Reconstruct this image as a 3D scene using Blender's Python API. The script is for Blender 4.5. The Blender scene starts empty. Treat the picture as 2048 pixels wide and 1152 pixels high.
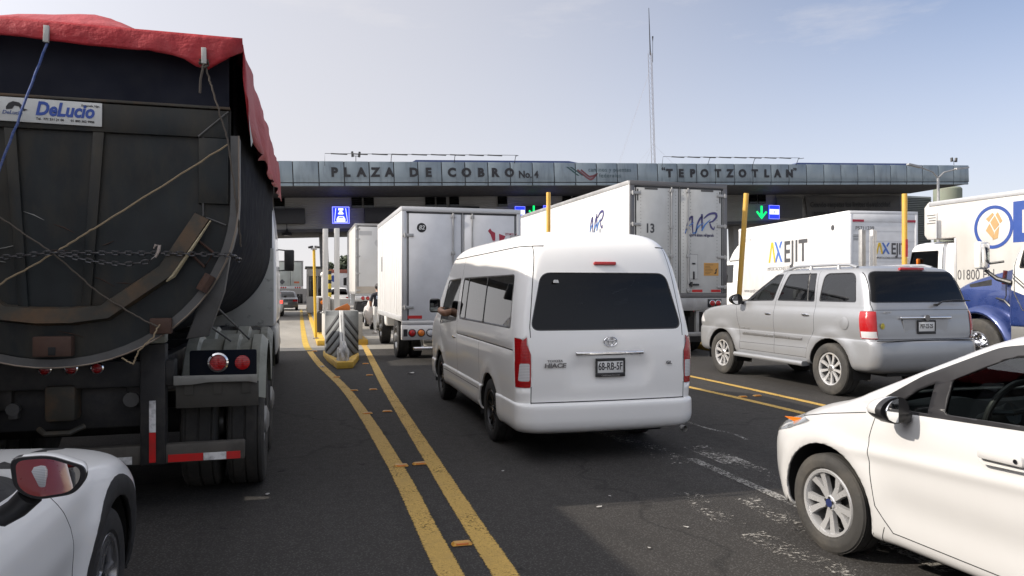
import bpy, bmesh, math, random
import numpy as np
from mathutils import Vector, Matrix
R = math.radians
random.seed(7)
sc = bpy.context.scene
# ---------------------------------------------------------------- camera, sky, sun, exposure
CAM_H = 1.65
YAW = 16.0
cd = bpy.data.cameras.new('camera'); cam = bpy.data.objects.new('camera', cd)
sc.collection.objects.link(cam); sc.camera = cam
cam.location = (0, 0, CAM_H); cam.rotation_euler = (R(90), 0, R(-YAW))
cd.sensor_width = 36.0; cd.lens = 36.0 * 1480 / 2048
cd.clip_start = 0.05; cd.clip_end = 3000
SUN_EL = 34.0
SUN_AZ = (-1.0, 0.07)          # where the sun stands, seen from above (x, y)
w = bpy.data.worlds.new('World'); sc.world = w; w.use_nodes = True
nt = w.node_tree; nt.nodes.clear()
wo = nt.nodes.new('ShaderNodeOutputWorld'); bg = nt.nodes.new('ShaderNodeBackground')
sky = nt.nodes.new('ShaderNodeTexSky'); sky.sky_type = 'NISHITA'; sky.sun_disc = False
sky.sun_elevation = R(SUN_EL); sky.sun_rotation = math.atan2(SUN_AZ[0], SUN_AZ[1])
sky.altitude = 2200; sky.air_density = 1.0; sky.dust_density = 1.3; sky.ozone_density = 1.8
# thin high cloud: a soft veil of noise lifting the sky towards white near the horizon
tc = nt.nodes.new('ShaderNodeTexCoord'); mp = nt.nodes.new('ShaderNodeMapping')
mp.inputs['Scale'].default_value = (1.6, 1.6, 7.0)
nz = nt.nodes.new('ShaderNodeTexNoise'); nz.inputs['Scale'].default_value = 2.2; nz.inputs['Detail'].default_value = 7
nz.inputs['Roughness'].default_value = 0.62
cr = nt.nodes.new('ShaderNodeValToRGB')
cr.color_ramp.elements[0].position = 0.50; cr.color_ramp.elements[0].color = (0, 0, 0, 1)
cr.color_ramp.elements[1].position = 0.80; cr.color_ramp.elements[1].color = (0.5, 0.5, 0.5, 1)
sep = nt.nodes.new('ShaderNodeSeparateXYZ')
veil = nt.nodes.new('ShaderNodeMapRange'); veil.inputs['From Min'].default_value = 0.0; veil.inputs['From Max'].default_value = 0.36
veil.inputs['To Min'].default_value = 0.99; veil.inputs['To Max'].default_value = 0.0
mx = nt.nodes.new('ShaderNodeMath'); mx.operation = 'MAXIMUM'
mix = nt.nodes.new('ShaderNodeMixRGB'); mix.inputs['Color2'].default_value = (4.35, 4.22, 4.27, 1)
L = nt.links.new
L(tc.outputs['Generated'], mp.inputs['Vector']); L(mp.outputs['Vector'], nz.inputs['Vector'])
L(nz.outputs['Fac'], cr.inputs['Fac']); L(tc.outputs['Generated'], sep.inputs['Vector'])
L(sep.outputs['Z'], veil.inputs['Value']); L(veil.outputs['Result'], mx.inputs[0]); L(cr.outputs['Color'], mx.inputs[1])
hz = nt.nodes.new('ShaderNodeMapRange'); hz.interpolation_type = 'SMOOTHSTEP'; hz.inputs['From Min'].default_value = -.50; hz.inputs['From Max'].default_value = .25; hz.inputs['To Min'].default_value = .10; hz.inputs['To Max'].default_value = .72
scr = nt.nodes.new('ShaderNodeMath'); scr.operation = 'MULTIPLY_ADD'; inv = nt.nodes.new('ShaderNodeMath'); inv.operation = 'SUBTRACT'; inv.inputs[0].default_value = 1.0; inv.use_clamp = True
L(mx.outputs['Value'], inv.inputs[1]); L(hz.outputs['Result'], scr.inputs[0]); L(inv.outputs[0], scr.inputs[1]); L(mx.outputs['Value'], scr.inputs[2])
L(scr.outputs['Value'], mix.inputs['Fac']); dk = nt.nodes.new('ShaderNodeMixRGB'); dk.blend_type = 'MULTIPLY'; dk.inputs['Fac'].default_value = 1.0; dk.inputs['Color2'].default_value = (.74, .76, .80, 1); L(sky.outputs['Color'], dk.inputs['Color1']); L(dk.outputs['Color'], mix.inputs['Color1'])
# hazy aureole round the sun
gd = nt.nodes.new('ShaderNodeVectorMath'); gd.operation = 'DOT_PRODUCT'; nrmv = nt.nodes.new('ShaderNodeVectorMath'); nrmv.operation = 'NORMALIZE'
L(tc.outputs['Generated'], nrmv.inputs[0]); L(nrmv.outputs[0], gd.inputs[0]); gd.inputs[1].default_value = (SUN_AZ[0] * .829, SUN_AZ[1] * .829, .559)
gp = nt.nodes.new('ShaderNodeMath'); gp.operation = 'POWER'; gm = nt.nodes.new('ShaderNodeMath'); gm.operation = 'MAXIMUM'; gm.inputs[1].default_value = 0.0
L(gd.outputs['Value'], gm.inputs[0]); L(gd.outputs['Value'], hz.inputs['Value']); L(gm.outputs[0], gp.inputs[0]); gp.inputs[1].default_value = 3.2
glow = nt.nodes.new('ShaderNodeMixRGB'); glow.blend_type = 'ADD'; glow.inputs['Color2'].default_value = (10.8, 10.7, 10.9, 1)
L(gp.outputs[0], glow.inputs['Fac']); L(mix.outputs['Color'], glow.inputs['Color1'])
L(glow.outputs['Color'], bg.inputs['Color']); bg.inputs['Strength'].default_value = 0.125
L(bg.outputs['Background'], wo.inputs['Surface'])
sd = bpy.data.lights.new('sun', 'SUN'); sun = bpy.data.objects.new('sun', sd); sc.collection.objects.link(sun)
sd.energy = 3.3; sd.angle = R(0.55); sd.color = (1.0, 0.90, 0.78)
_h = Vector((SUN_AZ[0], SUN_AZ[1], 0)).normalized() * math.cos(R(SUN_EL)); SUN_V = Vector((_h.x, _h.y, math.sin(R(SUN_EL))))
sun.rotation_euler = SUN_V.to_track_quat('Z', 'Y').to_euler()
vs = sc.view_settings; vs.view_transform = 'Standard'; vs.look = 'None'; vs.exposure = 0.66; vs.gamma = 1.0
sc.cycles.max_bounces = 8; sc.cycles.transparent_max_bounces = 16
sc.cycles.caustics_reflective = False; sc.cycles.caustics_refractive = False
# ---------------------------------------------------------------- materials
MATS = {}
def nodes(name):
    m = bpy.data.materials.new(name); m.use_nodes = True
    n = m.node_tree; b = n.nodes['Principled BSDF']
    return m, n, b
def noise(n, scale, detail=5, rough=0.55, src='Object', vec=None, stretch=None):
    t = n.nodes.new('ShaderNodeTexCoord'); z = n.nodes.new('ShaderNodeTexNoise')
    z.inputs['Scale'].default_value = scale; z.inputs['Detail'].default_value = detail; z.inputs['Roughness'].default_value = rough
    if stretch:
        q = n.nodes.new('ShaderNodeMapping'); q.inputs['Scale'].default_value = stretch
        n.links.new(t.outputs[src], q.inputs['Vector']); n.links.new(q.outputs['Vector'], z.inputs['Vector'])
    else: n.links.new(t.outputs[src], z.inputs['Vector'])
    return z.outputs['Fac']
def ramp(n, fac, *stops):
    r = n.nodes.new('ShaderNodeValToRGB'); e = r.color_ramp.elements
    while len(e) < len(stops): e.new(0.5)
    for i, (p, c) in enumerate(stops):
        e[i].position = p; e[i].color = (c, c, c, 1) if isinstance(c, (int, float)) else (*c, 1)
    n.links.new(fac, r.inputs['Fac']); return r.outputs['Color']
def mixc(n, fac, a, b, mode='MIX'):
    x = n.nodes.new('ShaderNodeMixRGB'); x.blend_type = mode
    for s, v in ((x.inputs['Fac'], fac), (x.inputs['Color1'], a), (x.inputs['Color2'], b)):
        if hasattr(v, 'links'): n.links.new(v, s)
        elif isinstance(v, (int, float)): s.default_value = v
        else: s.default_value = (*v, 1)
    return x.outputs['Color']
def bump(n, b, h, strength=0.2, dist=0.01):
    u = n.nodes.new('ShaderNodeBump'); u.inputs['Strength'].default_value = strength; u.inputs['Distance'].default_value = dist
    n.links.new(h, u.inputs['Height']); n.links.new(u.outputs['Normal'], b.inputs['Normal'])
def mat(name, col, rough=0.5, metal=0.0, coat=0.0, dirt=0.0, dcol=(0.16, 0.13, 0.10), dscale=1.5, bmp=0.0, bscale=40, var=0.06, spec=0.5, emit=0.0, alpha=None, stretch=None, dlo=.45, rvar=True):
    if name in MATS: return MATS[name]
    m, n, b = nodes(name)
    v = noise(n, 3.0, 4)
    c = mixc(n, ramp(n, v, (0.3, 0.0), (0.7, 1.0)), tuple(x * (1 - var) for x in col), tuple(min(1, x * (1 + var)) for x in col))
    if dirt > 0:
        d = noise(n, dscale, 8, 0.66, stretch=stretch)
        c = mixc(n, ramp(n, d, (dlo, 0.0), (0.72, dirt)), c, dcol)
    n.links.new(c, b.inputs['Base Color'])
    b.inputs['Roughness'].default_value = rough
    if rvar: n.links.new(ramp(n, noise(n, 6, 5), (0.3, max(0.02, rough * 0.8)), (0.75, min(1, rough * 1.25))), b.inputs['Roughness'])
    b.inputs['Metallic'].default_value = metal; b.inputs['Specular IOR Level'].default_value = spec
    if coat: b.inputs['Coat Weight'].default_value = coat; b.inputs['Coat Roughness'].default_value = 0.04
    if bmp: bump(n, b, noise(n, bscale, 4), bmp, 0.006)
    if emit:
        n.links.new(c, b.inputs['Emission Color']); b.inputs['Emission Strength'].default_value = emit
    MATS[name] = m; return m
def glass(name, tint, refl=1.0):
    if name in MATS: return MATS[name]
    m = bpy.data.materials.new(name); m.use_nodes = True; n = m.node_tree; n.nodes.clear()
    o = n.nodes.new('ShaderNodeOutputMaterial'); t = n.nodes.new('ShaderNodeBsdfTransparent'); t.inputs['Color'].default_value = (*tint, 1)
    g = n.nodes.new('ShaderNodeBsdfGlossy'); g.inputs['Roughness'].default_value = 0.015
    f = n.nodes.new('ShaderNodeFresnel'); f.inputs['IOR'].default_value = 1.55
    mm = n.nodes.new('ShaderNodeMath'); mm.operation = 'MULTIPLY'; mm.inputs[1].default_value = refl
    x = n.nodes.new('ShaderNodeMixShader')
    n.links.new(f.outputs['Fac'], mm.inputs[0]); n.links.new(mm.outputs['Value'], x.inputs['Fac'])
    n.links.new(t.outputs[0], x.inputs[1]); n.links.new(g.outputs[0], x.inputs[2]); n.links.new(x.outputs[0], o.inputs['Surface'])
    MATS[name] = m; return m
def lens(name, col):          # ribbed lamp lens
    if name in MATS: return MATS[name]
    m, n, b = nodes(name)
    t = n.nodes.new('ShaderNodeTexCoord'); wv = n.nodes.new('ShaderNodeTexWave'); wv.bands_direction = 'Z'; wv.inputs['Scale'].default_value = 22
    n.links.new(t.outputs['Object'], wv.inputs['Vector'])
    c = mixc(n, ramp(n, wv.outputs['Fac'], (0.2, 0.0), (0.8, 1.0)), tuple(x * 0.72 for x in col), col)
    n.links.new(c, b.inputs['Base Color']); b.inputs['Roughness'].default_value = 0.12; b.inputs['Coat Weight'].default_value = 0.6
    bump(n, b, wv.outputs['Fac'], 0.25, 0.004); MATS[name] = m; return m
M_WHITE = mat('white_paint', (0.84, 0.84, 0.825), 0.35, coat=0.6, dirt=0.02, dscale=1.2, var=0.008, rvar=False)
M_SILVER = mat('silver_paint', (0.335, 0.345, 0.36), 0.34, metal=0.42, coat=0.5, dirt=0.12, dcol=(0.25, 0.235, 0.215), dscale=2.5, var=0.02, rvar=False)
M_GREYCAR = mat('grey_car_paint', (0.10, 0.105, 0.115), 0.3, metal=0.4, coat=0.6, dirt=0.1)
M_DARKCAR = mat('dark_car_paint', (0.02, 0.022, 0.028), 0.25, coat=0.6)
M_BLUE = mat('blue_paint', (0.020, 0.043, 0.17), 0.3, metal=0.3, coat=0.8, dirt=0.12, dcol=(0.2, 0.2, 0.25), var=0.08)
M_BLACK = mat('black_plastic', (0.014, 0.014, 0.015), 0.42, var=0.15)
M_TRIM = mat('black_trim', (0.018, 0.018, 0.02), 0.35, var=0.1)
M_GAP = mat('panel_gap', (0.012, 0.012, 0.013), 0.8)
M_RUBBER = mat('rubber', (0.018, 0.018, 0.019), 0.75, dirt=0.45, dcol=(0.07, 0.065, 0.058), dscale=5, bmp=0.15, bscale=60)
M_DUSTTYRE = mat('dusty_rubber', (0.035, 0.034, 0.032), 0.85, dirt=0.6, dcol=(0.10, 0.09, 0.075), dscale=4, bmp=0.2, bscale=60)
M_WHITE2 = mat('white_paint_small_car', (0.54, 0.54, 0.535), 0.3, coat=0.7, dirt=0.05, dscale=1.6, var=0.01, rvar=False)
M_MIRROR = mat('mirror_silver', (.80, .81, .82), .005, metal=1.0, var=.005, rvar=False)
M_CHROME = mat('chrome', (0.82, 0.82, 0.83), 0.07, metal=1.0, var=0.02)
M_ALLOY = mat('alloy', (0.62, 0.62, 0.63), 0.24, metal=0.9, var=0.03, dirt=0.12)
M_STEEL = mat('galvanised_steel', (0.40, 0.40, 0.395), 0.45, metal=0.55, dirt=0.35, dcol=(0.18, 0.155, 0.13), dscale=4, var=0.12)
M_ALU = mat('aluminium_panel', (0.60, 0.605, 0.61), 0.38, metal=0.5, dirt=0.2, dcol=(0.30, 0.29, 0.28), dscale=3)
M_RED = lens('red_lens', (0.42, 0.008, 0.010)); M_AMBER = lens('amber_lens', (0.75, 0.20, 0.02)); M_CLEAR = lens('clear_lens', (0.66, 0.66, 0.67))
M_REDTAPE = mat('red_tape', (0.55, 0.02, 0.02), 0.35, dirt=0.4, dcol=(0.12, 0.05, 0.04), dscale=9)
M_WHITETAPE = mat('white_tape', (0.72, 0.72, 0.72), 0.35, dirt=0.75, dcol=(0.10, 0.10, 0.10), dscale=14)
M_TANK = glass('tinted_glass', (0.10, 0.11, 0.115), 1.25)
M_GLASS = glass('clear_glass', (0.62, 0.68, 0.66), 1.2)
M_DKGLASS = glass('dark_glass', (0.06, 0.063, 0.075), .85)
M_INT = mat('dark_interior', (0.022, 0.022, 0.025), 0.7, bmp=0.1, bscale=200)
M_SEAT = mat('seat_fabric', (0.045, 0.045, 0.05), 0.9, bmp=0.2, bscale=200)
M_TAN = mat('tan_lining', (0.46, 0.33, 0.20), 0.8)
M_UNDER = mat('underbody', (0.012, 0.012, 0.012), 0.9)
M_PLATE = mat('plate_white', (0.70, 0.71, 0.70), 0.4, dirt=0.12, dscale=12)
M_INK = mat('ink_dark', (0.02, 0.02, 0.022), 0.6)
# ---------------------------------------------------------------- mesh helpers
COL = sc.collection
def tag(o, label=None, cat=None, group=None, kind=None):
    if label: o['label'] = label
    if cat: o['category'] = cat
    if group: o['group'] = group
    if kind: o['kind'] = kind
    return o
def thing(name, label, cat, loc=(0, 0, 0), rz=0.0, group=None):
    o = bpy.data.objects.new(name, None); COL.objects.link(o); o.location = loc; o.rotation_euler = (0, 0, R(rz)); o.empty_display_size = 0.2
    return tag(o, label, cat, group)
def link(name, me, parent=None, loc=None, rot=None, scale=None):
    o = bpy.data.objects.new(name, me); COL.objects.link(o)
    if parent: o.parent = parent
    if loc is not None: o.location = loc
    if rot is not None: o.rotation_euler = rot
    if scale is not None: o.scale = scale
    return o
class MB:
    def __init__(s): s.b = bmesh.new()
    def box(s, x0, x1, y0, y1, z0, z1, bev=0.0, M=None, seg=2):
        r = bmesh.ops.create_cube(s.b, size=1.0); v = r['verts']
        bmesh.ops.scale(s.b, vec=(x1 - x0, y1 - y0, z1 - z0), verts=v)
        bmesh.ops.translate(s.b, vec=((x0 + x1) / 2, (y0 + y1) / 2, (z0 + z1) / 2), verts=v)
        if bev > 0:
            e = list({e for q in v for e in q.link_edges})
            g = bmesh.ops.bevel(s.b, geom=e, offset=bev, segments=seg, affect='EDGES', profile=0.5); v = g['verts']
        if M is not None: bmesh.ops.transform(s.b, matrix=M, verts=list(set(v)))
        return s
    def prism(s, poly, d0, d1, axis='y', bev=0.0):     # polygon (u,v) swept along an axis; axis y: u=x v=z, x: u=y v=z, z: u=x v=y
        f = {'y': lambda u, v, d: (u, d, v), 'x': lambda u, v, d: (d, u, v), 'z': lambda u, v, d: (u, v, d)}[axis]
        a = [s.b.verts.new(f(u, v, d0)) for u, v in poly]; c = [s.b.verts.new(f(u, v, d1)) for u, v in poly]
        n = len(poly); fs = []
        for i in range(n): fs.append(s.b.faces.new((a[i], a[(i + 1) % n], c[(i + 1) % n], c[i])))
        fs.append(s.b.faces.new(a[::-1])); fs.append(s.b.faces.new(c))
        bmesh.ops.recalc_face_normals(s.b, faces=fs)
        if bev > 0:
            e = list({e for q in fs[-2:] for e in q.edges})
            bmesh.ops.bevel(s.b, geom=e, offset=bev, segments=2, affect='EDGES', profile=0.5)
        return s
    def tube(s, pts, r, n=8, caps=True, closed=False):
        pts = [Vector(p) for p in pts]; m = len(pts); rs = r if isinstance(r, (list, tuple)) else [r] * m
        rings = []; up = None
        for i, p in enumerate(pts):
            if closed: t = pts[(i + 1) % m] - pts[i - 1]
            else: t = (pts[min(i + 1, m - 1)] - pts[max(i - 1, 0)])
            t.normalize()
            if up is None: up = Vector((0, 0, 1)) if abs(t.z) < 0.9 else Vector((1, 0, 0))
            a = t.cross(up)
            if a.length < 1e-6: a = t.orthogonal()
            a.normalize(); b = a.cross(t).normalized(); up = b
            rings.append([s.b.verts.new(p + (a * math.cos(k * 2 * math.pi / n) + b * math.sin(k * 2 * math.pi / n)) * rs[i]) for k in range(n)])
        for i in range(m if closed else m - 1):
            A, B = rings[i], rings[(i + 1) % m]
            for k in range(n): s.b.faces.new((A[k], A[(k + 1) % n], B[(k + 1) % n], B[k]))
        if caps and not closed:
            s.b.faces.new(rings[0][::-1]); s.b.faces.new(rings[-1])
        return s
    def lathe(s, prof, n=32, axis='x', c=(0, 0, 0), closed=False, caps=False):    # prof: (radius, along)
        c = Vector(c); rings = []
        for r, d in prof:
            ring = []
            for k in range(n):
                a = 2 * math.pi * k / n; u, v = r * math.cos(a), r * math.sin(a)
                ring.append(s.b.verts.new(c + Vector({'x': (d, u, v), 'y': (v, d, u), 'z': (u, v, d)}[axis])))
            rings.append(ring)
        m = len(rings)
        for i in range(m if closed else m - 1):
            A, B = rings[i], rings[(i + 1) % m]
            for k in range(n): s.b.faces.new((A[k], A[(k + 1) % n], B[(k + 1) % n], B[k]))
        if caps: s.b.faces.new(rings[0]); s.b.faces.new(rings[-1][::-1])
        return s
    def quad(s, *p): s.b.faces.new([s.b.verts.new(q) for q in p]); return s
    def grid(s, P):          # P[i][j] points
        V = [[s.b.verts.new(q) for q in row] for row in P]
        for i in range(len(V) - 1):
            for j in range(len(V[0]) - 1): s.b.faces.new((V[i][j], V[i][j + 1], V[i + 1][j + 1], V[i + 1][j]))
        return s
    def mesh(s, name, m, sharp=35, recalc=True):
        if recalc: bmesh.ops.recalc_face_normals(s.b, faces=s.b.faces[:])
        me = bpy.data.meshes.new(name); s.b.to_mesh(me); s.b.free()
        for q in (m if isinstance(m, (list, tuple)) else [m]): me.materials.append(q)
        if sharp: me.shade_smooth(); me.set_sharp_from_angle(angle=R(sharp))
        return me
    def build(s, name, m, parent=None, loc=None, rot=None, sharp=35, recalc=True):
        return link(name, s.mesh(name, m, sharp, recalc), parent, loc, rot)
def dup(root, loc=None, rz=None, label=None):
    r = root.copy(); COL.objects.link(r)
    if loc is not None: r.location = loc
    if rz is not None: r.rotation_euler = (0, 0, R(rz))
    if label: r['label'] = label
    for ch in list(root.children):
        c = ch.copy(); COL.objects.link(c); c.parent = r
        for g in list(ch.children):
            d = g.copy(); COL.objects.link(d); d.parent = c
    return r
ROT_REAR = (R(90), 0, 0); ROT_LEFT = (R(90), 0, R(-90)); ROT_RIGHT = (R(90), 0, R(90)); ROT_FRONT = (R(90), 0, R(180))
def text(s, size, m, parent, loc, rot=ROT_REAR, bold=0.0, shear=0.0, align='CENTER', name='lettering', ext=0.0015, sx=1.0, gap=1.0, valign='BOTTOM_BASELINE'):
    c = bpy.data.curves.new(name, 'FONT'); c.body = s; c.size = size; c.offset = bold * size; c.shear = shear; c.align_x = align
    c.extrude = ext; c.space_character = gap; c.align_y = valign; c.resolution_u = 3; c.materials.append(m)
    o = link(name, c, parent, loc, rot); o.scale = (sx, 1, 1); return o
def pchip(rows, k):
    Y = np.array(rows, float); n = len(Y); d = np.diff(Y, axis=0); mm = np.zeros_like(Y)
    for i in range(1, n - 1):
        same = d[i - 1] * d[i] > 0
        with np.errstate(divide='ignore', invalid='ignore'): h = 2 * d[i - 1] * d[i] / (d[i - 1] + d[i])
        mm[i] = np.where(same, np.nan_to_num(h), 0)
    mm[0] = d[0]; mm[-1] = d[-1]; out = []
    for i in range(n - 1):
        for q in range(k):
            t = q / k; out.append((2*t**3-3*t*t+1)*Y[i] + (t**3-2*t*t+t)*mm[i] + (-2*t**3+3*t*t)*Y[i+1] + (t**3-t*t)*mm[i+1])
    out.append(Y[-1]); return np.array(out)
def ring_body(rows, k=3, ns=(9, 8, 40, 10, 11), deform=None):
    """stack of horizontal plan outlines: z, rear y, front y, half width, rear corner rx ry, rear bow, front corner rx ry, front bow"""
    bm = bmesh.new(); T = pchip(rows, k); rings = []
    for z, yr, yf, w, ax, ay, br, fx, fy, bf in T:
        h = []
        for i in range(ns[0]):
            x = (w - ax) * i / ns[0]; h.append((x, yr + br * (x / w) ** 2))
        yc = yr + br * ((w - ax) / w) ** 2
        for i in range(ns[1] + 1):
            a = math.pi / 2 * i / ns[1]; h.append((w - ax + ax * math.sin(a), yc + ay * (1 - math.cos(a))))
        y0 = yc + ay; y1 = yf - bf * ((w - fx) / w) ** 2 - fy
        for i in range(1, ns[2]): h.append((w, y0 + (y1 - y0) * i / ns[2]))
        for i in range(ns[3] + 1):
            a = math.pi / 2 * (1 - i / ns[3]); h.append((w - fx + fx * math.sin(a), y1 + fy * math.cos(a)))
        for i in range(ns[4] - 1, -1, -1):
            x = (w - fx) * i / ns[4]; h.append((x, yf - bf * (x / w) ** 2))
        full = h + [(-x, y) for x, y in h[-2:0:-1]]
        P = [(x, y, z) for x, y in full]
        if deform: P = [deform(*p) for p in P]
        rings.append([bm.verts.new(p) for p in P])
    n = len(rings[0])
    for A, B in zip(rings, rings[1:]):
        for j in range(n): bm.faces.new((A[j], A[(j + 1) % n], B[(j + 1) % n], B[j]))
    # roof cap: strips across from the right half to the left half
    Tt = rings[-1]; hn = n // 2
    for j in range(hn):
        a, b2, c, d = Tt[j], Tt[j + 1], Tt[(n - j - 1) % n], Tt[(n - j) % n]
        vs_ = []
        for q in (a, b2, c, d):
            if q not in vs_: vs_.append(q)
        if len(vs_) > 2:
            try: bm.faces.new(vs_)
            except ValueError: pass
    bmesh.ops.remove_doubles(bm, verts=bm.verts, dist=1e-5)
    bm.normal_update()
    return bm
def rpoly(pts, r, n=4):
    out = []; m = len(pts)
    for i in range(m):
        p = Vector(pts[i]); a = Vector(pts[i - 1]); b = Vector(pts[(i + 1) % m])
        rr = r[i] if isinstance(r, (list, tuple)) else r
        if rr <= 0: out.append(tuple(p)); continue
        u = (a - p); v = (b - p); rr = min(rr, u.length * 0.48, v.length * 0.48); u.normalize(); v.normalize()
        s, e = p + u * rr, p + v * rr
        for q in range(n + 1):
            t = q / n; out.append(tuple(s * (1 - t) ** 2 + p * 2 * t * (1 - t) + e * t * t))
    return out
def circ(cx, cy, r, n=28, ry=None): return [(cx + r * math.cos(2 * math.pi * i / n), cy + (ry or r) * math.sin(2 * math.pi * i / n)) for i in range(n)]
AX = {'x': (1, 2, 0), 'y': (0, 2, 1), 'z': (0, 1, 2)}
def cut(bm, poly, axis, sgn, mid, thr=0.15, ok=None):
    """project a convex polygon onto the skin along an axis; the faces inside take material index mid"""
    iu, iv, ia = AX[axis]; P = [Vector(p) for p in poly]; cen = sum(P, Vector((0, 0))) / len(P)
    u0, u1 = min(p.x for p in P), max(p.x for p in P); v0, v1 = min(p.y for p in P), max(p.y for p in P)
    F = []
    for f in bm.faces:
        if f.normal[ia] * sgn < thr: continue
        if ok and not ok(f.calc_center_median()): continue
        us = [q.co[iu] for q in f.verts]; vv = [q.co[iv] for q in f.verts]
        if max(us) < u0 or min(us) > u1 or max(vv) < v0 or min(vv) > v1: continue
        F.append(f)
    for i in range(len(P)):
        p, q = P[i], P[(i + 1) % len(P)]; e = q - p
        if e.length < 1e-7 or not F: continue
        nn = Vector((-e.y, e.x))
        if nn.dot(cen - p) < 0: nn = -nn
        nn.normalize()
        co = [0, 0, 0]; no = [0, 0, 0]; co[iu], co[iv] = p.x, p.y; no[iu], no[iv] = nn.x, nn.y
        G = set(F)
        for f in F: G.update(f.edges); G.update(f.verts)
        r = bmesh.ops.bisect_plane(bm, geom=list(G), dist=1e-6, plane_co=co, plane_no=no)
        F2 = []
        for f in r['geom']:
            if isinstance(f, bmesh.types.BMFace) and f.is_valid:
                c = f.calc_center_median(); d = (c[iu] - p.x) * nn.x + (c[iv] - p.y) * nn.y
                if d > -1e-7: F2.append(f)
        F = F2
    for f in F: f.material_index = mid
    return F
def seam(bm, pts, axis, sgn, wd=0.007, mid=1, **k):
    for a, b in zip(pts, pts[1:]):
        a, b = Vector(a), Vector(b); t = (b - a).normalized() * wd * 0.45; n = Vector((-t.y, t.x)).normalized() * wd / 2
        cut(bm, [tuple(a - t + n), tuple(b + t + n), tuple(b + t - n), tuple(a - t - n)], axis, sgn, mid, **k)
def inset(poly, d):
    P = [Vector(p) for p in poly]; c = sum(P, Vector((0, 0))) / len(P); out = []
    for i in range(len(P)):
        a, p, b = P[i - 1], P[i], P[(i + 1) % len(P)]
        n1 = Vector((-(p - a).y, (p - a).x)); n2 = Vector((-(b - p).y, (b - p).x))
        if n1.length < 1e-9 or n2.length < 1e-9: out.append(tuple(p)); continue
        n1.normalize(); n2.normalize()
        if n1.dot(c - p) < 0: n1 = -n1
        if n2.dot(c - p) < 0: n2 = -n2
        h = n1 + n2; l = h.length
        if l < 1e-6: out.append(tuple(p)); continue
        h.normalize(); out.append(tuple(p + h * min(d / max(0.3, h.dot(n1)), 2.5 * d)))
    return out
def extract(bm, mid, name, m, parent, push=0.0, solid=0.0, side=None, sharp=40):
    """lift the faces of one material index out of the skin into a part of their own"""
    F = [f for f in bm.faces if f.material_index == mid]
    if not F: return None
    b2 = bmesh.new(); mp = {}
    for f in F:
        vs_ = []
        for v in f.verts:
            if v not in mp: mp[v] = b2.verts.new(v.co + v.normal * push)
            vs_.append(mp[v])
        try: b2.faces.new(vs_)
        except ValueError: pass
    bmesh.ops.delete(bm, geom=F, context='FACES')
    b2.normal_update(); me = bpy.data.meshes.new(name); b2.to_mesh(me); b2.free(); me.materials.append(m)
    me.shade_smooth()
    if sharp: me.set_sharp_from_angle(angle=R(sharp))
    o = link(name, me, parent)
    if solid:
        s = o.modifiers.new('solid', 'SOLIDIFY'); s.thickness = abs(solid); s.offset = 1 if solid > 0 else -1
    return o
def finish_skin(bm, name, mats, parent, thick=0.02, sharp=38, inner=None):
    bmesh.ops.dissolve_degenerate(bm, dist=1e-6, edges=bm.edges[:])
    me = bpy.data.meshes.new(name); bm.to_mesh(me); bm.free()
    for m in mats: me.materials.append(m)
    for m in mats: me.materials.append(inner or M_INT)
    me.shade_smooth(); me.set_sharp_from_angle(angle=R(sharp))
    o = link(name, me, parent)
    if thick:
        s = o.modifiers.new('solid', 'SOLIDIFY'); s.thickness = thick; s.offset = -1; s.use_rim = True; s.material_offset = len(mats)
    return o
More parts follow.
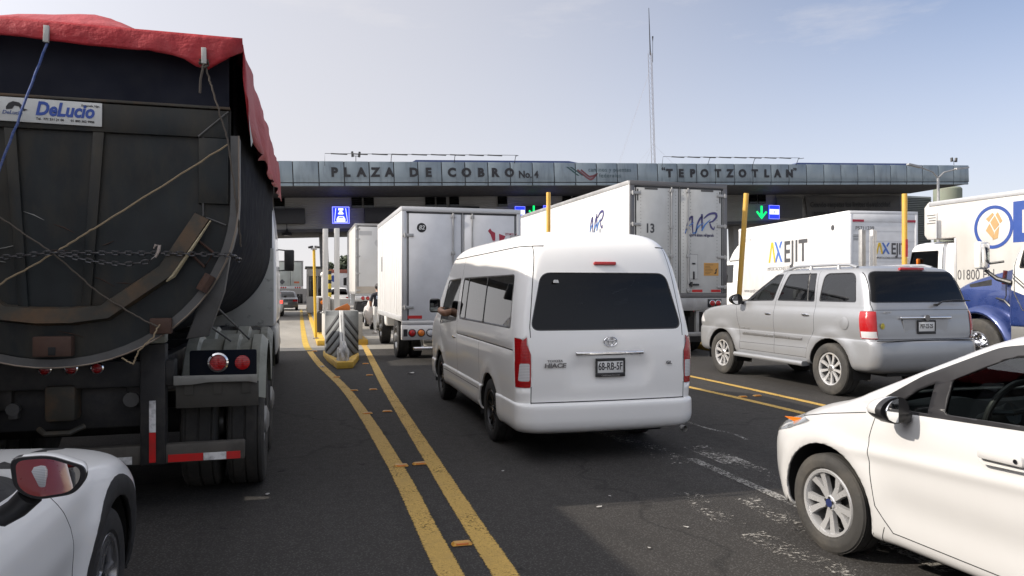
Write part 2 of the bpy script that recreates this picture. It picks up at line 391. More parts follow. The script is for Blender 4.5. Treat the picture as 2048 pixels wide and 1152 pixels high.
# ---------------------------------------------------------------- wheels
WM = {}
def tyre_mesh(Rr, W, rim, key, m):
    k = ('t', key)
    if k not in WM:
        b = MB(); h = W / 2
        pr = [(rim, -.42*W), (rim + .012, -h*.96), ((rim + Rr) / 2, -h*1.04), (Rr - .035, -h), (Rr - .010, -h*.90), (Rr, -h*.72)]
        for g in (-.36, 0, .36): pr += [(Rr, W * (g - .035)), (Rr - .012, W * (g - .025)), (Rr - .012, W * (g + .025)), (Rr, W * (g + .035))]
        pr += [(Rr, h*.72 + .001), (Rr - .010, h*.90), (Rr - .035, h), ((rim + Rr) / 2, h*1.04), (rim + .012, h*.96), (rim, .42*W)]
        b.lathe(pr, 48); WM[k] = b.mesh('wheel', m, 30)
    return WM[k]
def rim_mesh(rim, W, style, key, m):
    k = ('r', key)
    if k in WM: return WM[k]
    b = MB(); x1 = W * .42; mats = [m, M_UNDER, M_INK]
    if style[0] == 'truck':
        b.lathe([(rim, -W*.4), (rim, x1), (rim - .03, x1 + .005), (rim - .045, x1 - .02), (rim * .72, x1 - .10), (rim * .55, x1 - .08), (rim * .42, x1 - .05), (rim * .40, x1 + .03), (rim * .20, x1 + .05), (.001, x1 + .05)], 32)
        for i in range(10):
            a = i * math.pi / 5; b.lathe([(.017, x1 - .09), (.017, x1 - .035), (.001, x1 - .035)], 6, c=(0, rim*.62*math.cos(a), rim*.62*math.sin(a)))
    else:
        b.lathe([(rim, -W*.4), (rim - .012, -W*.35), (rim - .012, x1 - .03), (rim, x1), (rim - .006, x1 + .008), (rim - .022, x1 + .004), (rim - .030, x1 - .02), (rim - .030, x1 - .055)], 48)
        hub = style[3] if len(style) > 3 else rim * .20
        b.lathe([(hub, x1 - .06), (hub * .98, x1 - .022), (hub * .8, x1 - .012), (.001, x1 - .010)], 24)
        n, wi, wo = style[1], style[2][0], style[2][1]
        pairs = style[0] == 'pair'
        for i in range(n):
            a0 = 2 * math.pi * i / n + math.pi / 2
            for off in ((-1, 1) if pairs else (0,)):
                ri, ro = hub * .72, rim - .018
                da, db = (off * style[4], off * style[5]) if pairs else (0, 0)
                pts = []
                for (r, hw, x) in ((ri, wi, x1 - .018), ((ri + ro) / 2, (wi + wo) / 2 * .9, x1 - .020), (ro, wo, x1 - .006)):
                    t = (r - ri) / (ro - ri); ang = a0 + da + (db - da) * t
                    c, s_ = math.cos(ang), math.sin(ang); pts.append([(x, r*c - hw*s_, r*s_ + hw*c), (x, r*c + hw*s_, r*s_ - hw*c), (x - .028, r*c + hw*1.2*s_, r*s_ - hw*1.2*c), (x - .028, r*c - hw*1.2*s_, r*s_ + hw*1.2*c)])
                V = [[b.b.verts.new(q) for q in p] for p in pts]
                for A, B in zip(V, V[1:]):
                    for j in range(4): b.b.faces.new((A[j], A[(j+1) % 4], B[(j+1) % 4], B[j]))
        f0 = len(b.b.faces)
        b.lathe([(rim * .62, x1 - .075), (.001, x1 - .075)], 32); b.lathe([(rim - .03, x1 - .13), (rim * .6, x1 - .13)], 32)
        b.b.faces.ensure_lookup_table()
        for f in b.b.faces[f0:]: f.material_index = 1
        nb = 5 if n % 5 == 0 or n > 5 else 4
        for i in range(nb):
            a = 2 * math.pi * (i + .5) / nb + math.pi / 2; f0 = len(b.b.faces)
            b.lathe([(.010, x1 - .03), (.010, x1 - .008), (.001, x1 - .008)], 6, c=(0, hub*.62*math.cos(a), hub*.62*math.sin(a)))
            b.b.faces.ensure_lookup_table()
            for f in b.b.faces[f0:]: f.material_index = 1
    WM[k] = b.mesh('rim', mats, 30); return WM[k]
def cap_mesh(r, x, key, m):
    k = ('c', key)
    if k not in WM: WM[k] = MB().lathe([(r, x - .01), (r * .95, x), (.001, x + .002)], 20).mesh('hub_cap', m, 40)
    return WM[k]
def wheel(parent, loc, side, Rr, W, rim, style, key, tm=None, rm=None, steer=0.0, cap=None):
    o = link('wheel', tyre_mesh(Rr, W, rim, key, tm or M_RUBBER), parent, loc, (random.uniform(0, 6.28) if style[0] != 'still' else 0, 0, (0 if side > 0 else math.pi) + R(steer)))
    o.rotation_mode = 'XYZ'
    link('rim', rim_mesh(rim, W, style, key, rm or M_ALLOY), o)
    if cap: link('hub_cap', cap_mesh(cap[0], W * .42 - .008, key, cap[1]), o)
    return o
def liner(b, x, y, z, r, depth, s):            # wheel-well liner, an inner half barrel
    P = []
    for i in range(17):
        a = math.pi * (i / 16) * 1.16 - math.pi * .08
        P.append([(x, y + r * math.cos(a), z + r * math.sin(a)), (x - s * depth, y + r * math.cos(a), z + r * math.sin(a))])
    b.grid(P); b.quad(*[(x - s * depth, y + r * 1.02 * math.cos(t), z + r * 1.02 * math.sin(t)) for t in (-.3, .35, .8, 1.57, 2.34, 2.79, 3.44)])
# ================================================================ ground, concrete apron, markings
def asphalt():
    m, n, b = nodes('asphalt')
    fine = noise(n, 130, 3, .7); mid = noise(n, 9, 6, .6); big = noise(n, .55, 5, .6, stretch=(1, .22, 1)); v = n.nodes.new('ShaderNodeTexVoronoi'); t = n.nodes.new('ShaderNodeTexCoord'); v.inputs['Scale'].default_value = 62; n.links.new(t.outputs['Object'], v.inputs['Vector'])
    c = mixc(n, ramp(n, big, (.3, 0), (.72, 1)), (.036, .0335, .0315), (.054, .050, .046))
    c = mixc(n, ramp(n, mid, (.35, 0), (.75, .45)), c, (.052, .050, .048))
    c = mixc(n, ramp(n, v.outputs['Distance'], (.10, .9), (.46, 0)), c, (.115, .112, .108)); c = mixc(n, ramp(n, fine, (.4, .55), (.62, 0)), c, (.028, .028, .028))
    st = noise(n, .9, 6, .62, stretch=(1.2, .35, 1)); c = mixc(n, ramp(n, st, (.60, 0), (.74, .55)), c, (.030, .029, .028))     # oil and rubber stains
    tr = noise(n, 1.0, 4, .6, stretch=(1.9, .035, 1)); c = mixc(n, ramp(n, tr, (.50, 0), (.66, .42)), c, (.026, .0255, .025)); c = mixc(n, ramp(n, tr, (.30, .3), (.42, 0)), c, (.060, .059, .058))     # tyre-polished tracks along the lanes
    dr = noise(n, 4.5, 3, .5); c = mixc(n, ramp(n, dr, (.70, 0), (.735, .7)), c, (.016, .016, .016))     # drips
    cv = n.nodes.new('ShaderNodeTexVoronoi'); cv.feature = 'DISTANCE_TO_EDGE'; cv.inputs['Scale'].default_value = .09; w2 = n.nodes.new('ShaderNodeMapping'); nz2 = n.nodes.new('ShaderNodeTexNoise'); nz2.inputs['Scale'].default_value = 1.3; nz2.inputs['Detail'].default_value = 6
    n.links.new(t.outputs['Object'], nz2.inputs['Vector']); ad = n.nodes.new('ShaderNodeMixRGB'); ad.inputs['Fac'].default_value = .12; n.links.new(t.outputs['Object'], ad.inputs['Color1']); sc_ = n.nodes.new('ShaderNodeVectorMath'); sc_.operation = 'SCALE'; sc_.inputs['Scale'].default_value = 9; n.links.new(nz2.outputs['Color'], sc_.inputs[0]); n.links.new(sc_.outputs[0], ad.inputs['Color2']); n.links.new(ad.outputs[0], cv.inputs['Vector'])
    c = mixc(n, ramp(n, cv.outputs['Distance'], (.0004, .45), (.0016, 0)), c, (.014, .014, .014))
    n.links.new(c, b.inputs['Base Color']); n.links.new(ramp(n, mid, (.3, .72), (.8, .92)), b.inputs['Roughness']); b.inputs['Specular IOR Level'].default_value = .12
    h = mixc(n, .5, v.outputs['Distance'], fine); bump(n, b, h, .55, .006); return m
def concrete(name='concrete', col=(.33, .32, .295), sc_=1.0):
    m, n, b = nodes(name); a = noise(n, .8 * sc_, 6, .62, stretch=(1, .3, 1)); f = noise(n, 30 * sc_, 5, .65)
    c = mixc(n, ramp(n, a, (.3, 0), (.72, 1)), tuple(x * .72 for x in col), tuple(min(1, x * 1.1) for x in col)); c = mixc(n, ramp(n, f, (.35, .45), (.6, 0)), c, tuple(x * .55 for x in col))
    n.links.new(c, b.inputs['Base Color']); b.inputs['Roughness'].default_value = .85; bump(n, b, f, .35, .006); return m
def marking(name, col, wear=.36, grain=.535, scale=46, edge=.95):
    """road paint: solid in the middle, eaten away towards its edges and in worn patches, with the road showing through"""
    m, n, b = nodes(name); o = n.nodes['Material Output']
    at = n.nodes.new('ShaderNodeAttribute'); at.attribute_name = 'edge'
    f = noise(n, scale, 8, .8); g = noise(n, 1.7, 5, .6); fine = noise(n, 120, 3, .7)
    e = ramp(n, at.outputs['Fac'], (0, 0), (edge, 1)); s = n.nodes.new('ShaderNodeMath'); s.operation = 'MULTIPLY'; n.links.new(e, s.inputs[0]); s.inputs[1].default_value = 1.0
    q = n.nodes.new('ShaderNodeMath'); q.operation = 'MULTIPLY_ADD'; n.links.new(g, q.inputs[0]); q.inputs[1].default_value = wear; n.links.new(f, q.inputs[2])
    k = n.nodes.new('ShaderNodeMath'); k.operation = 'SUBTRACT'; n.links.new(s.outputs[0], k.inputs[0]); n.links.new(q.outputs[0], k.inputs[1])
    mask = ramp(n, k.outputs[0], (grain - .34, 0), (grain - .26, 1))
    c = mixc(n, ramp(n, g, (.3, 0), (.7, 1)), tuple(x * .72 for x in col), col); c = mixc(n, ramp(n, fine, (.42, .6), (.6, 0)), c, tuple(x * .45 for x in col)); c = mixc(n, ramp(n, noise(n, 6, 6, .7), (.5, 0), (.75, .5)), c, tuple(x * .4 + .02 for x in col))
    n.links.new(c, b.inputs['Base Color']); b.inputs['Roughness'].default_value = .7; bump(n, b, fine, .3, .004)
    t = n.nodes.new('ShaderNodeBsdfTransparent'); x = n.nodes.new('ShaderNodeMixShader'); n.links.new(mask, x.inputs['Fac']); n.links.new(t.outputs[0], x.inputs[1]); n.links.new(b.outputs[0], x.inputs[2]); n.links.new(x.outputs[0], o.inputs['Surface']); return m
def strip(name, pts, wd, m, z=.005, n=14):
    """painted strip along a path on the road, with an 'edge' attribute (0 at its rim, 1 inside)"""
    P = [Vector(p) for p in pts]; Q = []
    for i in range(len(P) - 1):
        p0, p1, p2, p3 = P[max(i-1, 0)], P[i], P[i+1], P[min(i+2, len(P)-1)]
        for k in range(n):
            t = k / n; Q.append(.5 * ((2*p1) + (-p0+p2)*t + (2*p0-5*p1+4*p2-p3)*t*t + (-p0+3*p1-3*p2+p3)*t**3))
    Q.append(P[-1]); cols = [(-.58, 0), (-.27, 1), (0, 1), (.27, 1), (.58, 0)]; vv, ed = [], []
    for i, p in enumerate(Q):
        t = (Q[min(i+1, len(Q)-1)] - Q[max(i-1, 0)]).normalized(); nn = Vector((t.y, -t.x)); w_ = wd if not isinstance(wd, (tuple, list)) else wd[0] + (wd[1] - wd[0]) * i / (len(Q) - 1)
        for u, e in cols: vv.append((p.x + nn.x * u * w_, p.y + nn.y * u * w_, z)); ed.append(e * (0.0 if i in (0, len(Q) - 1) else 1))
    ff = [(i*5+j, i*5+j+1, i*5+j+6, i*5+j+5) for i in range(len(Q) - 1) for j in range(4)]
    me = bpy.data.meshes.new(name); me.from_pydata(vv, [], [f[::-1] if 0 else f for f in ff]); me.materials.append(m)
    a = me.attributes.new('edge', 'FLOAT', 'POINT'); a.data.foreach_set('value', ed); me.update()
    return tag(link(name, me), kind='structure')
g = MB(); g.quad((-900, -300, 0), (1500, -300, 0), (1500, 1800, 0), (-900, 1800, 0)); tag(g.build('asphalt_road', asphalt(), sharp=0, recalc=False), kind='structure')
g = MB(); g.quad((-9, 20.2, .004), (60, 20.2, .004), (60, 75, .004), (-9, 75, .004)); tag(g.build('concrete_apron', concrete('apron_concrete', (.30, .285, .255)), sharp=0, recalc=False), kind='structure')
M_YEL = marking('yellow_road_paint', (.64, .41, .095)); M_YELB = marking('yellow_road_paint_fresh', (.66, .44, .06), wear=.25, grain=.45); M_WORN = marking('worn_white_paint', (.46, .44, .40), wear=.62, grain=.572, scale=24, edge=.9); M_WHT = marking('white_road_paint', (.44, .43, .40), wear=.5, grain=.56)
strip('yellow_line', [(1.12, 2.0), (1.14, 4.26), (1.235, 7.7), (1.39, 12.7), (1.60, 17.5), (1.80, 22.5), (1.95, 30), (2.05, 46)], .235, M_YEL)
strip('yellow_line', [(.83, 2.0), (.83, 4.26), (.845, 7.6), (.72, 12.2), (.42, 16.4), (.24, 20.1)], .235, M_YEL); strip('yellow_line', [(.24, 20.2), (.15, 24), (.10, 39), (.1, 60)], .25, M_YELB, .009)
strip('yellow_line', [(7.06, 4), (7.06, 9.5), (7.02, 12), (6.85, 16), (6.6, 20)], .20, M_YEL); strip('yellow_line', [(6.42, 3.5), (6.36, 8.5), (6.22, 11), (5.9, 15), (5.6, 18)], .20, M_YEL)
strip('white_line', [(3.63, 6.42), (3.63, 5.6), (3.63, 4.2), (3.62, 3.4)], .17, M_WHT); strip('white_line', [(3.42, 7.9), (3.45, 7.2), (3.42, 6.2)], .52, M_WORN); strip('white_line', [(2.98, 5.35), (2.92, 4.9), (2.90, 4.5)], .34, M_WORN, .0055); strip('white_line', [(3.36, 5.1), (3.33, 4.5), (3.28, 3.7)], .34, M_WORN); strip('white_line', [(2.9, 4.35), (2.95, 3.9), (3.05, 3.4)], .36, M_WORN); strip('white_line', [(3.95, 6.9), (3.95, 6.2), (3.92, 5.2)], .45, M_WORN)
strip('white_line', [(4.58, 8.3), (4.60, 7.7), (4.70, 7.35), (4.66, 7.0)], .075, M_WHT)
strip('white_cross_band', [(-3.2, 21.05), (.05, 21.05)], .35, M_WHT, .009); strip('white_cross_band', [(-3.2, 31.5), (0, 31.5)], .25, M_WHT, .009)  # two white bands across the left lane
# road studs
M_STUD = mat('stud_yellow', (.52, .26, .03), .4, dirt=.5, dcol=(.12, .08, .04), dscale=30)
def stud_mesh():
    b = MB(); P = [(-.075, -.045, 0), (.075, -.045, 0), (.085, 0, 0), (.075, .045, 0), (-.075, .045, 0), (-.085, 0, 0)]; T = [(-.06, -.022, .02), (.06, -.022, .02), (.066, 0, .02), (.06, .022, .02), (-.06, .022, .02), (-.066, 0, .02)]
    a = [b.b.verts.new(p) for p in P]; t = [b.b.verts.new(p) for p in T]
    for i in range(6): b.b.faces.new((a[i], a[(i+1) % 6], t[(i+1) % 6], t[i]))
    b.b.faces.new(t); return b.mesh('road_stud', M_STUD, 0)
STUD = stud_mesh(); REFL = MB().box(-.048, .048, -.0415, -.028, .004, .0165, .002, Matrix.Rotation(0, 4, 'X')).mesh('stud_reflector', M_AMBER, 0)
SL = [('nearest amber road stud, lying between the two yellow lines', (1.0, 4.66)), ('amber road stud on the left yellow line, second from the viewer', (.90, 6.86)), ('amber road stud on the right yellow line, beside the second one', (1.075, 6.89)), ('amber road stud at the inner edge of the right yellow line, mid distance', (1.12, 9.93)), ('flattened road stud on the left yellow line, mid distance', (.85, 9.84)), ('amber road stud between the lines, twelve metres out, on the right', (1.14, 12.13)), ('amber road stud between the lines, twelve metres out, on the left', (.834, 12.1)), ('amber road stud just in front of the chevron block', (1.263, 14.15)), ('amber road stud left of the chevron block nose', (.65, 14.0)), ('amber road stud right of the chevron block', (1.37, 16.3)), ('amber road stud by the left yellow line near the yellow kerb', (.37, 19.9)), ('amber road stud on the right-hand pair of lines, nearer the van', (6.43, 9.78)), ('amber road stud on the right-hand pair of lines, nearer the silver car', (6.70, 9.81))]
for i, (lb, (x, y)) in enumerate(SL):
    o = link('road_stud', STUD, None, (x, y, .006), (0, 0, R(random.uniform(-8, 8))), (.82, .82, .82)); tag(o, lb, 'road stud', 'amber road studs along the yellow lines')
    link('stud_reflector', REFL, o)
# litter
rnd = random.Random(11); M_PAPER = mat('paper_scrap', (.40, .39, .37), .8)
for i, (lb, x, y, s) in enumerate((('white paper scrap on the dark asphalt left of the yellow lines', -.25, 6.2, .03), ('pale paper scrap beside the truck-82 wheel shadow', 2.05, 14.2, .12), ('crumpled paper scrap on the sunlit asphalt patch', 2.55, 4.55, .025), ('white paper scrap at the top of the sunlit patch', 2.35, 5.4, .016), ('thin pale stick lying on the sunlit asphalt', 2.16, 5.15, .03), ('small paper scrap low on the sunlit asphalt', 2.12, 4.25, .016), ('paper scrap on the road between van and yellow line', 1.75, 6.4, .018), ('paper scrap by the left foot of the chevron block', .45, 15.9, .12))):
    b = MB(); P = [(math.cos(a) * s * rnd.uniform(.5, 1), math.sin(a) * s * rnd.uniform(.25, .7), rnd.uniform(0, s * .3)) for a in [k * 1.047 for k in range(6)]]
    b.prism([(p[0], p[1]) for p in P], .003, .006, 'z')
    for v_ in b.b.verts: v_.co.z += rnd.uniform(0, s * .18)
    tag(b.build('paper_scrap', M_PAPER, None, (x, y, .006), (0, 0, rnd.uniform(0, 3)), sharp=0), lb, 'litter')
# ================================================================ the white van in the middle lane
M_GREYARMS = mat('badge_grey', (.16, .16, .165), .3, metal=.5)
M_DKALLOY = mat('dark_alloy', (0.035, 0.035, 0.037), 0.3, metal=0.7)
def plate(parent, loc, w_, h_, s, frame=True, size=.085, rot=(0, 0, 0), m=M_PLATE, sx=.74, fm=M_TRIM, ink=M_INK):
    b = MB().box(-w_/2, w_/2, -.006, .006, -h_/2, h_/2, .004)
    o = b.build('licence_plate', m, parent, loc, rot)
    if frame:
        f = MB(); t = .014
        f.box(-w_/2 - t, w_/2 + t, -.012, .004, h_/2 - .004, h_/2 + .022, .003); f.box(-w_/2 - t, w_/2 + t, -.012, .004, -h_/2 - .03, -h_/2 + .008, .003)
        f.box(-w_/2 - t, -w_/2 + .004, -.0115, .004, -h_/2 + .008, h_/2 - .004); f.box(w_/2 - .004, w_/2 + t, -.0115, .004, -h_/2 + .008, h_/2 - .004)
        f.build('plate_frame', fm, o)
    text(s, size, ink, o, (0, -.0072, .004), bold=.012, sx=sx, valign='CENTER', name='plate_number')
    return o
def seat_row(b, x0, x1, y, z=.42, h=.95):
    n = max(1, round((x1 - x0) / .5)); wd = (x1 - x0) / n
    for i in range(n):
        a = x0 + i * wd
        b.box(a + .02, a + wd - .02, y, y + .45, z - .1, z + .12, .05)
        b.box(a + .03, a + wd - .03, y - .12, y + .04, z + .1, z + .1 + h * .62, .05)
        b.box(a + wd*.28, a + wd*.72, y - .12, y - .02, z + .1 + h * .64, z + .1 + h * .84, .04)
def build_van():
    v = thing('passenger_van', 'white high-roof passenger van with dark windows and plate 68-RB-5F', 'van', (2.87, 6.52, 0), -.7)
    rows = [ # z, yr, yf, w, ax, ay, br, fx, fy, bf
        (.265, .12, 5.22, .84, .25, .22, .05, .4, .3, .1), (.285, .06, 5.28, .885, .24, .2, .05, .4, .3, .1), (.33, .015, 5.33, .915, .22, .18, .05, .4, .3, .1),
        (.40, 0, 5.36, .925, .21, .17, .05, .4, .3, .1), (.50, 0, 5.37, .925, .21, .17, .05, .4, .3, .1), (.545, .006, 5.37, .924, .21, .17, .05, .4, .3, .1),
        (.560, .03, 5.37, .915, .20, .16, .05, .4, .3, .1), (.566, .055, 5.37, .910, .19, .15, .04, .4, .3, .1), (.60, .058, 5.37, .912, .17, .15, .04, .4, .3, .1),
        (.80, .052, 5.36, .922, .16, .15, .04, .4, .3, .1), (1.0, .055, 5.32, .925, .15, .15, .04, .4, .3, .1), (1.15, .07, 5.22, .922, .15, .16, .04, .4, .35, .12),
        (1.24, .085, 5.08, .915, .15, .17, .04, .38, .35, .14), (1.5, .125, 4.80, .885, .16, .2, .05, .35, .35, .16), (1.78, .18, 4.50, .845, .18, .24, .05, .32, .35, .16),
        (1.95, .225, 4.30, .815, .20, .27, .055, .32, .35, .16), (2.05, .27, 4.15, .79, .23, .30, .06, .32, .35, .16), (2.13, .34, 3.98, .745, .26, .32, .06, .32, .35, .14),
        (2.19, .45, 3.75, .67, .28, .34, .06, .32, .35, .12), (2.225, .62, 3.45, .56, .28, .34, .05, .3, .35, .1), (2.243, .85, 3.1, .42, .22, .3, .04, .25, .3, .06), (2.25, 1.1, 2.8, .28, .15, .2, .02, .15, .2, .03)]
    def deform(x, y, z):
        s = 1 if x > 0 else -1
        if abs(x) > .8:
            x -= s * .010 * math.exp(-((z - 1.055) / .016) ** 2) * (1 if .25 < y < 3.1 else 0)      # sliding-door rail groove
            for cy in (1.24, 4.35):                                                              # flared arches
                d = math.hypot(y - cy, z - .34)
                x += s * .016 * math.exp(-((d - .44) / .05) ** 2)
        if y < .3 and abs(x) < .5 and .55 < z < 1.02:                                             # recess for the plate
            k = min(1, max(0, (.42 - abs(x)) / .05)) * min(1, max(0, (z - .72) / .05)) * min(1, max(0, (1.0 - z) / .03)); y += .022 * k
        return x, y, z
    bm = ring_body(rows, 3, (14, 9, 54, 8, 8), deform)
    for s in (1, -1):
        for cy in (1.24, 4.35): cut(bm, circ(cy, .33, .405, 36), 'x', s, 9)
    bmesh.ops.delete(bm, geom=[f for f in bm.faces if f.material_index == 9], context='FACES')
    rw = rpoly([(-.79, 1.245), (.79, 1.245), (.655, 1.80), (-.655, 1.80)], .10, 6)
    cut(bm, rw, 'y', -1, 2); cut(bm, inset(rw, .012), 'y', -1, 3)
    for s in (1, -1):
        sw = rpoly([(.36, 1.255), (2.92, 1.25), (2.92, 1.785), (.44, 1.785)], .06, 4)
        cut(bm, sw, 'x', s, 2)
        for k, (a, c) in enumerate(((.40, 1.55), (1.58, 2.55), (2.58, 2.89))):
            cut(bm, rpoly([(a, 1.275), (c, 1.275), (c, 1.765), (a + (.06 if k == 0 else 0), 1.765)], .05, 4), 'x', s, (10 if s > 0 else 14) + k)
        fw = rpoly([(3.08, 1.22), (4.33, 1.12), (4.30, 1.20), (3.95, 1.765), (3.08, 1.785)], .05, 3)
        cut(bm, fw, 'x', s, 2); cut(bm, inset(fw, .02), 'x', s, 13 if s > 0 else 17)
        seam(bm, [(.06, 2.06), (4.1, 2.05)], 'x', s, .012)
        seam(bm, [(3.02, .50), (3.02, 2.04)], 'x', s); seam(bm, [(1.72, .50), (1.72, 1.04)], 'x', s)
        seam(bm, [(.25, 1.056), (3.02, 1.056)], 'x', s, .012); seam(bm, [(1.72, .5), (3.95, .5)], 'x', s)
        seam(bm, [(4.02, .75), (4.32, 1.1)], 'x', s); seam(bm, [(s*.788, .566), (s*.788, .72)], 'y', -1, .008, thr=.05)
        seam(bm, [(s*.788, 1.185), (s*.79, 1.28), (s*.735, 1.72), (s*.70, 1.95), (s*.69, 2.06)], 'y', -1, .008, thr=.02)
        a = 5 if s > 0 else 7
        lp = [(s*.96, .715), (s*.80, .715), (s*.792, .73), (s*.792, 1.03), (s*.82, 1.11), (s*.865, 1.165), (s*.96, 1.195)]
        near = lambda c: c.y < .4 and c.x * s > .7
        cut(bm, lp, 'y', -1, a, thr=.3, ok=near); cut(bm, [(-.05, .715), (.185, .715), (.185, .95), (.15, 1.10), (.11, 1.192), (-.05, 1.192)], 'x', s, a, thr=.3, ok=near)
        cut(bm, rpoly([(s*.895, .775), (s*.802, .775), (s*.802, .94), (s*.885, .94)], .015, 3), 'y', -1, a + 1, thr=.3, ok=near)
    seam(bm, [(-.788, .570), (.788, .570)], 'y', -1, .010)
    ws = rpoly([(-.74, 1.22), (.74, 1.22), (.62, 1.93), (-.62, 1.93)], .12, 5)
    cut(bm, ws, 'y', 1, 4)
    extract(bm, 3, 'rear_window', M_DKGLASS, v, -.003)
    for k in range(4):
        for base in (10, 14): extract(bm, base + k, 'side_window', M_TANK, v, -.004)
    extract(bm, 4, 'windscreen', M_GLASS, v, -.003)
    for a in (5, 7):
        r_ = [f for f in bm.faces if f.material_index == a + 1]
        l2 = extract(bm, a + 1, 'reverse_lens', M_CLEAR, None, .005)
        lo = extract(bm, a, 'tail_light', M_RED, v, .005)
        if l2: l2.parent = lo
    finish_skin(bm, 'body', [M_WHITE, M_GAP, M_TRIM], v)
    b = MB(); b.box(-.60, .60, .2, 5.1, .24, .46); b.box(-.85, .85, 1.75, 3.8, .30, .46)
    for s in (1, -1):
        for cy in (1.24, 4.35): liner(b, s * .915, cy, .33, .42, .32, s)
    b.build('underbody', M_UNDER, v)
    b = MB()
    for y in (.55, 1.35, 2.15, 2.95): seat_row(b, -.75, .75 if y < 1 else .25, y, .78)
    seat_row(b, -.72, -.2, 3.7, .78); seat_row(b, .2, .72, 3.7, .78); b.box(-.8, .8, .3, 4.6, .46, .50); b.box(-.78, .78, 4.25, 4.7, .8, 1.15, .08)
    b.build('seats', M_SEAT, v)
    MB().box(-.835, -.8, 1.05, 1.12, 1.2, 1.8).box(.8, .835, 1.05, 1.12, 1.2, 1.8).box(-.83, .83, 1.05, 1.12, 1.80, 1.86).build('roof_bow', M_INT, v)
    # rear fittings
    cp = MB(); cp.box(-.355, .345, -.012, .028, 1.005, 1.045, .012, seg=3); cp.tube([(.16, -.013, 1.028), (.16, -.018, 1.028)], .007, 10)
    cp.build('tailgate_garnish', M_CHROME, v, (.0, .055, 0))
    e = MB()
    def ell(a, c_, x0=0, z0=0, n=28): return [(x0 + a * math.cos(2*math.pi*i/n), 0, z0 + c_ * math.sin(2*math.pi*i/n)) for i in range(n)]
    e.tube(ell(.066, .046), .0055, 6, closed=True); e.tube(ell(.024, .043), .005, 6, closed=True); e.tube(ell(.052, .017, 0, .024), .005, 6, closed=True)
    e.build('emblem', M_CHROME, v, (.0, .055, 1.135), sharp=60)
    text('TOYOTA', .030, M_GREYARMS, v, (-.56, .056, .952), bold=.01, sx=1.25, ext=.003, name='badge'); text('HIACE', .058, M_GREYARMS, v, (-.56, .056, .900), bold=.02, sx=1.3, ext=.004, shear=.1, name='badge')
    text('GL', .042, M_GREYARMS, v, (.62, .058, .905), bold=.03, sx=1.2, ext=.003, name='badge')
    pl = plate(v, (-.005, .052, .892), .275, .125, '68-RB-5F', size=.10, sx=.66)
    text('CAMIONAUTO.COM', .019, M_STEEL, pl, (0, -.013, -.086), sx=1.05, name='frame_lettering')
    hb = MB(); hb.prism(rpoly([(-.115, -.016), (.115, -.016), (.115, .016), (-.115, .016)], .012), 0, .05, 'y', .004)
    hb.build('brake_light', M_RED, v, (-.0, .185, 1.893), (R(-14), 0, 0))
    MB().lathe([(.03, -.06), (.03, .0), (.024, .0), (.024, -.06)], 16, 'y').build('exhaust_pipe', M_STEEL, v, (.76, .06, .27))
    MB().prism(rpoly([(-.02, 0), (.04, 0), (.03, .028), (-.012, .028)], .006), 0, .002, 'y').build('sticker', M_PLATE, v, (-.53, .148, 1.70))
    for s in (1, -1):
        m = MB(); m.box(-.075, .075, -.05, .05, -.10, .10, .035, seg=3); m.tube([(-s*.07, 0, -.05), (-s*.2, .02, -.10)], .018, 8)
        o = m.build('wing_mirror', M_BLACK, v, (s * 1.055, 3.98, 1.40), (0, 0, R(s * 20))); MB().box(-.058, .058, -.054, -.051, -.08, .08).build('mirror_glass', M_MIRROR, o)
        hd = MB().box(-.012, .012, -.09, .09, -.014, .014, .008); hd.build('door_handle', M_CHROME, v, (s * .925, 3.2, 1.0)); 
        for y in (1.24, 4.35): wheel(v, (s * .80, y, .335), s, .335, .205, .215, ('pair', 6, (.011, .012), .05, .10, .20), 'van', rm=M_DKALLOY, cap=(.03, M_CHROME))
    return v
VAN = build_van()
# ================================================================ the silver four-by-four
def door_handle(parent, loc, m, s, L_=.16):
    b = MB(); b.prism(rpoly([(-L_/2, -.018), (L_/2, -.018), (L_/2, .018), (-L_/2, .018)], .016, 3), 0, s * .022, 'x', .006)
    return b.build('door_handle', m, parent, loc)
def mirror(parent, loc, s, shell, w_=.22, h_=.16, d=.12, dark_rim=False):
    b = MB(); P = []
    for i in range(9):
        t = i / 8; k = math.sqrt(max(0, 1 - (t * .97) ** 2.4)); P.append([(s * (.02 * t) + w_/2 * k * math.cos(a), d * t, h_/2 * k * math.sin(a) * (1 - .18 * math.cos(a) * s)) for a in [2*math.pi*j/24 for j in range(24)]])
    V = [[b.b.verts.new(q) for q in r] for r in P]
    for A, B in zip(V, V[1:]):
        for j in range(24):
            f = b.b.faces.new((A[j], A[(j+1) % 24], B[(j+1) % 24], B[j])); c = f.calc_center_median(); f.material_index = 1 if dark_rim and (c.y < d * .3 or c.z < -h_ * .12) else 0
    b.b.faces.new(V[-1]); b.b.faces.new(V[0][::-1]).material_index = 1 if dark_rim else 0
    o = b.build('wing_mirror', [shell, M_TRIM], parent, loc, sharp=60)
    MB().prism([(w_*.44*math.cos(a), h_*.44*math.sin(a) * (1 - .18*math.cos(a)*s)) for a in [2*math.pi*j/24 for j in range(24)]], -.006, 0, 'y').build('mirror_glass', M_MIRROR, o, rot=(0, 0, R(-s * 14)))
    MB().tube([(-s * w_*.35, d*.4, -h_*.2), (-s * (w_*.5 + .10), d*.5, -h_*.38)], [.03, .035], 10).build('mirror_arm', M_BLACK, o)
    return o
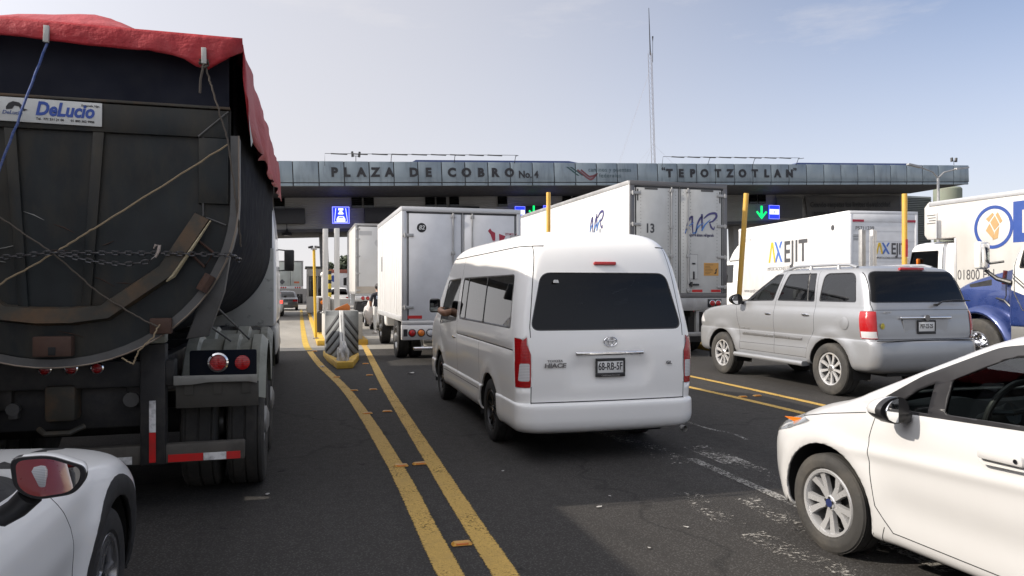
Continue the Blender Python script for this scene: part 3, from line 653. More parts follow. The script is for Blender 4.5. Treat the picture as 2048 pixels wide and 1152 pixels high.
def build_suv():
    v = thing('suv', 'silver four-by-four with chrome wheels, roof rails and dark rear window', 'SUV', (8.81, 9.62, 0), 0)
    fl = lambda y: 0
    rows = [ # y = 0 at the rear axle
        (.40, -.80, 3.95, .80, .22, .20, .05, .35, .25, .15), (.44, -.90, 4.05, .90, .20, .18, .05, .4, .3, .15), (.52, -.955, 4.12, .945, .18, .16, .05, .45, .35, .16),
        (.66, -.97, 4.15, .955, .17, .15, .05, .45, .38, .18), (.80, -.96, 4.15, .955, .17, .15, .05, .45, .38, .18), (.875, -.94, 4.14, .95, .17, .15, .05, .45, .38, .18), (.89, -.90, 4.13, .945, .16, .15, .04, .45, .38, .18),
        (.90, -.885, 4.13, .945, .15, .15, .03, .45, .38, .18), (1.0, -.88, 4.12, .962, .13, .14, .03, .45, .38, .18), (1.12, -.87, 4.06, .968, .13, .14, .03, .45, .40, .18), (1.2, -.86, 3.97, .965, .13, .14, .03, .45, .42, .18),
        (1.26, -.855, 3.80, .955, .13, .14, .03, .45, .45, .18), (1.31, -.845, 3.45, .94, .13, .14, .03, .45, .45, .16), (1.345, -.84, 3.05, .93, .13, .15, .03, .45, .45, .14), (1.375, -.83, 2.80, .925, .13, .15, .03, .42, .42, .14), (1.40, -.82, 2.66, .92, .13, .15, .03, .40, .40, .14),
        (1.43, -.81, 2.58, .915, .13, .15, .03, .38, .38, .14), (1.60, -.765, 2.28, .885, .13, .16, .03, .34, .36, .14), (1.78, -.70, 1.95, .845, .14, .17, .035, .3, .34, .14), (1.88, -.65, 1.75, .81, .16, .18, .04, .28, .32, .12),
        (1.935, -.59, 1.58, .76, .2, .2, .05, .26, .3, .1), (1.965, -.50, 1.35, .67, .22, .22, .05, .22, .28, .08), (1.985, -.32, 1.0, .52, .2, .22, .04, .18, .25, .05), (1.995, -.1, .7, .34, .15, .2, .02, .12, .2, .03)]
    def deform(x, y, z):
        s = 1 if x > 0 else -1
        if abs(x) > .75 and z < 1.3:
            for cy in (0, 3.02):
                d = math.hypot(y - cy, (z - .40) * 1.0); x += s * .028 * math.exp(-((d - .53) / .085) ** 2)
            x -= s * .012 * math.exp(-((z - .76) / .10) ** 2) * (1 if .5 < y < 2.5 else 0)
        return x, y, z
    bm = ring_body(rows, 3, (12, 8, 56, 9, 9), deform)
    for s in (1, -1):
        for cy in (0, 3.02): cut(bm, circ(cy, .40, .475, 36), 'x', s, 9)
    bmesh.ops.delete(bm, geom=[f for f in bm.faces if f.material_index == 9], context='FACES')
    rw = rpoly([(-.87, 1.435), (.87, 1.435), (.775, 1.90), (-.775, 1.90)], [.05, .05, .12, .12], 5)
    cut(bm, rw, 'y', -1, 2, thr=.3); cut(bm, inset(rw, .012), 'y', -1, 3, thr=.3)
    for s in (1, -1):
        k = 10 if s > 0 else 14
        qw = rpoly([(-.52, 1.435), (.30, 1.435), (.27, 1.885), (-.42, 1.885)], [.05, .05, .12, .14], 5)
        dw = rpoly([(.40, 1.43), (1.36, 1.43), (1.16, 1.89), (.46, 1.89)], .04, 4)
        fw = rpoly([(1.46, 1.43), (2.50, 1.40), (2.42, 1.48), (1.90, 1.80), (1.62, 1.88), (1.30, 1.89)], .04, 3)
        for i, p in enumerate((qw, dw, fw)):
            cut(bm, p, 'x', s, 2); cut(bm, inset(p, .018), 'x', s, k + i)
        cut(bm, [(.56, 1.42), (.59, 1.42), (.66, 1.9), (.63, 1.9)], 'x', s, 2, ok=lambda c: c.z > 1.45)
        seam(bm, [(.36, .98), (.36, 1.40), (.41, 1.92)], 'x', s); seam(bm, [(.36, .98), (.52, .75), (.54, .53)], 'x', s); seam(bm, [(1.40, .53), (1.40, 1.41), (1.25, 1.92)], 'x', s)
        seam(bm, [(2.42, .53), (2.44, .9), (2.56, 1.36)], 'x', s); seam(bm, [(.54, .53), (2.42, .53)], 'x', s); seam(bm, [(.54, .68), (2.42, .66)], 'x', s, .006)
        seam(bm, [(s*.862, .90), (s*.872, 1.42), (s*.79, 1.92)], 'y', -1, .008, thr=.1, ok=lambda c: c.y < -.5)
        near = lambda c: c.y < -.4 and c.x * s > .7
        a = 5 if s > 0 else 7
        cut(bm, rpoly([(s*.845, .915), (s*1.02, .915), (s*1.02, 1.31), (s*.84, 1.31)], .02, 3), 'y', -1, a, thr=.25, ok=near)
        cut(bm, rpoly([(-.95, .915), (-.66, .915), (-.63, 1.31), (-.95, 1.31)], .02, 3), 'x', s, a, thr=.25, ok=near)
        cut(bm, [(s*.855, .925), (s*1.02, .925), (s*1.02, 1.02), (s*.855, 1.02)], 'y', -1, a + 1, thr=.25, ok=near); cut(bm, [(-.95, .925), (-.675, .925), (-.67, 1.02), (-.95, 1.02)], 'x', s, a + 1, thr=.25, ok=near)
        cut(bm, circ(.0 - .30, 1.10, .085, 24), 'x', s if s < 0 else 5, 1, ok=near) if 0 else None
        cut(bm, rpoly([(3.62, .98), (4.2, .98), (4.2, 1.20), (3.72, 1.20)], .05, 3), 'x', s, 19 + (s > 0), thr=.2, ok=lambda c: c.y > 3.5)
    seam(bm, [(-.862, .905), (.862, .905)], 'y', -1, .010); seam(bm, [(-.87, 1.33), (.87, 1.33)], 'y', -1, .006)
    cut(bm, rpoly([(-.72, 1.41), (.72, 1.41), (.60, 1.86), (-.60, 1.86)], .1, 4), 'y', 1, 4, thr=.1, ok=lambda c: c.y > 1.2)
    extract(bm, 3, 'rear_window', M_DKGLASS, v, -.003)
    for k in (10, 14):
        extract(bm, k, 'side_window', glass('suv_glass', (.16, .19, .21), 1.5), v, -.004); extract(bm, k + 1, 'side_window', MATS['suv_glass'], v, -.004); extract(bm, k + 2, 'side_window', M_GLASS, v, -.004)
    extract(bm, 4, 'windscreen', M_GLASS, v, -.003)
    for k in (19, 20): extract(bm, k, 'headlight', M_CLEAR, v, .002)
    for a in (5, 7):
        l2 = extract(bm, a + 1, 'reverse_lens', M_CLEAR, None, .006); lo = extract(bm, a, 'tail_light', M_RED, v, .006)
        if l2: l2.parent = lo
    finish_skin(bm, 'body', [M_SILVER, M_GAP, M_TRIM], v)
    b = MB(); b.box(-.62, .62, -.8, 3.9, .36, .62); b.box(-.9, .9, .55, 2.45, .42, .62)
    for s in (1, -1):
        for cy in (0, 3.02): liner(b, s * .94, cy, .40, .49, .32, s)
    b.build('underbody', M_UNDER, v)
    b = MB()
    for y in (-.25, .62, 1.5): seat_row(b, -.70, -.08, y, .85, .8); seat_row(b, .08, .70, y, .85, .8)
    b.box(-.8, .8, 2.2, 2.7, 1.0, 1.38, .08); b.box(-.85, .85, -.7, 2.6, .6, .66)
    b.build('seats', mat('beige_seat', (.16, .14, .12), .85), v)
    for s in (1, -1):
        o = mirror(v, (s * 1.10, 2.30, 1.44), s, M_BLACK, .25, .20, .14)
        door_handle(v, (s * .955, 1.55, 1.20), M_CHROME, s); door_handle(v, (s * .965, .55, 1.22), M_CHROME, s)
        m = MB(); m.box(s*.945 - .012, s*.945 + .012, .66, 1.38, .80, .845, .006); m.box(s*.945 - .012, s*.945 + .012, 1.42, 2.34, .80, .845, .006)
        m.build('side_moulding', mat('grey_moulding', (.25, .25, .25), .3, metal=.6), v)
        m = MB(); m.prism(rpoly([(.86, .40), (1.03, .39), (1.05, .43), (1.03, .47), (.86, .47)], .015, 2), .55, 2.50, 'y')
        if s < 0: bmesh.ops.scale(m.b, vec=(-1, 1, 1), verts=m.b.verts)
        m.build('running_board', M_SILVER, v)
        m = MB(); m.tube([(s*.70, -.30, 1.96), (s*.70, -.14, 2.005), (s*.70, .2, 2.015), (s*.70, 1.1, 2.01), (s*.70, 1.45, 1.935)], [.03, .022, .02, .02, .028], 8)
        for y in (.1, .75): m.tube([(s*.70, y, 1.95), (s*.70, y, 2.005)], [.035, .02], 8)
        m.build('roof_rail', M_SILVER, v)
        for cy in (0, 3.02): wheel(v, (s * .835, cy, .40), s, .40, .27, .255, ('pair', 9, (.012, .013), .07, .05, .055), 'suv', tm=M_DUSTTYRE, rm=mat('bright_alloy', (.74, .74, .74), .2, metal=.55, coat=.4), cap=(.045, M_ALLOY))
    fc = MB().prism(circ(-.33, 1.12, .095, 28), -.975, -.970, 'x', .002); fc.build('fuel_flap', M_SILVER, v)
    cp = MB(); cp.box(-.46, .46, -.03, .012, 1.195, 1.232, .012, seg=3); cp.tube([(0, -.045, 1.214), (0, -.01, 1.214)], .045, 20)
    cp.build('tailgate_garnish', M_CHROME, v, (0, -.865, 0))
    pn = MB().prism(rpoly([(-.37, .98), (.37, .98), (.42, 1.19), (-.42, 1.19)], .03, 3), -.003, .0, 'y'); pn.build('plate_recess', mat('light_silver', (.42, .425, .43), .4, metal=.5), v, (0, -.872, 0))
    plate(v, (.0, -.885, 1.085), .30, .15, 'PEF-22-25', size=.085, sx=.66, fm=M_TRIM)
    text('CHRYSLER', .032, M_STEEL, v, (-.968, 2.25, .915), ROT_LEFT, sx=1.5, gap=1.4, name='badge', ext=.003)
    text('ASPEN', .035, M_STEEL, v, (-.68, -.872, 1.285), ROT_REAR, sx=1.3, name='badge', ext=.003)
    st = MB().prism(circ(0, 0, .032, 12, .045), 0, .002, 'y'); st.build('sticker', mat('yellow_sticker', (.6, .5, .06), .5, dirt=.8, dcol=(.02, .02, .02), dscale=30), v, (-.76, -.874, 1.10))
    wp = MB(); wp.tube([(.20, -.90, 1.41), (.28, -.895, 1.45), (.55, -.885, 1.47), (.82, -.875, 1.46)], [.016, .012, .010, .008], 8); wp.tube([(.18, -.895, 1.40), (.20, -.84, 1.40)], .022, 10)
    wp.build('rear_wiper', M_BLACK, v)
    MB().box(-.22, .22, -.02, .03, -.022, .022, .012).build('brake_light', M_RED, v, (-.02, -.63, 1.935), (R(-12), 0, 0))
    MB().box(-.90, .90, -.004, .02, .884, .896).build('bumper_step', M_TRIM, v, (0, -.93, 0))
    for x in (-.55, -.2): MB().prism(circ(0, 0, .022, 12), -.002, .006, 'y').build('parking_sensor', M_STEEL, v, (x, -.925, .74))
    return v
SUV = build_suv()
# ================================================================ the small white hatchback at the right edge
def build_hatch():
    v = thing('hatchback', 'small white hatchback with silver alloy wheels cut off by the right edge', 'car', (4.02, 3.95, 0), 3.0)
    rows = [ # y = 0 at the front axle
        (.175, -3.05, .50, .72, .25, .22, .06, .40, .30, .14), (.19, -3.12, .60, .79, .22, .2, .06, .42, .32, .16), (.23, -3.18, .70, .83, .2, .2, .06, .44, .36, .18), (.32, -3.22, .76, .845, .2, .2, .06, .46, .40, .2),
        (.45, -3.24, .79, .855, .2, .2, .06, .47, .42, .2), (.58, -3.25, .785, .862, .2, .2, .06, .47, .42, .2), (.66, -3.25, .765, .862, .2, .2, .06, .47, .42, .2), (.72, -3.24, .71, .858, .2, .2, .06, .47, .45, .2),
        (.77, -3.22, .60, .852, .2, .2, .06, .47, .48, .2), (.82, -3.19, .48, .845, .2, .2, .06, .44, .46, .17), (.865, -3.15, .36, .835, .2, .2, .06, .40, .42, .15), (.90, -3.12, .24, .825, .2, .2, .06, .34, .34, .13), (.935, -3.09, .10, .815, .2, .2, .06, .26, .24, .12),
        (.96, -3.06, .02, .805, .2, .2, .06, .20, .17, .12), (.99, -3.03, -.06, .80, .2, .2, .06, .17, .14, .12), (1.02, -3.0, -.12, .792, .2, .2, .06, .16, .13, .12), (1.12, -2.92, -.33, .765, .2, .2, .06, .16, .13, .12), (1.25, -2.80, -.60, .725, .2, .22, .06, .16, .14, .12),
        (1.36, -2.66, -.84, .68, .2, .22, .06, .16, .15, .11), (1.42, -2.55, -1.02, .635, .2, .22, .05, .18, .18, .10), (1.455, -2.4, -1.25, .54, .18, .22, .04, .2, .2, .07), (1.475, -2.2, -1.55, .36, .12, .1, .02, .14, .1, .03)]
    def deform(x, y, z):
        s = 1 if x > 0 else -1
        if abs(x) > .6 and z < 1.0:
            for cy in (0, -2.49):
                d = math.hypot(y - cy, z - .31); x += s * .022 * math.exp(-((d - .40) / .07) ** 2)
            x += s * .014 * math.exp(-((z - (.70 - .03 * (y + .4))) / .035) ** 2) * (1 if y < -.3 else math.exp(-((y + .3) / .2) ** 2))   # shoulder crease
            x -= s * .014 * math.exp(-((z - .42) / .10) ** 2) * (1 if -2.1 < y < -.5 else 0)
        return x, y, z
    bm = ring_body(rows, 4, (8, 7, 60, 14, 12), deform)
    for s in (1, -1):
        for cy in (0, -2.49): cut(bm, circ(cy, .315, .362, 40), 'x', s, 9)
    bmesh.ops.delete(bm, geom=[f for f in bm.faces if f.material_index == 9], context='FACES')
    for s in (1, -1):
        fr = rpoly([(-.27, .940), (-2.55, 1.02), (-2.42, 1.23), (-2.0, 1.405), (-1.45, 1.42), (-1.02, 1.355), (-.62, 1.17)], [.01, .05, .05, .05, .05, .05, .03], 3)
        side = lambda c: c.x * s > .4
        cut(bm, fr, 'x', s, 2, thr=.12, ok=side)
        qg = [(-.46, .965), (-.69, .972), (-.70, 1.135), (-.60, 1.085)]
        fg = rpoly([(-.79, .985), (-1.62, 1.01), (-1.66, 1.355), (-1.46, 1.365), (-1.08, 1.305), (-.80, 1.165)], .02, 3)
        rg = rpoly([(-1.74, 1.015), (-2.40, 1.045), (-2.30, 1.20), (-1.98, 1.335), (-1.76, 1.35)], .03, 3)
        for i, p in enumerate((qg, fg, rg)): cut(bm, p, 'x', s, (10 if s > 0 else 14) + i, thr=.12, ok=side)
        seam(bm, [(-.36, .92), (-.335, .78), (-.36, .60), (-.40, .40), (-.50, .27)], 'x', s, .006); seam(bm, [(-1.70, 1.0), (-1.72, .28)], 'x', s, .006); seam(bm, [(-.50, .27), (-1.72, .25), (-2.1, .28)], 'x', s, .006)
        seam(bm, [(-.42, .205), (-.45, .29)], 'x', s, .005)
        seam(bm, [(.50, .735), (.30, .80), (.02, .862), (-.28, .915)], 'x', s, .006, thr=.05, ok=side)
        hl = rpoly([(.66, .665), (.70, .76), (.60, .80), (.30, .775), (.40, .72)], .02, 3)
        cut(bm, [(.62, .635), (.72, .66), (.66, .78), (.43, .80), (.18, .79), (.36, .71)], 'x', s, 19 + (s > 0), thr=.1, ok=lambda c: c.y > .1 and c.z > .6)
    cut(bm, rpoly([(-.70, .985), (.70, .985), (.60, 1.40), (-.60, 1.40)], .08, 4), 'y', 1, 4, thr=.1, ok=lambda c: c.y < .1)
    cut(bm, rpoly([(-.62, 1.04), (.62, 1.04), (.52, 1.36), (-.52, 1.36)], .08, 4), 'y', -1, 3, thr=.1, ok=lambda c: c.y < -2)
    for z0, z1, w_ in ((.24, .40, .45), (.52, .60, .42)): cut(bm, rpoly([(-w_, z0), (w_, z0), (w_*.9, z1), (-w_*.9, z1)], .03, 3), 'y', 1, 2, thr=.5)
    for k in (10, 14):
        for i in range(3): extract(bm, k + i, 'side_window', M_GLASS, v, -.004)
    extract(bm, 4, 'windscreen', M_GLASS, v, -.003); extract(bm, 3, 'rear_window', M_TANK, v, -.003)
    for k in (19, 20):
        h = extract(bm, k, 'headlight', mat('headlight_lens', (.34, .36, .38), .08, metal=.3, coat=1.0, var=.4), v, .002)
    finish_skin(bm, 'body', [M_WHITE2, M_GAP, M_TRIM], v, .02)
    b = MB(); b.box(-.55, .55, -3.0, .5, .17, .40); b.box(-.78, .78, -2.05, -.45, .2, .38)
    for s in (1, -1):
        for cy in (0, -2.49): liner(b, s * .85, cy, .315, .375, .28, s)
    b.build('underbody', M_UNDER, v)
    # cabin
    b = MB(); P = []
    for i in range(13):
        t = i / 12; y = -.20 - .48 * t; z = .93 + .05 * math.sin(t * math.pi) - .16 * max(0, t - .6) / .4; P.append([(x * (.72), y - .05 * (1 - (x) ** 2), z + .035 * math.exp(-((x + .5) / .22) ** 2)) for x in [j / 10 - 1 for j in range(21)]])
    b.grid(P); b.box(-.70, .70, -.72, -.4, .45, .82, .06); b.build('dashboard', mat('dash_grey', (.045, .046, .05), .6, bmp=.1, bscale=200), v)
    b = MB()
    b.tube([(-.37 + .185 * math.cos(a), -.84 - .06 * math.sin(a), .975 + .175 * math.sin(a)) for a in [2*math.pi*i/36 for i in range(36)]], .017, 10, closed=True)
    b.tube([(-.37, -.84, .975), (-.37, -.66, .90)], [.06, .04], 14)
    for a in (0.1, math.pi - .1, -math.pi / 2): b.tube([(-.37, -.835, .975), (-.37 + .18 * math.cos(a), -.84 - .06 * math.sin(a), .975 + .17 * math.sin(a))], .016, 8)
    b.build('steering_wheel', mat('wheel_leather', (.03, .03, .031), .42), v)
    for x in (-.62, .62, -.1): MB().lathe([(.062, 0), (.062, .02), (.05, .03), (.045, .015), (.001, .012)], 24, 'y').build('air_vent', M_TRIM, v, (x, -.70, .89), (0, 0, R(180)))
    b = MB(); seat_row(b, -.66, -.1, -1.55, .50, .85); seat_row(b, .1, .66, -1.55, .50, .85); seat_row(b, -.62, .62, -2.45, .50, .8); b.box(-.75, .75, -3.0, -.4, .36, .40)
    b.build('seats', M_SEAT, v)
    for x in (-.36, .36): MB().box(-.20, .20, -.012, .012, -.075, .075, .012).build('sun_visor', M_TAN, v, (x, -1.12, 1.30), (R(52), 0, 0))
    MB().box(-.12, .12, -.02, .02, -.035, .035, .015).build('rear_view_mirror', M_BLACK, v, (0, -1.12, 1.25))
    for s in (1, -1):
        o = mirror(v, (s * .955, -.62, .985), s, M_WHITE2, .205, .145, .14, True)
        MB().prism(rpoly([(-.055, -.075), (.09, -.08), (.10, -.02), (-.06, -.02)], .02), -.02, .07, 'y', .008).build('mirror_foot', M_BLACK, o, (-s*.03, 0.02, .005))
        m = MB(); m.prism(rpoly([(-.125, -.034), (.125, -.040), (.125, .036), (-.125, .040)], .035, 5), 0, s * .003, 'x'); m.build('handle_recess', mat('white_recess', (.66, .66, .65), .35, coat=.4), v, (s * .884, -1.18, .835))
        m = MB(); m.prism(rpoly([(-.120, -.020), (.115, -.020), (.110, .028), (-.11, .030)], .02, 4), 0, s * .030, 'x', .010); o = m.build('door_handle', M_WHITE2, v, (s * .886, -1.18, .845))
        if s < 0: MB().prism(circ(0, 0, .011, 14), 0, -.003, 'x').build('key_lock', M_CHROME, o, (-.031, -.085, .004))
        MB().prism(rpoly([(-.02, -.035), (.15, .02), (-.02, .03), (-.12, .045)], .01), 0, s * .004, 'x').build('indicator', M_AMBER, v, (s * .775, .30, .755), (0, 0, R(-s * 14)))
        for cy in (0, -2.49): wheel(v, (s * .765, cy, .305), s, .305, .195, .210, ('pair', 5, (.015, .022), .05, .12, .26), 'hatch', tm=M_DUSTTYRE, rm=mat('silver_wheel', (.56, .565, .57), .26, metal=.5, coat=.3, dirt=.12), cap=(.028, mat('cap_blue', (.02, .03, .10), .3)))
    return v
HATCH = build_hatch()
# ================================================================ the white crossover at the lower left edge
def build_crossover():
    v = thing('crossover_car', 'white crossover with black wheel-arch cladding at the lower left corner', 'car', (-1.74, 3.74, 0), 0)
    rows = [ # y = 0 at the front axle
        (.22, -3.40, .62, .80, .2, .2, .06, .4, .3, .15), (.26, -3.46, .74, .88, .2, .2, .06, .42, .34, .18), (.40, -3.52, .84, .90, .2, .2, .06, .46, .4, .2), (.60, -3.54, .87, .912, .2, .2, .06, .47, .42, .22), (.72, -3.54, .86, .918, .2, .2, .06, .47, .44, .22),
        (.80, -3.52, .80, .91, .2, .2, .06, .47, .46, .22), (.87, -3.50, .68, .90, .2, .2, .06, .46, .5, .2), (.915, -3.48, .50, .885, .2, .2, .06, .44, .52, .18), (.955, -3.45, .22, .865, .2, .2, .06, .42, .52, .17), (.985, -3.42, -.08, .85, .2, .2, .06, .40, .5, .16), (1.01, -3.40, -.30, .84, .2, .2, .06, .38, .46, .16),
        (1.03, -3.38, -.46, .835, .2, .2, .06, .36, .42, .16), (1.06, -3.34, -.58, .825, .2, .2, .06, .36, .4, .16), (1.2, -3.2, -.95, .775, .2, .22, .06, .33, .38, .16), (1.4, -2.95, -1.45, .69, .2, .22, .06, .3, .35, .14), (1.52, -2.75, -1.80, .60, .2, .22, .05, .26, .3, .1), (1.57, -2.6, -2.05, .46, .18, .2, .04, .2, .2, .06), (1.59, -2.45, -2.25, .28, .1, .05, .02, .1, .05, .02)]
    def deform(x, y, z):
        s = 1 if x > 0 else -1
        if abs(x) > .6 and z < 1.05:
            for cy in (0, -2.65):
                d = math.hypot(y - cy, z - .35); x += s * .030 * math.exp(-((d - .46) / .10) ** 2)
            x -= s * .030 * math.exp(-((z - (.52)) / .14) ** 2) * (1 / (1 + math.exp((y + .55) * 14))) * (1 if y > -2.2 else 0)
        return x, y, z
    bm = ring_body(rows, 4, (8, 7, 60, 14, 12), deform)
    for s in (1, -1):
        for cy in (0, -2.65):
            cut(bm, circ(cy, .35, .50, 40), 'x', s, 2); cut(bm, circ(cy, .35, .395, 40), 'x', s, 9)
    cut(bm, [(-2.3, .2), (-.35, .2), (-.35, .36), (-2.3, .36)], 'x', 1, 2); cut(bm, [(-2.3, .2), (-.35, .2), (-.35, .36), (-2.3, .36)], 'x', -1, 2)
    bmesh.ops.delete(bm, geom=[f for f in bm.faces if f.material_index == 9], context='FACES')
    for s in (1, -1):
        side = lambda c: c.x * s > .4
        fr = rpoly([(-.62, 1.035), (-2.9, 1.09), (-2.7, 1.30), (-2.3, 1.475), (-1.9, 1.475), (-1.42, 1.36), (-.95, 1.175)], .03, 3)
        cut(bm, fr, 'x', s, 2, thr=.12, ok=side)
        fg = rpoly([(-1.02, 1.07), (-1.80, 1.085), (-1.85, 1.445), (-1.45, 1.345), (-1.1, 1.215)], .02, 3); rg = rpoly([(-1.92, 1.09), (-2.7, 1.11), (-2.55, 1.30), (-2.25, 1.44), (-1.95, 1.445)], .03, 3)
        for i, p in enumerate((fg, rg)): cut(bm, p, 'x', s, (10 if s > 0 else 14) + i, thr=.12, ok=side)
        seam(bm, [(-.70, .98), (-.60, .80), (-.55, .55), (-.60, .36)], 'x', s, .006); seam(bm, [(-1.9, 1.05), (-1.92, .36)], 'x', s, .006)
        seam(bm, [(.55, .895), (.25, .945), (-.1, .985), (-.40, 1.01)], 'x', s, .006, thr=.03, ok=side)
        cut(bm, [(.50, .70), (.9, .70), (.9, .83), (.42, .82)], 'x', s, 19 + (s > 0), thr=.1, ok=lambda c: c.y > .3)
    cut(bm, rpoly([(-.66, 1.04), (.66, 1.04), (.52, 1.46), (-.52, 1.46)], .08, 4), 'y', 1, 4, thr=.1, ok=lambda c: c.y < -.3)
    for k in (10, 14):
        for i in range(2): extract(bm, k + i, 'side_window', M_DKGLASS, v, -.004)
    extract(bm, 4, 'windscreen', M_TANK, v, -.003)
    for k in (19, 20): extract(bm, k, 'headlight', M_CLEAR, v, .002)
    finish_skin(bm, 'body', [M_WHITE, M_GAP, mat('arch_cladding', (.016, .016, .017), .62, bmp=.15, bscale=220)], v)
    b = MB(); b.box(-.58, .58, -3.3, .6, .2, .45)
    for s in (1, -1):
        for cy in (0, -2.65): liner(b, s * .90, cy, .35, .41, .28, s)
    b.build('underbody', M_UNDER, v)
    b = MB(); seat_row(b, -.66, -.1, -1.75, .55, .9); seat_row(b, .1, .66, -1.75, .55, .9); b.box(-.75, .75, -1.1, -.6, .7, 1.02, .06); b.build('seats', M_SEAT, v)
    for s in (1, -1):
        for cy in (0, -2.65): wheel(v, (s * .80, cy, .345), s, .345, .215, .225, ('pair', 5, (.013, .014), .05, .10, .22), 'cross', rm=mat('twotone_alloy', (.34, .34, .35), .25, metal=.8))
        # mirror: dark frame, white cap, mirror glass
        b = MB(); prof = rpoly([(-.095, .066), (.0, .066), (.093, .022), (.095, -.018), (.065, -.062), (-.035, -.070), (-.085, -.03)], .03, 5)
        if s < 0: prof = [(-x, z) for x, z in prof]
        P = []
        for d, k in ((-.004, .97), (0, 1.0), (.03, 1.0), (.07, .93), (.10, .78), (.115, .55), (.12, .2)): P.append([(x * k, d, z * k) for x, z in prof])
        V = [[b.b.verts.new(q) for q in r_] for r_ in P]; n = len(prof)
        for i, (A, B) in enumerate(zip(V, V[1:])):
            for j in range(n):
                f = b.b.faces.new((A[j], A[(j+1) % n], B[(j+1) % n], B[j]))
                f.material_index = 1 if (i >= 2 and f.calc_center_median().z > -.025) or (i == 1 and f.calc_center_median().z > .0 and s * f.calc_center_median().x > -.06) else 0
        b.b.faces.new(V[-1]).material_index = 1; b.b.faces.new(V[0][::-1])
        o = b.build('wing_mirror', [M_TRIM, M_WHITE], v, (s * 1.055, -1.36, 1.20), (0, 0, R(s * 6)), sharp=50)
        MB().prism([(x * .84, z * .84) for x, z in prof], -.010, -.003, 'y').build('mirror_glass', M_MIRROR, o, rot=(R(-5), 0, R(s * 1.5)))
        MB().tube([(-s*.05, .03, -.06), (-s*.085, .05, -.10), (-s*.13, .06, -.13)], [.035, .033, .03], 12).build('mirror_arm', M_BLACK, o)
    return v
CROSS = build_crossover(); CROSS.scale = (1, 1, .93)
# ================================================================ the half-round dump trailer on the left
M_TUB = mat('tub_dark_steel', (0.006, 0.008, 0.014), 0.9, metal=0.0, spec=.08, dirt=0.5, dcol=(0.020, 0.019, 0.018), dscale=2.4, var=0.25, bmp=0.08, bscale=14, stretch=(1, 1, .45))
M_GATE = mat('tailgate_steel', (0.017, 0.021, 0.022), 0.5, metal=0.1, spec=.35, dirt=0.8, dcol=(0.062, 0.050, 0.032), dscale=2.4, var=0.4, bmp=0.1, bscale=18, stretch=(1, 1, .35))
M_BOARD = mat('tailgate_board', (0.007, 0.009, 0.018), 0.7, spec=.25, dirt=0.3, dcol=(0.014, 0.014, 0.018), var=0.2)
M_RUST = mat('rusty_steel', (0.050, 0.046, 0.036), 0.6, metal=0.2, dirt=0.9, dcol=(0.16, 0.085, 0.035), dscale=2.6, var=0.3, bmp=0.25, bscale=30)
M_RUST2 = mat('brown_rust', (0.07, 0.036, 0.024), 0.8, dirt=0.7, dcol=(0.04, 0.025, 0.02), dscale=7, bmp=0.25, bscale=40)
M_CHASSIS = mat('greasy_chassis', (0.014, 0.014, 0.015), 0.6, dirt=0.7, dcol=(0.05, 0.045, 0.038), dscale=5, bmp=0.2, bscale=30)
M_FENDER = mat('plastic_fender', (0.27, 0.275, 0.23), 0.55, dirt=0.75, dcol=(0.06, 0.058, 0.045), dscale=3, var=0.15)
M_GREYARM = mat('grey_steel', (0.10, 0.10, 0.098), 0.5, metal=0.3, dirt=0.6, dcol=(0.05, 0.045, 0.04), dscale=4)
M_TARP = None
def tarp_mat():
    m, n, b = nodes('red_tarpaulin')
    a = noise(n, 1.1, 6, .6); f = noise(n, 5, 6, .6)
    c = mixc(n, ramp(n, a, (.35, 0), (.7, 1)), (.30, .008, .014), (.36, .022, .028)); c = mixc(n, ramp(n, f, (.5, 0), (.8, .35)), c, (.30, .065, .065))
    t = n.nodes.new('ShaderNodeTexCoord'); s = n.nodes.new('ShaderNodeSeparateXYZ'); n.links.new(t.outputs['Object'], s.inputs['Vector'])
    r = ramp(n, noise(n, 2.2, 4), (.3, .0), (.8, .25)); c = mixc(n, r, c, (.40, .10, .10))
    n.links.new(c, b.inputs['Base Color']); b.inputs['Roughness'].default_value = .55; b.inputs['Specular IOR Level'].default_value = .3
    wv = noise(n, 9, 3, .5, stretch=(1, .25, 1)); cre = noise(n, 3.2, 6, .7, stretch=(1, .5, 1.6)); bump(n, b, mixc(n, .5, wv, cre), .75, .05); return m
mat('pale_scuff', (.30, .30, .28), .7)
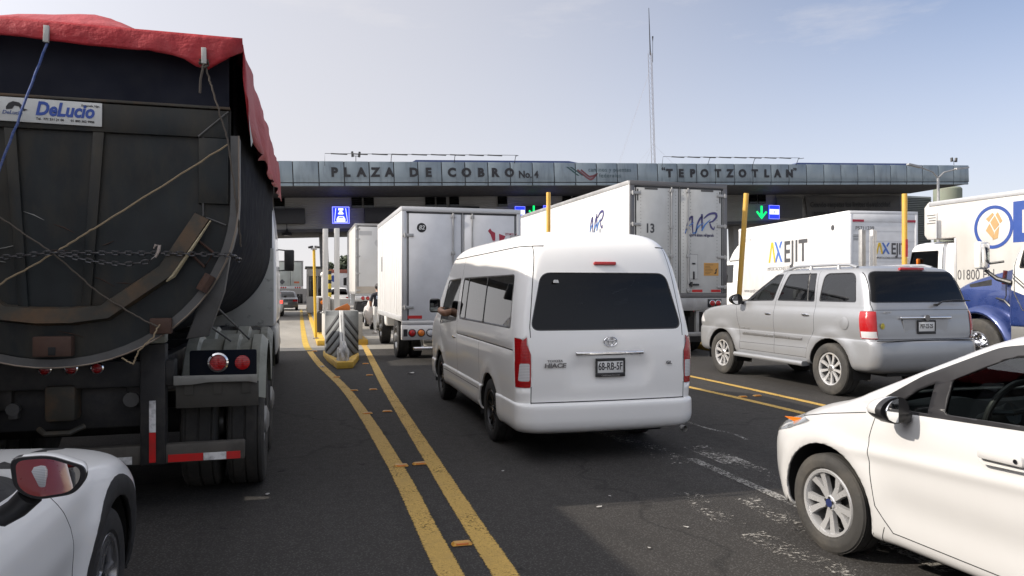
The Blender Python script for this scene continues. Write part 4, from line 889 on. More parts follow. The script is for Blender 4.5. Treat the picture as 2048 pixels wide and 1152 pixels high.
def build_dump():
    v = thing('dump_trailer', 'half-round dark steel dump trailer seen from behind at the left', 'dump trailer', (-1.59, 5.66, 0))
    LEN = 8.3; RT = 1.13
    def prof(k=1.0, top=3.33):
        p = [(RT * k, top)]
        p += [(RT * k, 2.28 + (top - 2.28) * (1 - i / 6)) for i in range(1, 6)]
        p += [(RT * k * math.cos(a), 2.28 - RT * k * math.sin(a)) for a in [math.pi * i / 32 for i in range(33)]]
        p += [(-RT * k, 2.28 + (top - 2.28) * i / 6) for i in range(1, 7)]
        return p
    b = MB(); ys = [0.05 + (LEN - .05) * i / 14 for i in range(15)]
    b.grid([[(x, y, z) for x, z in prof(1, 3.33 + .062 * y)] for y in ys])
    b.grid([[(x * .96, y, z + .03) for x, z in prof(1, 3.30 + .062 * y)] for y in ys])
    b.b.faces.new([b.b.verts.new((x, LEN, z)) for x, z in prof(1, 3.33 + .062 * LEN)])
    b.build('tub', M_TUB, v)
    # side ribs of the tub and the bright rear flange
    b = MB(); P = prof(1.0, 2.74); Q = [(x * 1.035, 2.28 + (z - 2.28) * (1.035 if z < 2.28 else 1)) for x, z in P]
    b.grid([[(x * .985, -.01, 2.28 + (z - 2.28) * (.985 if z < 2.28 else 1)) for x, z in P], [(x, -.015, z) for x, z in Q], [(x, .16, z) for x, z in Q], [(x * .99, .17, z) for x, z in P]]); b.build('rear_flange', M_GREYARM, v)
    MB().tube([(x, -.018, z) for x, z in Q], .0065, 6).build('flange_edge', mat('worn_edge', (.24, .20, .16), .5, metal=.4, dirt=.6, dcol=(.10, .05, .03), dscale=3), v)
    # tailgate
    g = MB(); g.prism([(x * .985, 2.28 + (z - 2.28) * (.985 if z < 2.28 else 1)) for x, z in prof(1, 2.93)], .02, .09, 'y')
    tg = g.build('tailgate', M_GATE, v)
    MB().prism([(-1.10, 2.935), (1.10, 2.935), (1.10, 3.34), (-1.10, 3.34)], .035, .08, 'y').build('top_board', M_BOARD, tg)
    MB().box(-1.11, 1.11, -.012, .03, 2.925, 2.945, .004).build('gate_edge', M_RUST, tg)
    fr = MB()
    T = .010     # raised frame that leaves sunk panels
    fr.prism([(-1.10, 2.72), (1.10, 2.72), (1.10, 2.915), (-1.10, 2.915)], -T, .03, 'y', .006)
    for s in (1, -1):
        fr.prism([(s*.90, 2.25), (s*1.10, 2.25), (s*1.10, 2.718), (s*.90, 2.718)], -T, .03, 'y', .006)
        fr.prism([(s*.23, 2.718), (s*.30, 2.718), (s*.215, 1.50), (s*.155, 1.50)], -T, .03, 'y', .006)
    fr.build('gate_frame', M_GATE, tg)
    b = MB()          # bent rust-worn ledge across the gate
    path = [(-.93, 2.16), (-.69, 1.77), (-.31, 1.49), (-.10, 1.465), (.10, 1.465), (.31, 1.49), (.69, 1.77), (.93, 2.16)]
    outer, inner = [], []
    for i, (x, z) in enumerate(path):
        p = Vector((x, z)); t = (Vector(path[min(i + 1, 7)]) - Vector(path[max(i - 1, 0)])).normalized(); n = Vector((-t.y, t.x)); outer.append(p + n * .058); inner.append(p - n * .05)
    b.grid([[(p.x, .015, p.y) for p in outer], [(p.x, -.045, p.y - .012) for p in outer], [(p.x, -.055, p.y + .0) for p in inner], [(p.x, .015, p.y - .02) for p in inner]])
    b.build('gate_ledge', M_RUST, tg)
    for s in (1, -1): MB().tube([(s*.985, -.052, 2.125), (s*.86, -.058, 1.92), (s*.745, -.060, 1.735), (s*.70, -.058, 1.695)], [.006, .012, .016, .006], 6).build('ledge_highlight', mat('pale_highlight', (.36, .31, .20), .5, metal=.3, dirt=.6, dcol=(.10, .08, .05), dscale=12), tg)  # highlight along the ledge edge, painted as a thin pale tube
    rs = random.Random(8)
    for k in range(16):
        x, z = rs.uniform(-.5, .85), rs.uniform(1.25, 2.2); a = rs.uniform(-.6, .6); l = rs.uniform(.04, .16); q = MB().tube([(x, .016, z), (x + l * .5, .0158, z + l * a * .4), (x + l, .016, z + l * a)], [.001, .0035, .001], 4)
        if math.hypot(x + l, z - 2.28) < 1.02: q.build('scratch', MATS['brown_rust'] if k % 3 else MATS['pale_scuff'], tg)
        else: q.b.free()
    b = MB(); b.box(-.115, .115, -.07, .02, 1.19, 1.325, .008); b.build('latch_block', M_RUST2, tg)
    MB().box(-.022, .022, -.075, -.06, 1.20, 1.255, .002).build('latch_slot', M_UNDER, tg)
    for s in (1, -1):
        b = MB(); t = [(.81*s, 1.93), (.86*s, 2.02), (1.0*s, 1.90), (.94*s, 1.80)]
        b.tube([(x, -.005, z) for x, z in t], .011, 6, closed=True); b.build('loop_bracket', M_RUST2, tg)
        MB().tube([(s*.98, -.03, 1.74), (s*.92, -.04, 1.63)], .04, 10).build('hinge_pin', M_RUST2, tg); b = MB(); b.box(s*.66-.07, s*.66+.07, -.05, .02, 1.33, 1.44, .01); b.build('hinge_lug', M_RUST2, tg)
        b = MB(); b.tube([(s*.95, -.004, 2.15), (s*1.08, -.004, 2.10)], .006, 5); b.tube([(s*.93, -.004, 2.16), (s*.93, -.004, 2.72)], .006, 5); b.tube([(s*.90, -.02, 2.72), (s*1.10, -.02, 2.91)], .006, 5); b.build('weld_seam', M_GREYARM, tg)
    # sign on the tailgate
    sg = MB().box(-.62, .26, -.024, -.016, 2.755, 2.915, .002).build('sign_plate', mat('sign_white', (.62, .63, .60), .45, dirt=.35, dcol=(.35, .34, .32), dscale=5), tg, rot=(0, R(.6), 0))
    sb = mat('sign_blue', (.035, .085, .36), .5)
    text('DeLucio', .125, sb, sg, (.035, -.0255, 2.81), bold=.035, shear=.22, sx=.82)
    text('DeLucio', .034, mat('sign_blue_grey', (.12, .16, .30), .5), sg, (-.275, -.0255, 2.802), bold=.02, shear=.2)
    text('Tel.  771 211 21 06       01 800 362 9906', .021, M_INK, sg, (.04, -.0255, 2.776), bold=.01)
    text('Zempoala, Hgo.', .018, M_INK, sg, (.19, -.0255, 2.886))
    lm = MB()          # dark animal-head mark
    lm.prism([(-.31, 2.85), (-.295, 2.875), (-.27, 2.888), (-.235, 2.882), (-.215, 2.862), (-.205, 2.842), (-.185, 2.838), (-.205, 2.828), (-.225, 2.830), (-.235, 2.856), (-.262, 2.860), (-.275, 2.838), (-.31, 2.832)], -.027, -.0245, 'y')
    lm.build('sign_emblem', M_INK, sg)
    # chassis, rear posts, under-ride bar
    c = MB()
    for s in (1, -1): c.box(s*.42 - .05, s*.42 + .05, .35, 8.5, .78, 1.05, .01)
    c.box(-1.0, .70, .27, .42, .93, 1.12, .01); c.box(-.95, .62, .40, .50, .62, .92, .01); c.box(-1.2, 1.2, 1.2, 1.32, .42, .62, .02); c.box(-1.2, 1.2, 2.5, 2.62, .42, .62, .02)
    for y in (1.5, 3.0, 4.5, 6, 7.5): c.box(-.42, .42, y, y + .1, .82, 1.0)
    c.build('chassis', M_CHASSIS, v)
    for s in (1, -1):
        p = MB().box(s*.56 - .085, s*.56 + .085, .24, .36, .36, 1.24, .01).build('rear_post', M_CHASSIS, v)
        MB().box(s*.56 - .022, s*.56 + .022, .232, .236, .60, .83).build('white_reflector', M_WHITETAPE, p, (0, 0, 0)); MB().box(s*.56 - .022, s*.56 + .022, .231, .236, .38, .598).build('red_reflector', M_REDTAPE, p)
        MB().box(s*.56 - .085, s*.56 + .085, .235, .37, 1.243, 1.33, .02).build('post_cap', M_FENDER, p)
    bar = MB(); bar.box(-1.19, 1.19, .262, .345, .36, .50, .012); bar = bar.build('underride_bar', mat('dusty_bar', (.075, .068, .058), .7, dirt=.7, dcol=(.025, .022, .02), dscale=6), v)
    for (x0, x1, m, nm) in ((-1.1, -.72, M_REDTAPE, 'red_reflector'), (.66, .90, M_REDTAPE, 'red_reflector'), (.902, 1.06, M_WHITETAPE, 'white_reflector'), (1.062, 1.16, M_REDTAPE, 'red_reflector'), (.10, .26, M_REDTAPE, 'red_reflector'), (.262, .42, M_WHITETAPE, 'white_reflector'), (-.46, -.25, M_REDTAPE, 'red_reflector')):
        MB().box(x0, x1, .2575, .2615, .37, .425).build(nm, m, bar)
    # coupling, air fittings
    b = MB(); b.box(-.14, .06, .24, .42, .70, .96, .03); b.tube([(-.16, .22, .66), (-.1, .14, .64), (.05, .14, .64), (.12, .22, .67)], .02, 8); b.build('tow_coupling', M_RUST, v)
    for x in (-.52, -.36): MB().box(x - .03, x + .03, .34, .40, .72, .80, .008).tube([(x, .33, .79), (x, .37, .79)], .045, 10).build('air_coupling', M_GREYARM, v)
    MB().tube([(.40, .33, .83), (.40, .40, .83)], .055, 14).build('cable_socket', M_GREYARM, v)
    def lamp(parent, x, y, z, r, ring=True, nm='tail_light'):
        o = MB().lathe([(r, 0), (r * .97, -.006), (r * .75, -.010), (.001, -.012)], 24, 'y').build(nm, M_RED, parent, (x, y, z))
        if ring: MB().lathe([(r * 1.28, .0), (r * 1.26, -.014), (r * 1.04, -.02), (r * 1.0, -.008)], 24, 'y').build('lamp_ring', M_CHROME, o)
        return o
    for x in (-.135, .03, .195): lamp(v, x, .265, 1.075, .034, nm='marker_lamp')
    for s in (1, -1):
        lp = MB().box(s*1.04 - .235, s*1.04 + .235, .255, .30, .965, 1.185, .012).build('lamp_panel', M_TUB, v)
        lamp(lp, s*1.005, .253, 1.095, .058); lamp(lp, s*1.175, .253, 1.09, .055, ring=False)
        b = MB(); b.prism([(s*.70, .935), (s*.70, 1.005), (s*1.28, 1.0), (s*1.28, .935), (s*1.22, .948), (s*.95, .952), (s*.82, .936)], .235, .25, 'y', .003)
        for x in (.74, .90, 1.07, 1.23): b.tube([(s*x, .225, .985), (s*x, .24, .985)], .010, 8)
        b.build('grey_strip', mat('strip_metal', (.27, .27, .25), .5, metal=.3, dirt=.4), v)
        b = MB(); b.box(s*1.0 - .29, s*1.0 + .29, .27, .285, .76, .945, .004)
        for x in (.80, 1.0, 1.2): b.box(s*x - .03, s*x + .03, .262, .272, .86, .945)
        b.build('mud_flap', mat('mud_flap', (.05, .047, .04), .8, dirt=.6, dcol=(.02, .02, .02)), v)
        for cy in (1.06, 2.36):            # moulded half-barrel mudguards
            b = MB(); P = []
            xs = [(.70, .60), (.72, .66), (.80, .66), (.82, .62), (.98, .62), (1.0, .66), (1.10, .66), (1.12, .62), (1.20, .62), (1.215, .655), (1.28, .655), (1.33, .60)]
            for (x, r) in xs: P.append([(s * x, cy + r * math.cos(a), .60 + r * math.sin(a)) for a in [R(18 + 144 * i / 18) for i in range(19)]])
            b.grid(P); P2 = [[(q[0], cy + (q[1] - cy) * .97, .60 + (q[2] - .60) * .97) for q in row] for row in P]; b.grid(P2)
            b.build('mudguard', M_FENDER, v)
            for xx in (.83, 1.17): wheel(v, (s * xx, cy, .52), s, .52, .275, .285, ('truck',), 'truckw', tm=M_DUSTTYRE, rm=M_STEEL)
        # tailgate hinge arm
        b = MB(); b.prism([(s*1.02, 1.93), (s*1.12, 2.02), (s*1.06, 1.62), (s*.95, 1.30), (s*.80, 1.28), (s*.93, 1.66)], .10, .20, 'y', .012); b.build('hinge_arm', M_GREYARM, v)
        b = MB(); b.tube([(s*.94, .35, 1.55), (s*1.18, .95, 1.22)], .008, 6); b.tube([(s*.86, .35, 1.42), (s*1.05, .75, 1.22)], .008, 6); b.build('stay_rod', M_GREYARM, v)
    return v
DUMP = build_dump()
# tarp over the load
def build_tarp():
    global M_TARP
    M_TARP = tarp_mat(); b = MB(); rnd = random.Random(3); x0 = -1.59
    from mathutils import noise as NZ
    us = [i / 34 for i in range(35)]; ys = [5.60 + 8.9 * (i / 44) for i in range(45)]
    P = []
    for y in ys:
        row = []; e = 3.395 + .064 * (y - 5.66)
        side = e - (2.78 + .062 * max(0, y - 6.1)) - .22 * math.exp(-((y - 5.6) / .16) ** 2) + .025 * math.sin(y * 2.2) + .012 * math.sin(y * 7)
        for u in us:
            if u < .18: k = (u / .18); x = -1.20 - .02 * math.sin(y * 5); z = e - side * (1 - k); x -= .03 * (1 - k)
            elif u > .82: k = (1 - u) / .18; x = 1.20 + .05 * (1 - k) * (1 + math.sin(y * 4 + k * 3) * .6); z = e - side * (1 - k)
            else:
                t = (u - .18) / .64; x = -1.20 + 2.40 * t
                hump = .15 * math.exp(-((x + .02) / .42) ** 2) * math.exp(-((y - 6.6) / .8) ** 2) + .16 * math.sin(math.pi * t) * min(1, (y - 5.6) / .5)
                z = e + hump + .02 * math.sin(x * 9 + y * 3) * math.sin(math.pi * t)
            nv = NZ.noise(Vector((x * 2.5, y * 1.6, z * 2))) * .022; row.append((x0 + x + nv * (1.4 if u > .82 or u < .18 else 0), y, z + nv * .8))
        P.append(row)
    b.grid(P)
    # rear valance hanging over the tailgate, with a turned-up corner at the right
    V = []
    for i in range(33):
        x = -1.20 + 2.40 * i / 32
        drop = .10 + .045 * max(0, (x + .5) / 1.4) ** 1.2 + .004 * math.sin(x * 7) - .10 * max(0, (x - 1.0) / .20) ** 1.2 + .075 * math.exp(-((x - .95) / .13) ** 2)
        row = []
        for j in range(9):
            k = j / 8; fold = .018 * math.sin(x * 26 + k * 2) * k * (1 if x > .5 else .35)
            row.append((x0 + x, 5.58 - .028 * math.sin(k * math.pi * .55) + fold + .05 * k * max(0, (x - 1.0) / .2) - .02, 3.415 - .02 * k - drop * k))
        V.append(row)
    b.grid(V)
    o = b.build('tarpaulin', M_TARP, sharp=60)
    s = o.modifiers.new('solid', 'SOLIDIFY'); s.thickness = .006
    tag(o, 'faded red tarpaulin pulled over the dark dump trailer', 'tarpaulin')
    for x, z0, z1, tl in ((-.01, 3.375, 3.265, 2), (.95, 3.315, 3.205, -1)):
        MB().box(-.016, .016, -.012, .012, z1 - z0, 0, .002).build('webbing_strap', mat('strap_white', (.52, .52, .49), .8, dirt=.4), o, (x0 + x, 5.520, z0), (0, R(tl), 0))
    pt = MB(); pt.grid([[(x0 + 1.235 + .01 * j, 5.62 + .10 * i, 2.92 - .13 * j - .04 * i * (1 - j)) for j in range(3)] for i in range(3)]); pt.build('pale_patch', mat('patch_pale', (.36, .38, .36), .6, dirt=.3), o)
    return o
TARP = build_tarp()
def rope(pts, r, m, label, name='rope', wob=.004, cat='rope', n=14):
    out = []; rnd = random.Random(len(label)); pts = [Vector(p) for p in pts]
    for a, c in zip(pts, pts[1:]):
        for i in range(n): out.append(a.lerp(c, i / n) + Vector((rnd.uniform(-wob, wob), rnd.uniform(-wob, wob) * .5, rnd.uniform(-wob, wob))))
    out.append(pts[-1]); return tag(MB().tube(out, r, 6).build(name, m), label, cat)
M_ROPE = mat('tan_rope', (.30, .23, .14), .9, dirt=.5, dscale=40, bmp=.4, bscale=150); M_ROPED = mat('dark_rope', (.09, .075, .06), .9, bmp=.4, bscale=150); M_ROPEB = mat('blue_rope', (.05, .09, .26), .8, dirt=.5, dcol=(.3, .32, .4), dscale=60)
X0, Y0 = -1.59, 5.66
rope([(X0 + 1.10, Y0 - .05, 2.67), (X0 + .25, Y0 - .07, 2.05), (X0, Y0 - .08, 1.87), (X0 - .45, Y0 - .07, 1.58), (X0 - .95, Y0 - .05, 1.42)], .0065, M_ROPE, 'pale tan rope running from upper right across the tailgate')
rope([(X0 - 1.05, Y0 - .05, 2.62), (X0 - .32, Y0 - .07, 2.13), (X0, Y0 - .085, 1.89), (X0 + .30, Y0 - .07, 1.60), (X0 + .57, Y0 - .07, 1.42), (X0 + .66, Y0 - .08, 1.38)], .006, M_ROPED, 'dark brown rope crossing the tan rope on the tailgate')
rope([(X0 + .66, Y0 - .08, 1.40), (X0 + .62, Y0 - .09, 1.31), (X0 + .53, Y0 - .10, 1.22), (X0 + .50, Y0 - .10, 1.13), (X0 + .42, Y0 - .06, 1.17)], .0055, M_ROPE, 'loose rope end dangling at the bottom of the tailgate', n=8)
rope([(X0 + .95, Y0 - .13, 3.22), (X0 + 1.0, Y0 - .12, 3.05), (X0 + 1.10, Y0 - .08, 2.70), (X0 + 1.15, Y0 - .05, 2.3), (X0 + 1.18, Y0 + .05, 1.95)], .007, M_ROPED, 'thin dark cord hanging down the right edge of the tailgate')
rope([(X0 - .01, Y0 - .13, 3.26), (X0 - .32, Y0 - .11, 2.33), (X0 - .55, Y0 - .1, 1.6)], .008, M_ROPEB, 'blue rope tied to the white tarp strap')
b = MB(); rnd = random.Random(5)
for k in range(4): b.tube([(X0 + .95 + rnd.uniform(-.03, .03), Y0 - .13 + rnd.uniform(-.02, .02), 3.21 + rnd.uniform(-.03, .03)) for _ in range(5)], .008, 6)
b.tube([(X0 + .95, Y0 - .14, 3.20), (X0 + .93, Y0 - .14, 3.10), (X0 + .925, Y0 - .14, 3.0)], .009, 6); tag(b.build('rope_knot', M_ROPED), 'knotted rope tassel below the right tarp strap', 'rope')
def chain(pts, label, L_=.052):
    b = MB(); pts = [Vector(p) for p in pts]; acc = 0; k = 0
    for a, c in zip(pts, pts[1:]):
        t = (c - a); n = max(1, int(t.length / (L_ * .74))); d = t.normalized(); up = Vector((0, 0, 1)); sd = d.cross(up).normalized(); up = sd.cross(d)
        for i in range(n):
            ce = a + t * ((i + .5) / n); u = sd if k % 2 else (up * .75 + sd * .5).normalized(); k += 1
            b.tube([ce + d * (L_ * .36 * math.cos(q)) + d * (L_ * .14 * (1 if math.cos(q) > 0 else -1)) + u * (.016 * math.sin(q)) for q in [2*math.pi*j/10 for j in range(10)]], .0055, 5, closed=True)
    return tag(b.build('chain', mat('chain_steel', (.12, .12, .125), .4, metal=.8, dirt=.5, dcol=(.08, .06, .05), dscale=15)), label, 'chain')
chain([(X0 - 1.05, Y0 - .06, 1.80), (X0 - .32, Y0 - .08, 1.845), (X0, Y0 - .09, 1.885), (X0 + .65, Y0 - .08, 1.89), (X0 + 1.12, Y0 - .06, 1.885), (X0 + 1.17, Y0 + .1, 1.85)], 'steel chain stretched level across the tailgate')
chain([(X0 + .05, Y0 - .10, 1.875), (X0 + .25, Y0 - .11, 1.83), (X0 + .45, Y0 - .115, 1.81), (X0 + .60, Y0 - .11, 1.83), (X0 + .65, Y0 - .10, 1.88)], 'slack second run of chain sagging under the taut one')
tag(MB().tube([(X0 + .64, Y0 - .12, 1.86), (X0 + .66, Y0 - .125, 1.90), (X0 + .665, Y0 - .12, 1.94), (X0 + .64, Y0 - .12, 1.945), (X0 + .63, Y0 - .12, 1.92)], [.008, .012, .012, .009, .005], 8).build('chain_hook', mat('hook_pale', (.42, .36, .32), .45, metal=.5)), 'pale grab hook joining the two chains', 'hook')
# ================================================================ generic trucks
def mudflap_set(b, w_, y): pass
def cargo(parent, w_, L_, z0, z1, m, roof=None, bev=.02, ribs=0, y0=0.0, rib_m=None):
    o = MB().box(-w_/2, w_/2, y0, y0 + L_, z0, z1, bev).build('cargo_box', m, parent)
    for s in (1, -1):
        MB().box(s * (w_/2 - .03), s * (w_/2 + .012), y0 + .02, y0 + L_ - .02, z1 - .09, z1 + .012, .006).build('top_rail', roof or M_ALU, o); MB().box(s * (w_/2 - .03), s * (w_/2 + .012), y0 + .02, y0 + L_ - .02, z0 - .02, z0 + .10, .006).build('bottom_rail', roof or M_ALU, o)
    if ribs:
        n = int(L_ / ribs)
        for i in range(1, n):
            y = y0 + L_ * i / n
            for s in (1, -1): MB().box(s * (w_/2 - .005), s * (w_/2 + .006), y - .02, y + .02, z0 + .11, z1 - .10).build('side_post', rib_m or m, o)
    return o
def rear_frame(parent, w_, z0, z1, m, t=.085, d=.05):
    f = MB(); f.box(-w_/2, w_/2, -d, .0, z1 - t, z1 + .005, .008); f.box(-w_/2, w_/2, -d, .0, z0 - t, z0, .008)
    f.box(-w_/2, -w_/2 + t, -d, .0, z0 + .001, z1 - t - .001, .006); f.box(w_/2 - t, w_/2, -d, .0, z0 + .001, z1 - t - .001, .006)
    return f.build('rear_frame', m, parent)
def swing_doors(parent, w_, z0, z1, m, t=.09, hz=(.12, .5, .88), rods=True, hm=None, gasket=True, hin=.20):
    out = []
    for s in (-1, 1):
        x0, x1 = sorted((s * .012, s * (w_/2 - t - .006)))
        d = MB().box(x0, x1, -.045, -.004, z0 + .006, z1 - t - .006, .006).build('rear_door', m, parent)
        if gasket:
            g = MB(); g.box(x0 + .0, x1 - .0, -.049, -.046, z1 - t - .045, z1 - t - .008); xe = s * (w_/2 - t - .02); g.box(min(xe, xe - s*.034), max(xe, xe - s*.034), -.049, -.046, z0 + .01, z1 - t - .031); xe = s * .022; g.box(min(xe, xe + s * .016), max(xe, xe + s * .016), -.049, -.046, z0 + .01, z1 - t - .031)
            g.build('gasket', M_TRIM, d)
        for k in hz:
            z = z0 + (z1 - z0 - t) * k; h = MB(); xh = s * (w_/2 - .02)
            h.box(min(xh, xh - s * hin), max(xh, xh - s * hin), -.068, -.046, z - .035, z + .035, .006); h.tube([(xh - s*.05, -.065, z - .05), (xh - s*.05, -.065, z + .05)], .022, 10); h.build('hinge', hm or M_STEEL, d)
        if rods:
            xr = s * .22; r = MB(); r.tube([(xr, -.075, z0 + .02), (xr, -.075, z1 - t - .02)], .019, 10)
            for k in (.03, .35, .62, .96): z = z0 + (z1 - z0 - t) * k; r.box(xr - .045, xr + .045, -.09, -.046, z - .04, z + .04, .01)
            r.build('lock_rod', hm or M_STEEL, d)
        out.append(d)
    return out
def round_lamp(parent, x, y, z, r, m=None, ring=M_CHROME):
    o = MB().lathe([(r, 0), (r * .95, -.018), (r * .6, -.028), (.001, -.03)], 20, 'y').build('tail_light', m or M_RED, parent, (x, y, z))
    if ring: MB().lathe([(r * 1.25, .0), (r * 1.22, -.012), (r * 1.04, -.016), (r, -.006)], 20, 'y').build('lamp_ring', ring, o)
    return o
def truck_axle(parent, y, w_=2.44, dual=True, Rr=.50, tm=None, rm=None):
    for s in (1, -1):
        for xx in ((w_/2 - .14, w_/2 - .46) if dual else (w_/2 - .16,)): wheel(parent, (s * xx, y, Rr), s, Rr, .27, .28, ('truck',), 'tw%g' % Rr, tm=tm or M_RUBBER, rm=rm or M_STEEL)
def chassis_rails(parent, y0, y1, z=.8):
    b = MB()
    for s in (1, -1): b.box(s*.42 - .04, s*.42 + .04, y0, y1, z, z + .22, .008)
    y = y0 + .4
    while y < y1: b.box(-.38, .38, y, y + .09, z + .02, z + .18); y += 1.2
    return b.build('chassis', M_CHASSIS, parent)
def cab_over(parent, w_, y0, L_, z0, z1, m, win=M_TANK, rake=.12, mirrors=True):
    """short square cab: y0 rear of the cab, front at y0 + L_"""
    bm = ring_body([(z0, y0, y0 + L_, w_/2 - .04, .08, .08, 0, .18, .16, .04), (z0 + .1, y0, y0 + L_ + .03, w_/2, .08, .08, 0, .2, .18, .05), (z0 + (z1 - z0) * .45, y0, y0 + L_ + .02, w_/2, .08, .08, 0, .2, .18, .05), (z0 + (z1 - z0) * .52, y0, y0 + L_, w_/2 - .01, .08, .08, 0, .2, .18, .05),
        (z1 - .2, y0 + .02, y0 + L_ - rake, w_/2 - .06, .08, .08, 0, .2, .2, .05), (z1 - .06, y0 + .05, y0 + L_ - rake * 2, w_/2 - .12, .1, .1, 0, .2, .2, .05), (z1, y0 + .2, y0 + L_ - rake * 3.2, w_/2 - .35, .1, .1, 0, .1, .1, .02)], 3, (4, 4, 14, 5, 5))
    zb, zt = z0 + (z1 - z0) * .52, z1 - .24
    for s in (1, -1):
        p = rpoly([(y0 + L_ * .34, zb), (y0 + L_ - .10, zb), (y0 + L_ - .10 - rake, zt), (y0 + L_ * .34, zt)], .05, 3)
        cut(bm, p, 'x', s, 2); cut(bm, inset(p, .03), 'x', s, 3 if s > 0 else 4)
        seam(bm, [(y0 + L_ * .26, z0 + .1), (y0 + L_ * .26, zt + .08)], 'x', s, .012); seam(bm, [(y0 + L_ - .03, z0 + .1), (y0 + L_ - .06, zb)], 'x', s, .012)
    p = rpoly([(-w_/2 + .22, zb), (w_/2 - .22, zb), (w_/2 - .26, zt), (-w_/2 + .26, zt)], .08, 3); cut(bm, p, 'y', 1, 2); cut(bm, inset(p, .02), 'y', 1, 5)
    cb = finish_after(bm, m, parent, ((3, 'side_window', win), (4, 'side_window', win), (5, 'windscreen', win)))
    for s in ((1, -1) if mirrors else ()):
        o = MB().box(-.09, .09, -.05, .05, -.22, .22, .03).build('mirror', M_BLACK, cb, (s * (w_/2 + .16), y0 + L_ - .02, zb + .22)); MB().tube([(0, 0, .2), (-s*.2, -.05, .26)], .014, 6).tube([(0, 0, -.2), (-s*.2, -.05, -.22)], .014, 6).build('mirror_arm', M_BLACK, o)
    return cb
def finish_after(bm, m, parent, parts):
    tmp = [(extract(bm, i, n, g, None, -.004)) for i, n, g in parts]
    cb = finish_skin(bm, 'cab', [m, M_GAP, M_TRIM], parent)
    for o in tmp:
        if o: o.parent = cb
    return cb
M_BOXW = mat('box_white', (.60, .60, .595), .45, dirt=.35, dcol=(.40, .38, .35), dscale=2.2, var=.03, stretch=(1, 1, .35))
M_BOXW2 = mat('box_white_dusty', (.54, .535, .515), .5, dirt=.4, dcol=(.40, .36, .31), dscale=1.1, var=.03, stretch=(1, 1, .3))
M_DOORB = mat('door_pale', (.66, .675, .70), .35, dirt=.15, dcol=(.48, .47, .46), dscale=2, coat=.1)
M_SIGNRED = mat('red_print', (.36, .03, .06), .5); M_GREYTXT = mat('grey_print', (.07, .07, .075), .5)
# ---- white box truck, number 82
def build_truck82():
    v = thing('box_truck', 'white box truck numbered 82 ahead of the passenger van, queueing', 'truck', (3.53, 16.4, 0))
    W, Z0, Z1 = 2.74, .93, 3.45
    cargo(v, W, 5.2, Z0, Z1, M_BOXW, M_ALU, ribs=.42); rear_frame(v, W, Z0, Z1, M_ALU, .10)
    L_, Rr_ = swing_doors(v, W, Z0, Z1, M_DOORB, .10, hz=(.12, .78), hin=.24)
    e = MB().prism(circ(0, 0, .105, 28), -.050, -.046, 'y').build('number_disc', M_INK, L_, (-.93, 0, 2.99)); text('82', .13, M_PLATE, e, (0, -.0515, 0), bold=.02, valign='CENTER', shear=.2, name='fleet_number')
    MB().box(-1.24, -.92, -.050, -.046, Z0 + .04, Z0 + .11).build('red_reflector', M_REDTAPE, L_); MB().box(.92, 1.24, -.050, -.046, Z0 + .04, Z0 + .11).build('red_reflector', M_REDTAPE, Rr_)
    mk = MB(); mk.prism([(-.21, .10), (-.16, .16), (-.12, .10), (-.04, .06), (-.04, -.12), (-.10, -.12), (-.15, .02)], -.050, -.046, 'y'); mk.prism([(.05, .04), (.20, -.01), (.16, -.11), (.06, -.13)], -.050, -.046, 'y'); mk.prism([(-.08, -.14), (.10, -.14), (.08, -.20), (-.08, -.20)], -.050, -.046, 'y')
    mk.prism(circ(-.06, -.20, .05, 10), -.0495, -.0463, 'y'); mk.build('red_mark', M_SIGNRED, Rr_, (.80, 0, 2.85))
    text('ESTAMOS EN', .075, M_SIGNRED, Rr_, (1.0, -.047, 2.86), bold=.01, align='LEFT', sx=.62); text('NUESTRA RUTA', .075, M_SIGNRED, Rr_, (1.0, -.047, 2.73), bold=.01, align='LEFT', sx=.62) if 0 else None
    b = MB().box(-W/2, W/2, -.06, .10, .50, .83, .012).build('bumper_panel', M_ALU, v)
    for s in (-1, 1):
        for i, m in enumerate((M_RED, M_AMBER, M_CLEAR)): round_lamp(b, s * (1.14 - i * .20), -.062, .655, .072, m, M_TRIM)
        MB().box(s * 1.29 - .045, s * 1.29 + .045, -.066, -.06, .58, .74).build('reflector', M_TRIM, b)
    MB().box(-1.12, 1.12, -.12, .0, .27, .35, .02).tube([(-.9, -.02, .35), (-.9, .15, .5)], .03, 8).tube([(.9, -.02, .35), (.9, .15, .5)], .03, 8).build('step_bumper', M_CHROME, v)
    chassis_rails(v, .1, 7.0, .62); truck_axle(v, 1.35, W - .06, True, .47); truck_axle(v, 5.9, W - .25, False, .47)
    cab_over(v, W - .45, 5.35, 1.75, .55, 2.55, M_WHITE, mirrors=False)
    for s in (1, -1): MB().box(s * (W/2 + .004), s * (W/2 + .008), 3.9, 4.1, 2.1, 2.5).build('side_mark', M_GREYTXT, v)
    return v
T82 = build_truck82()
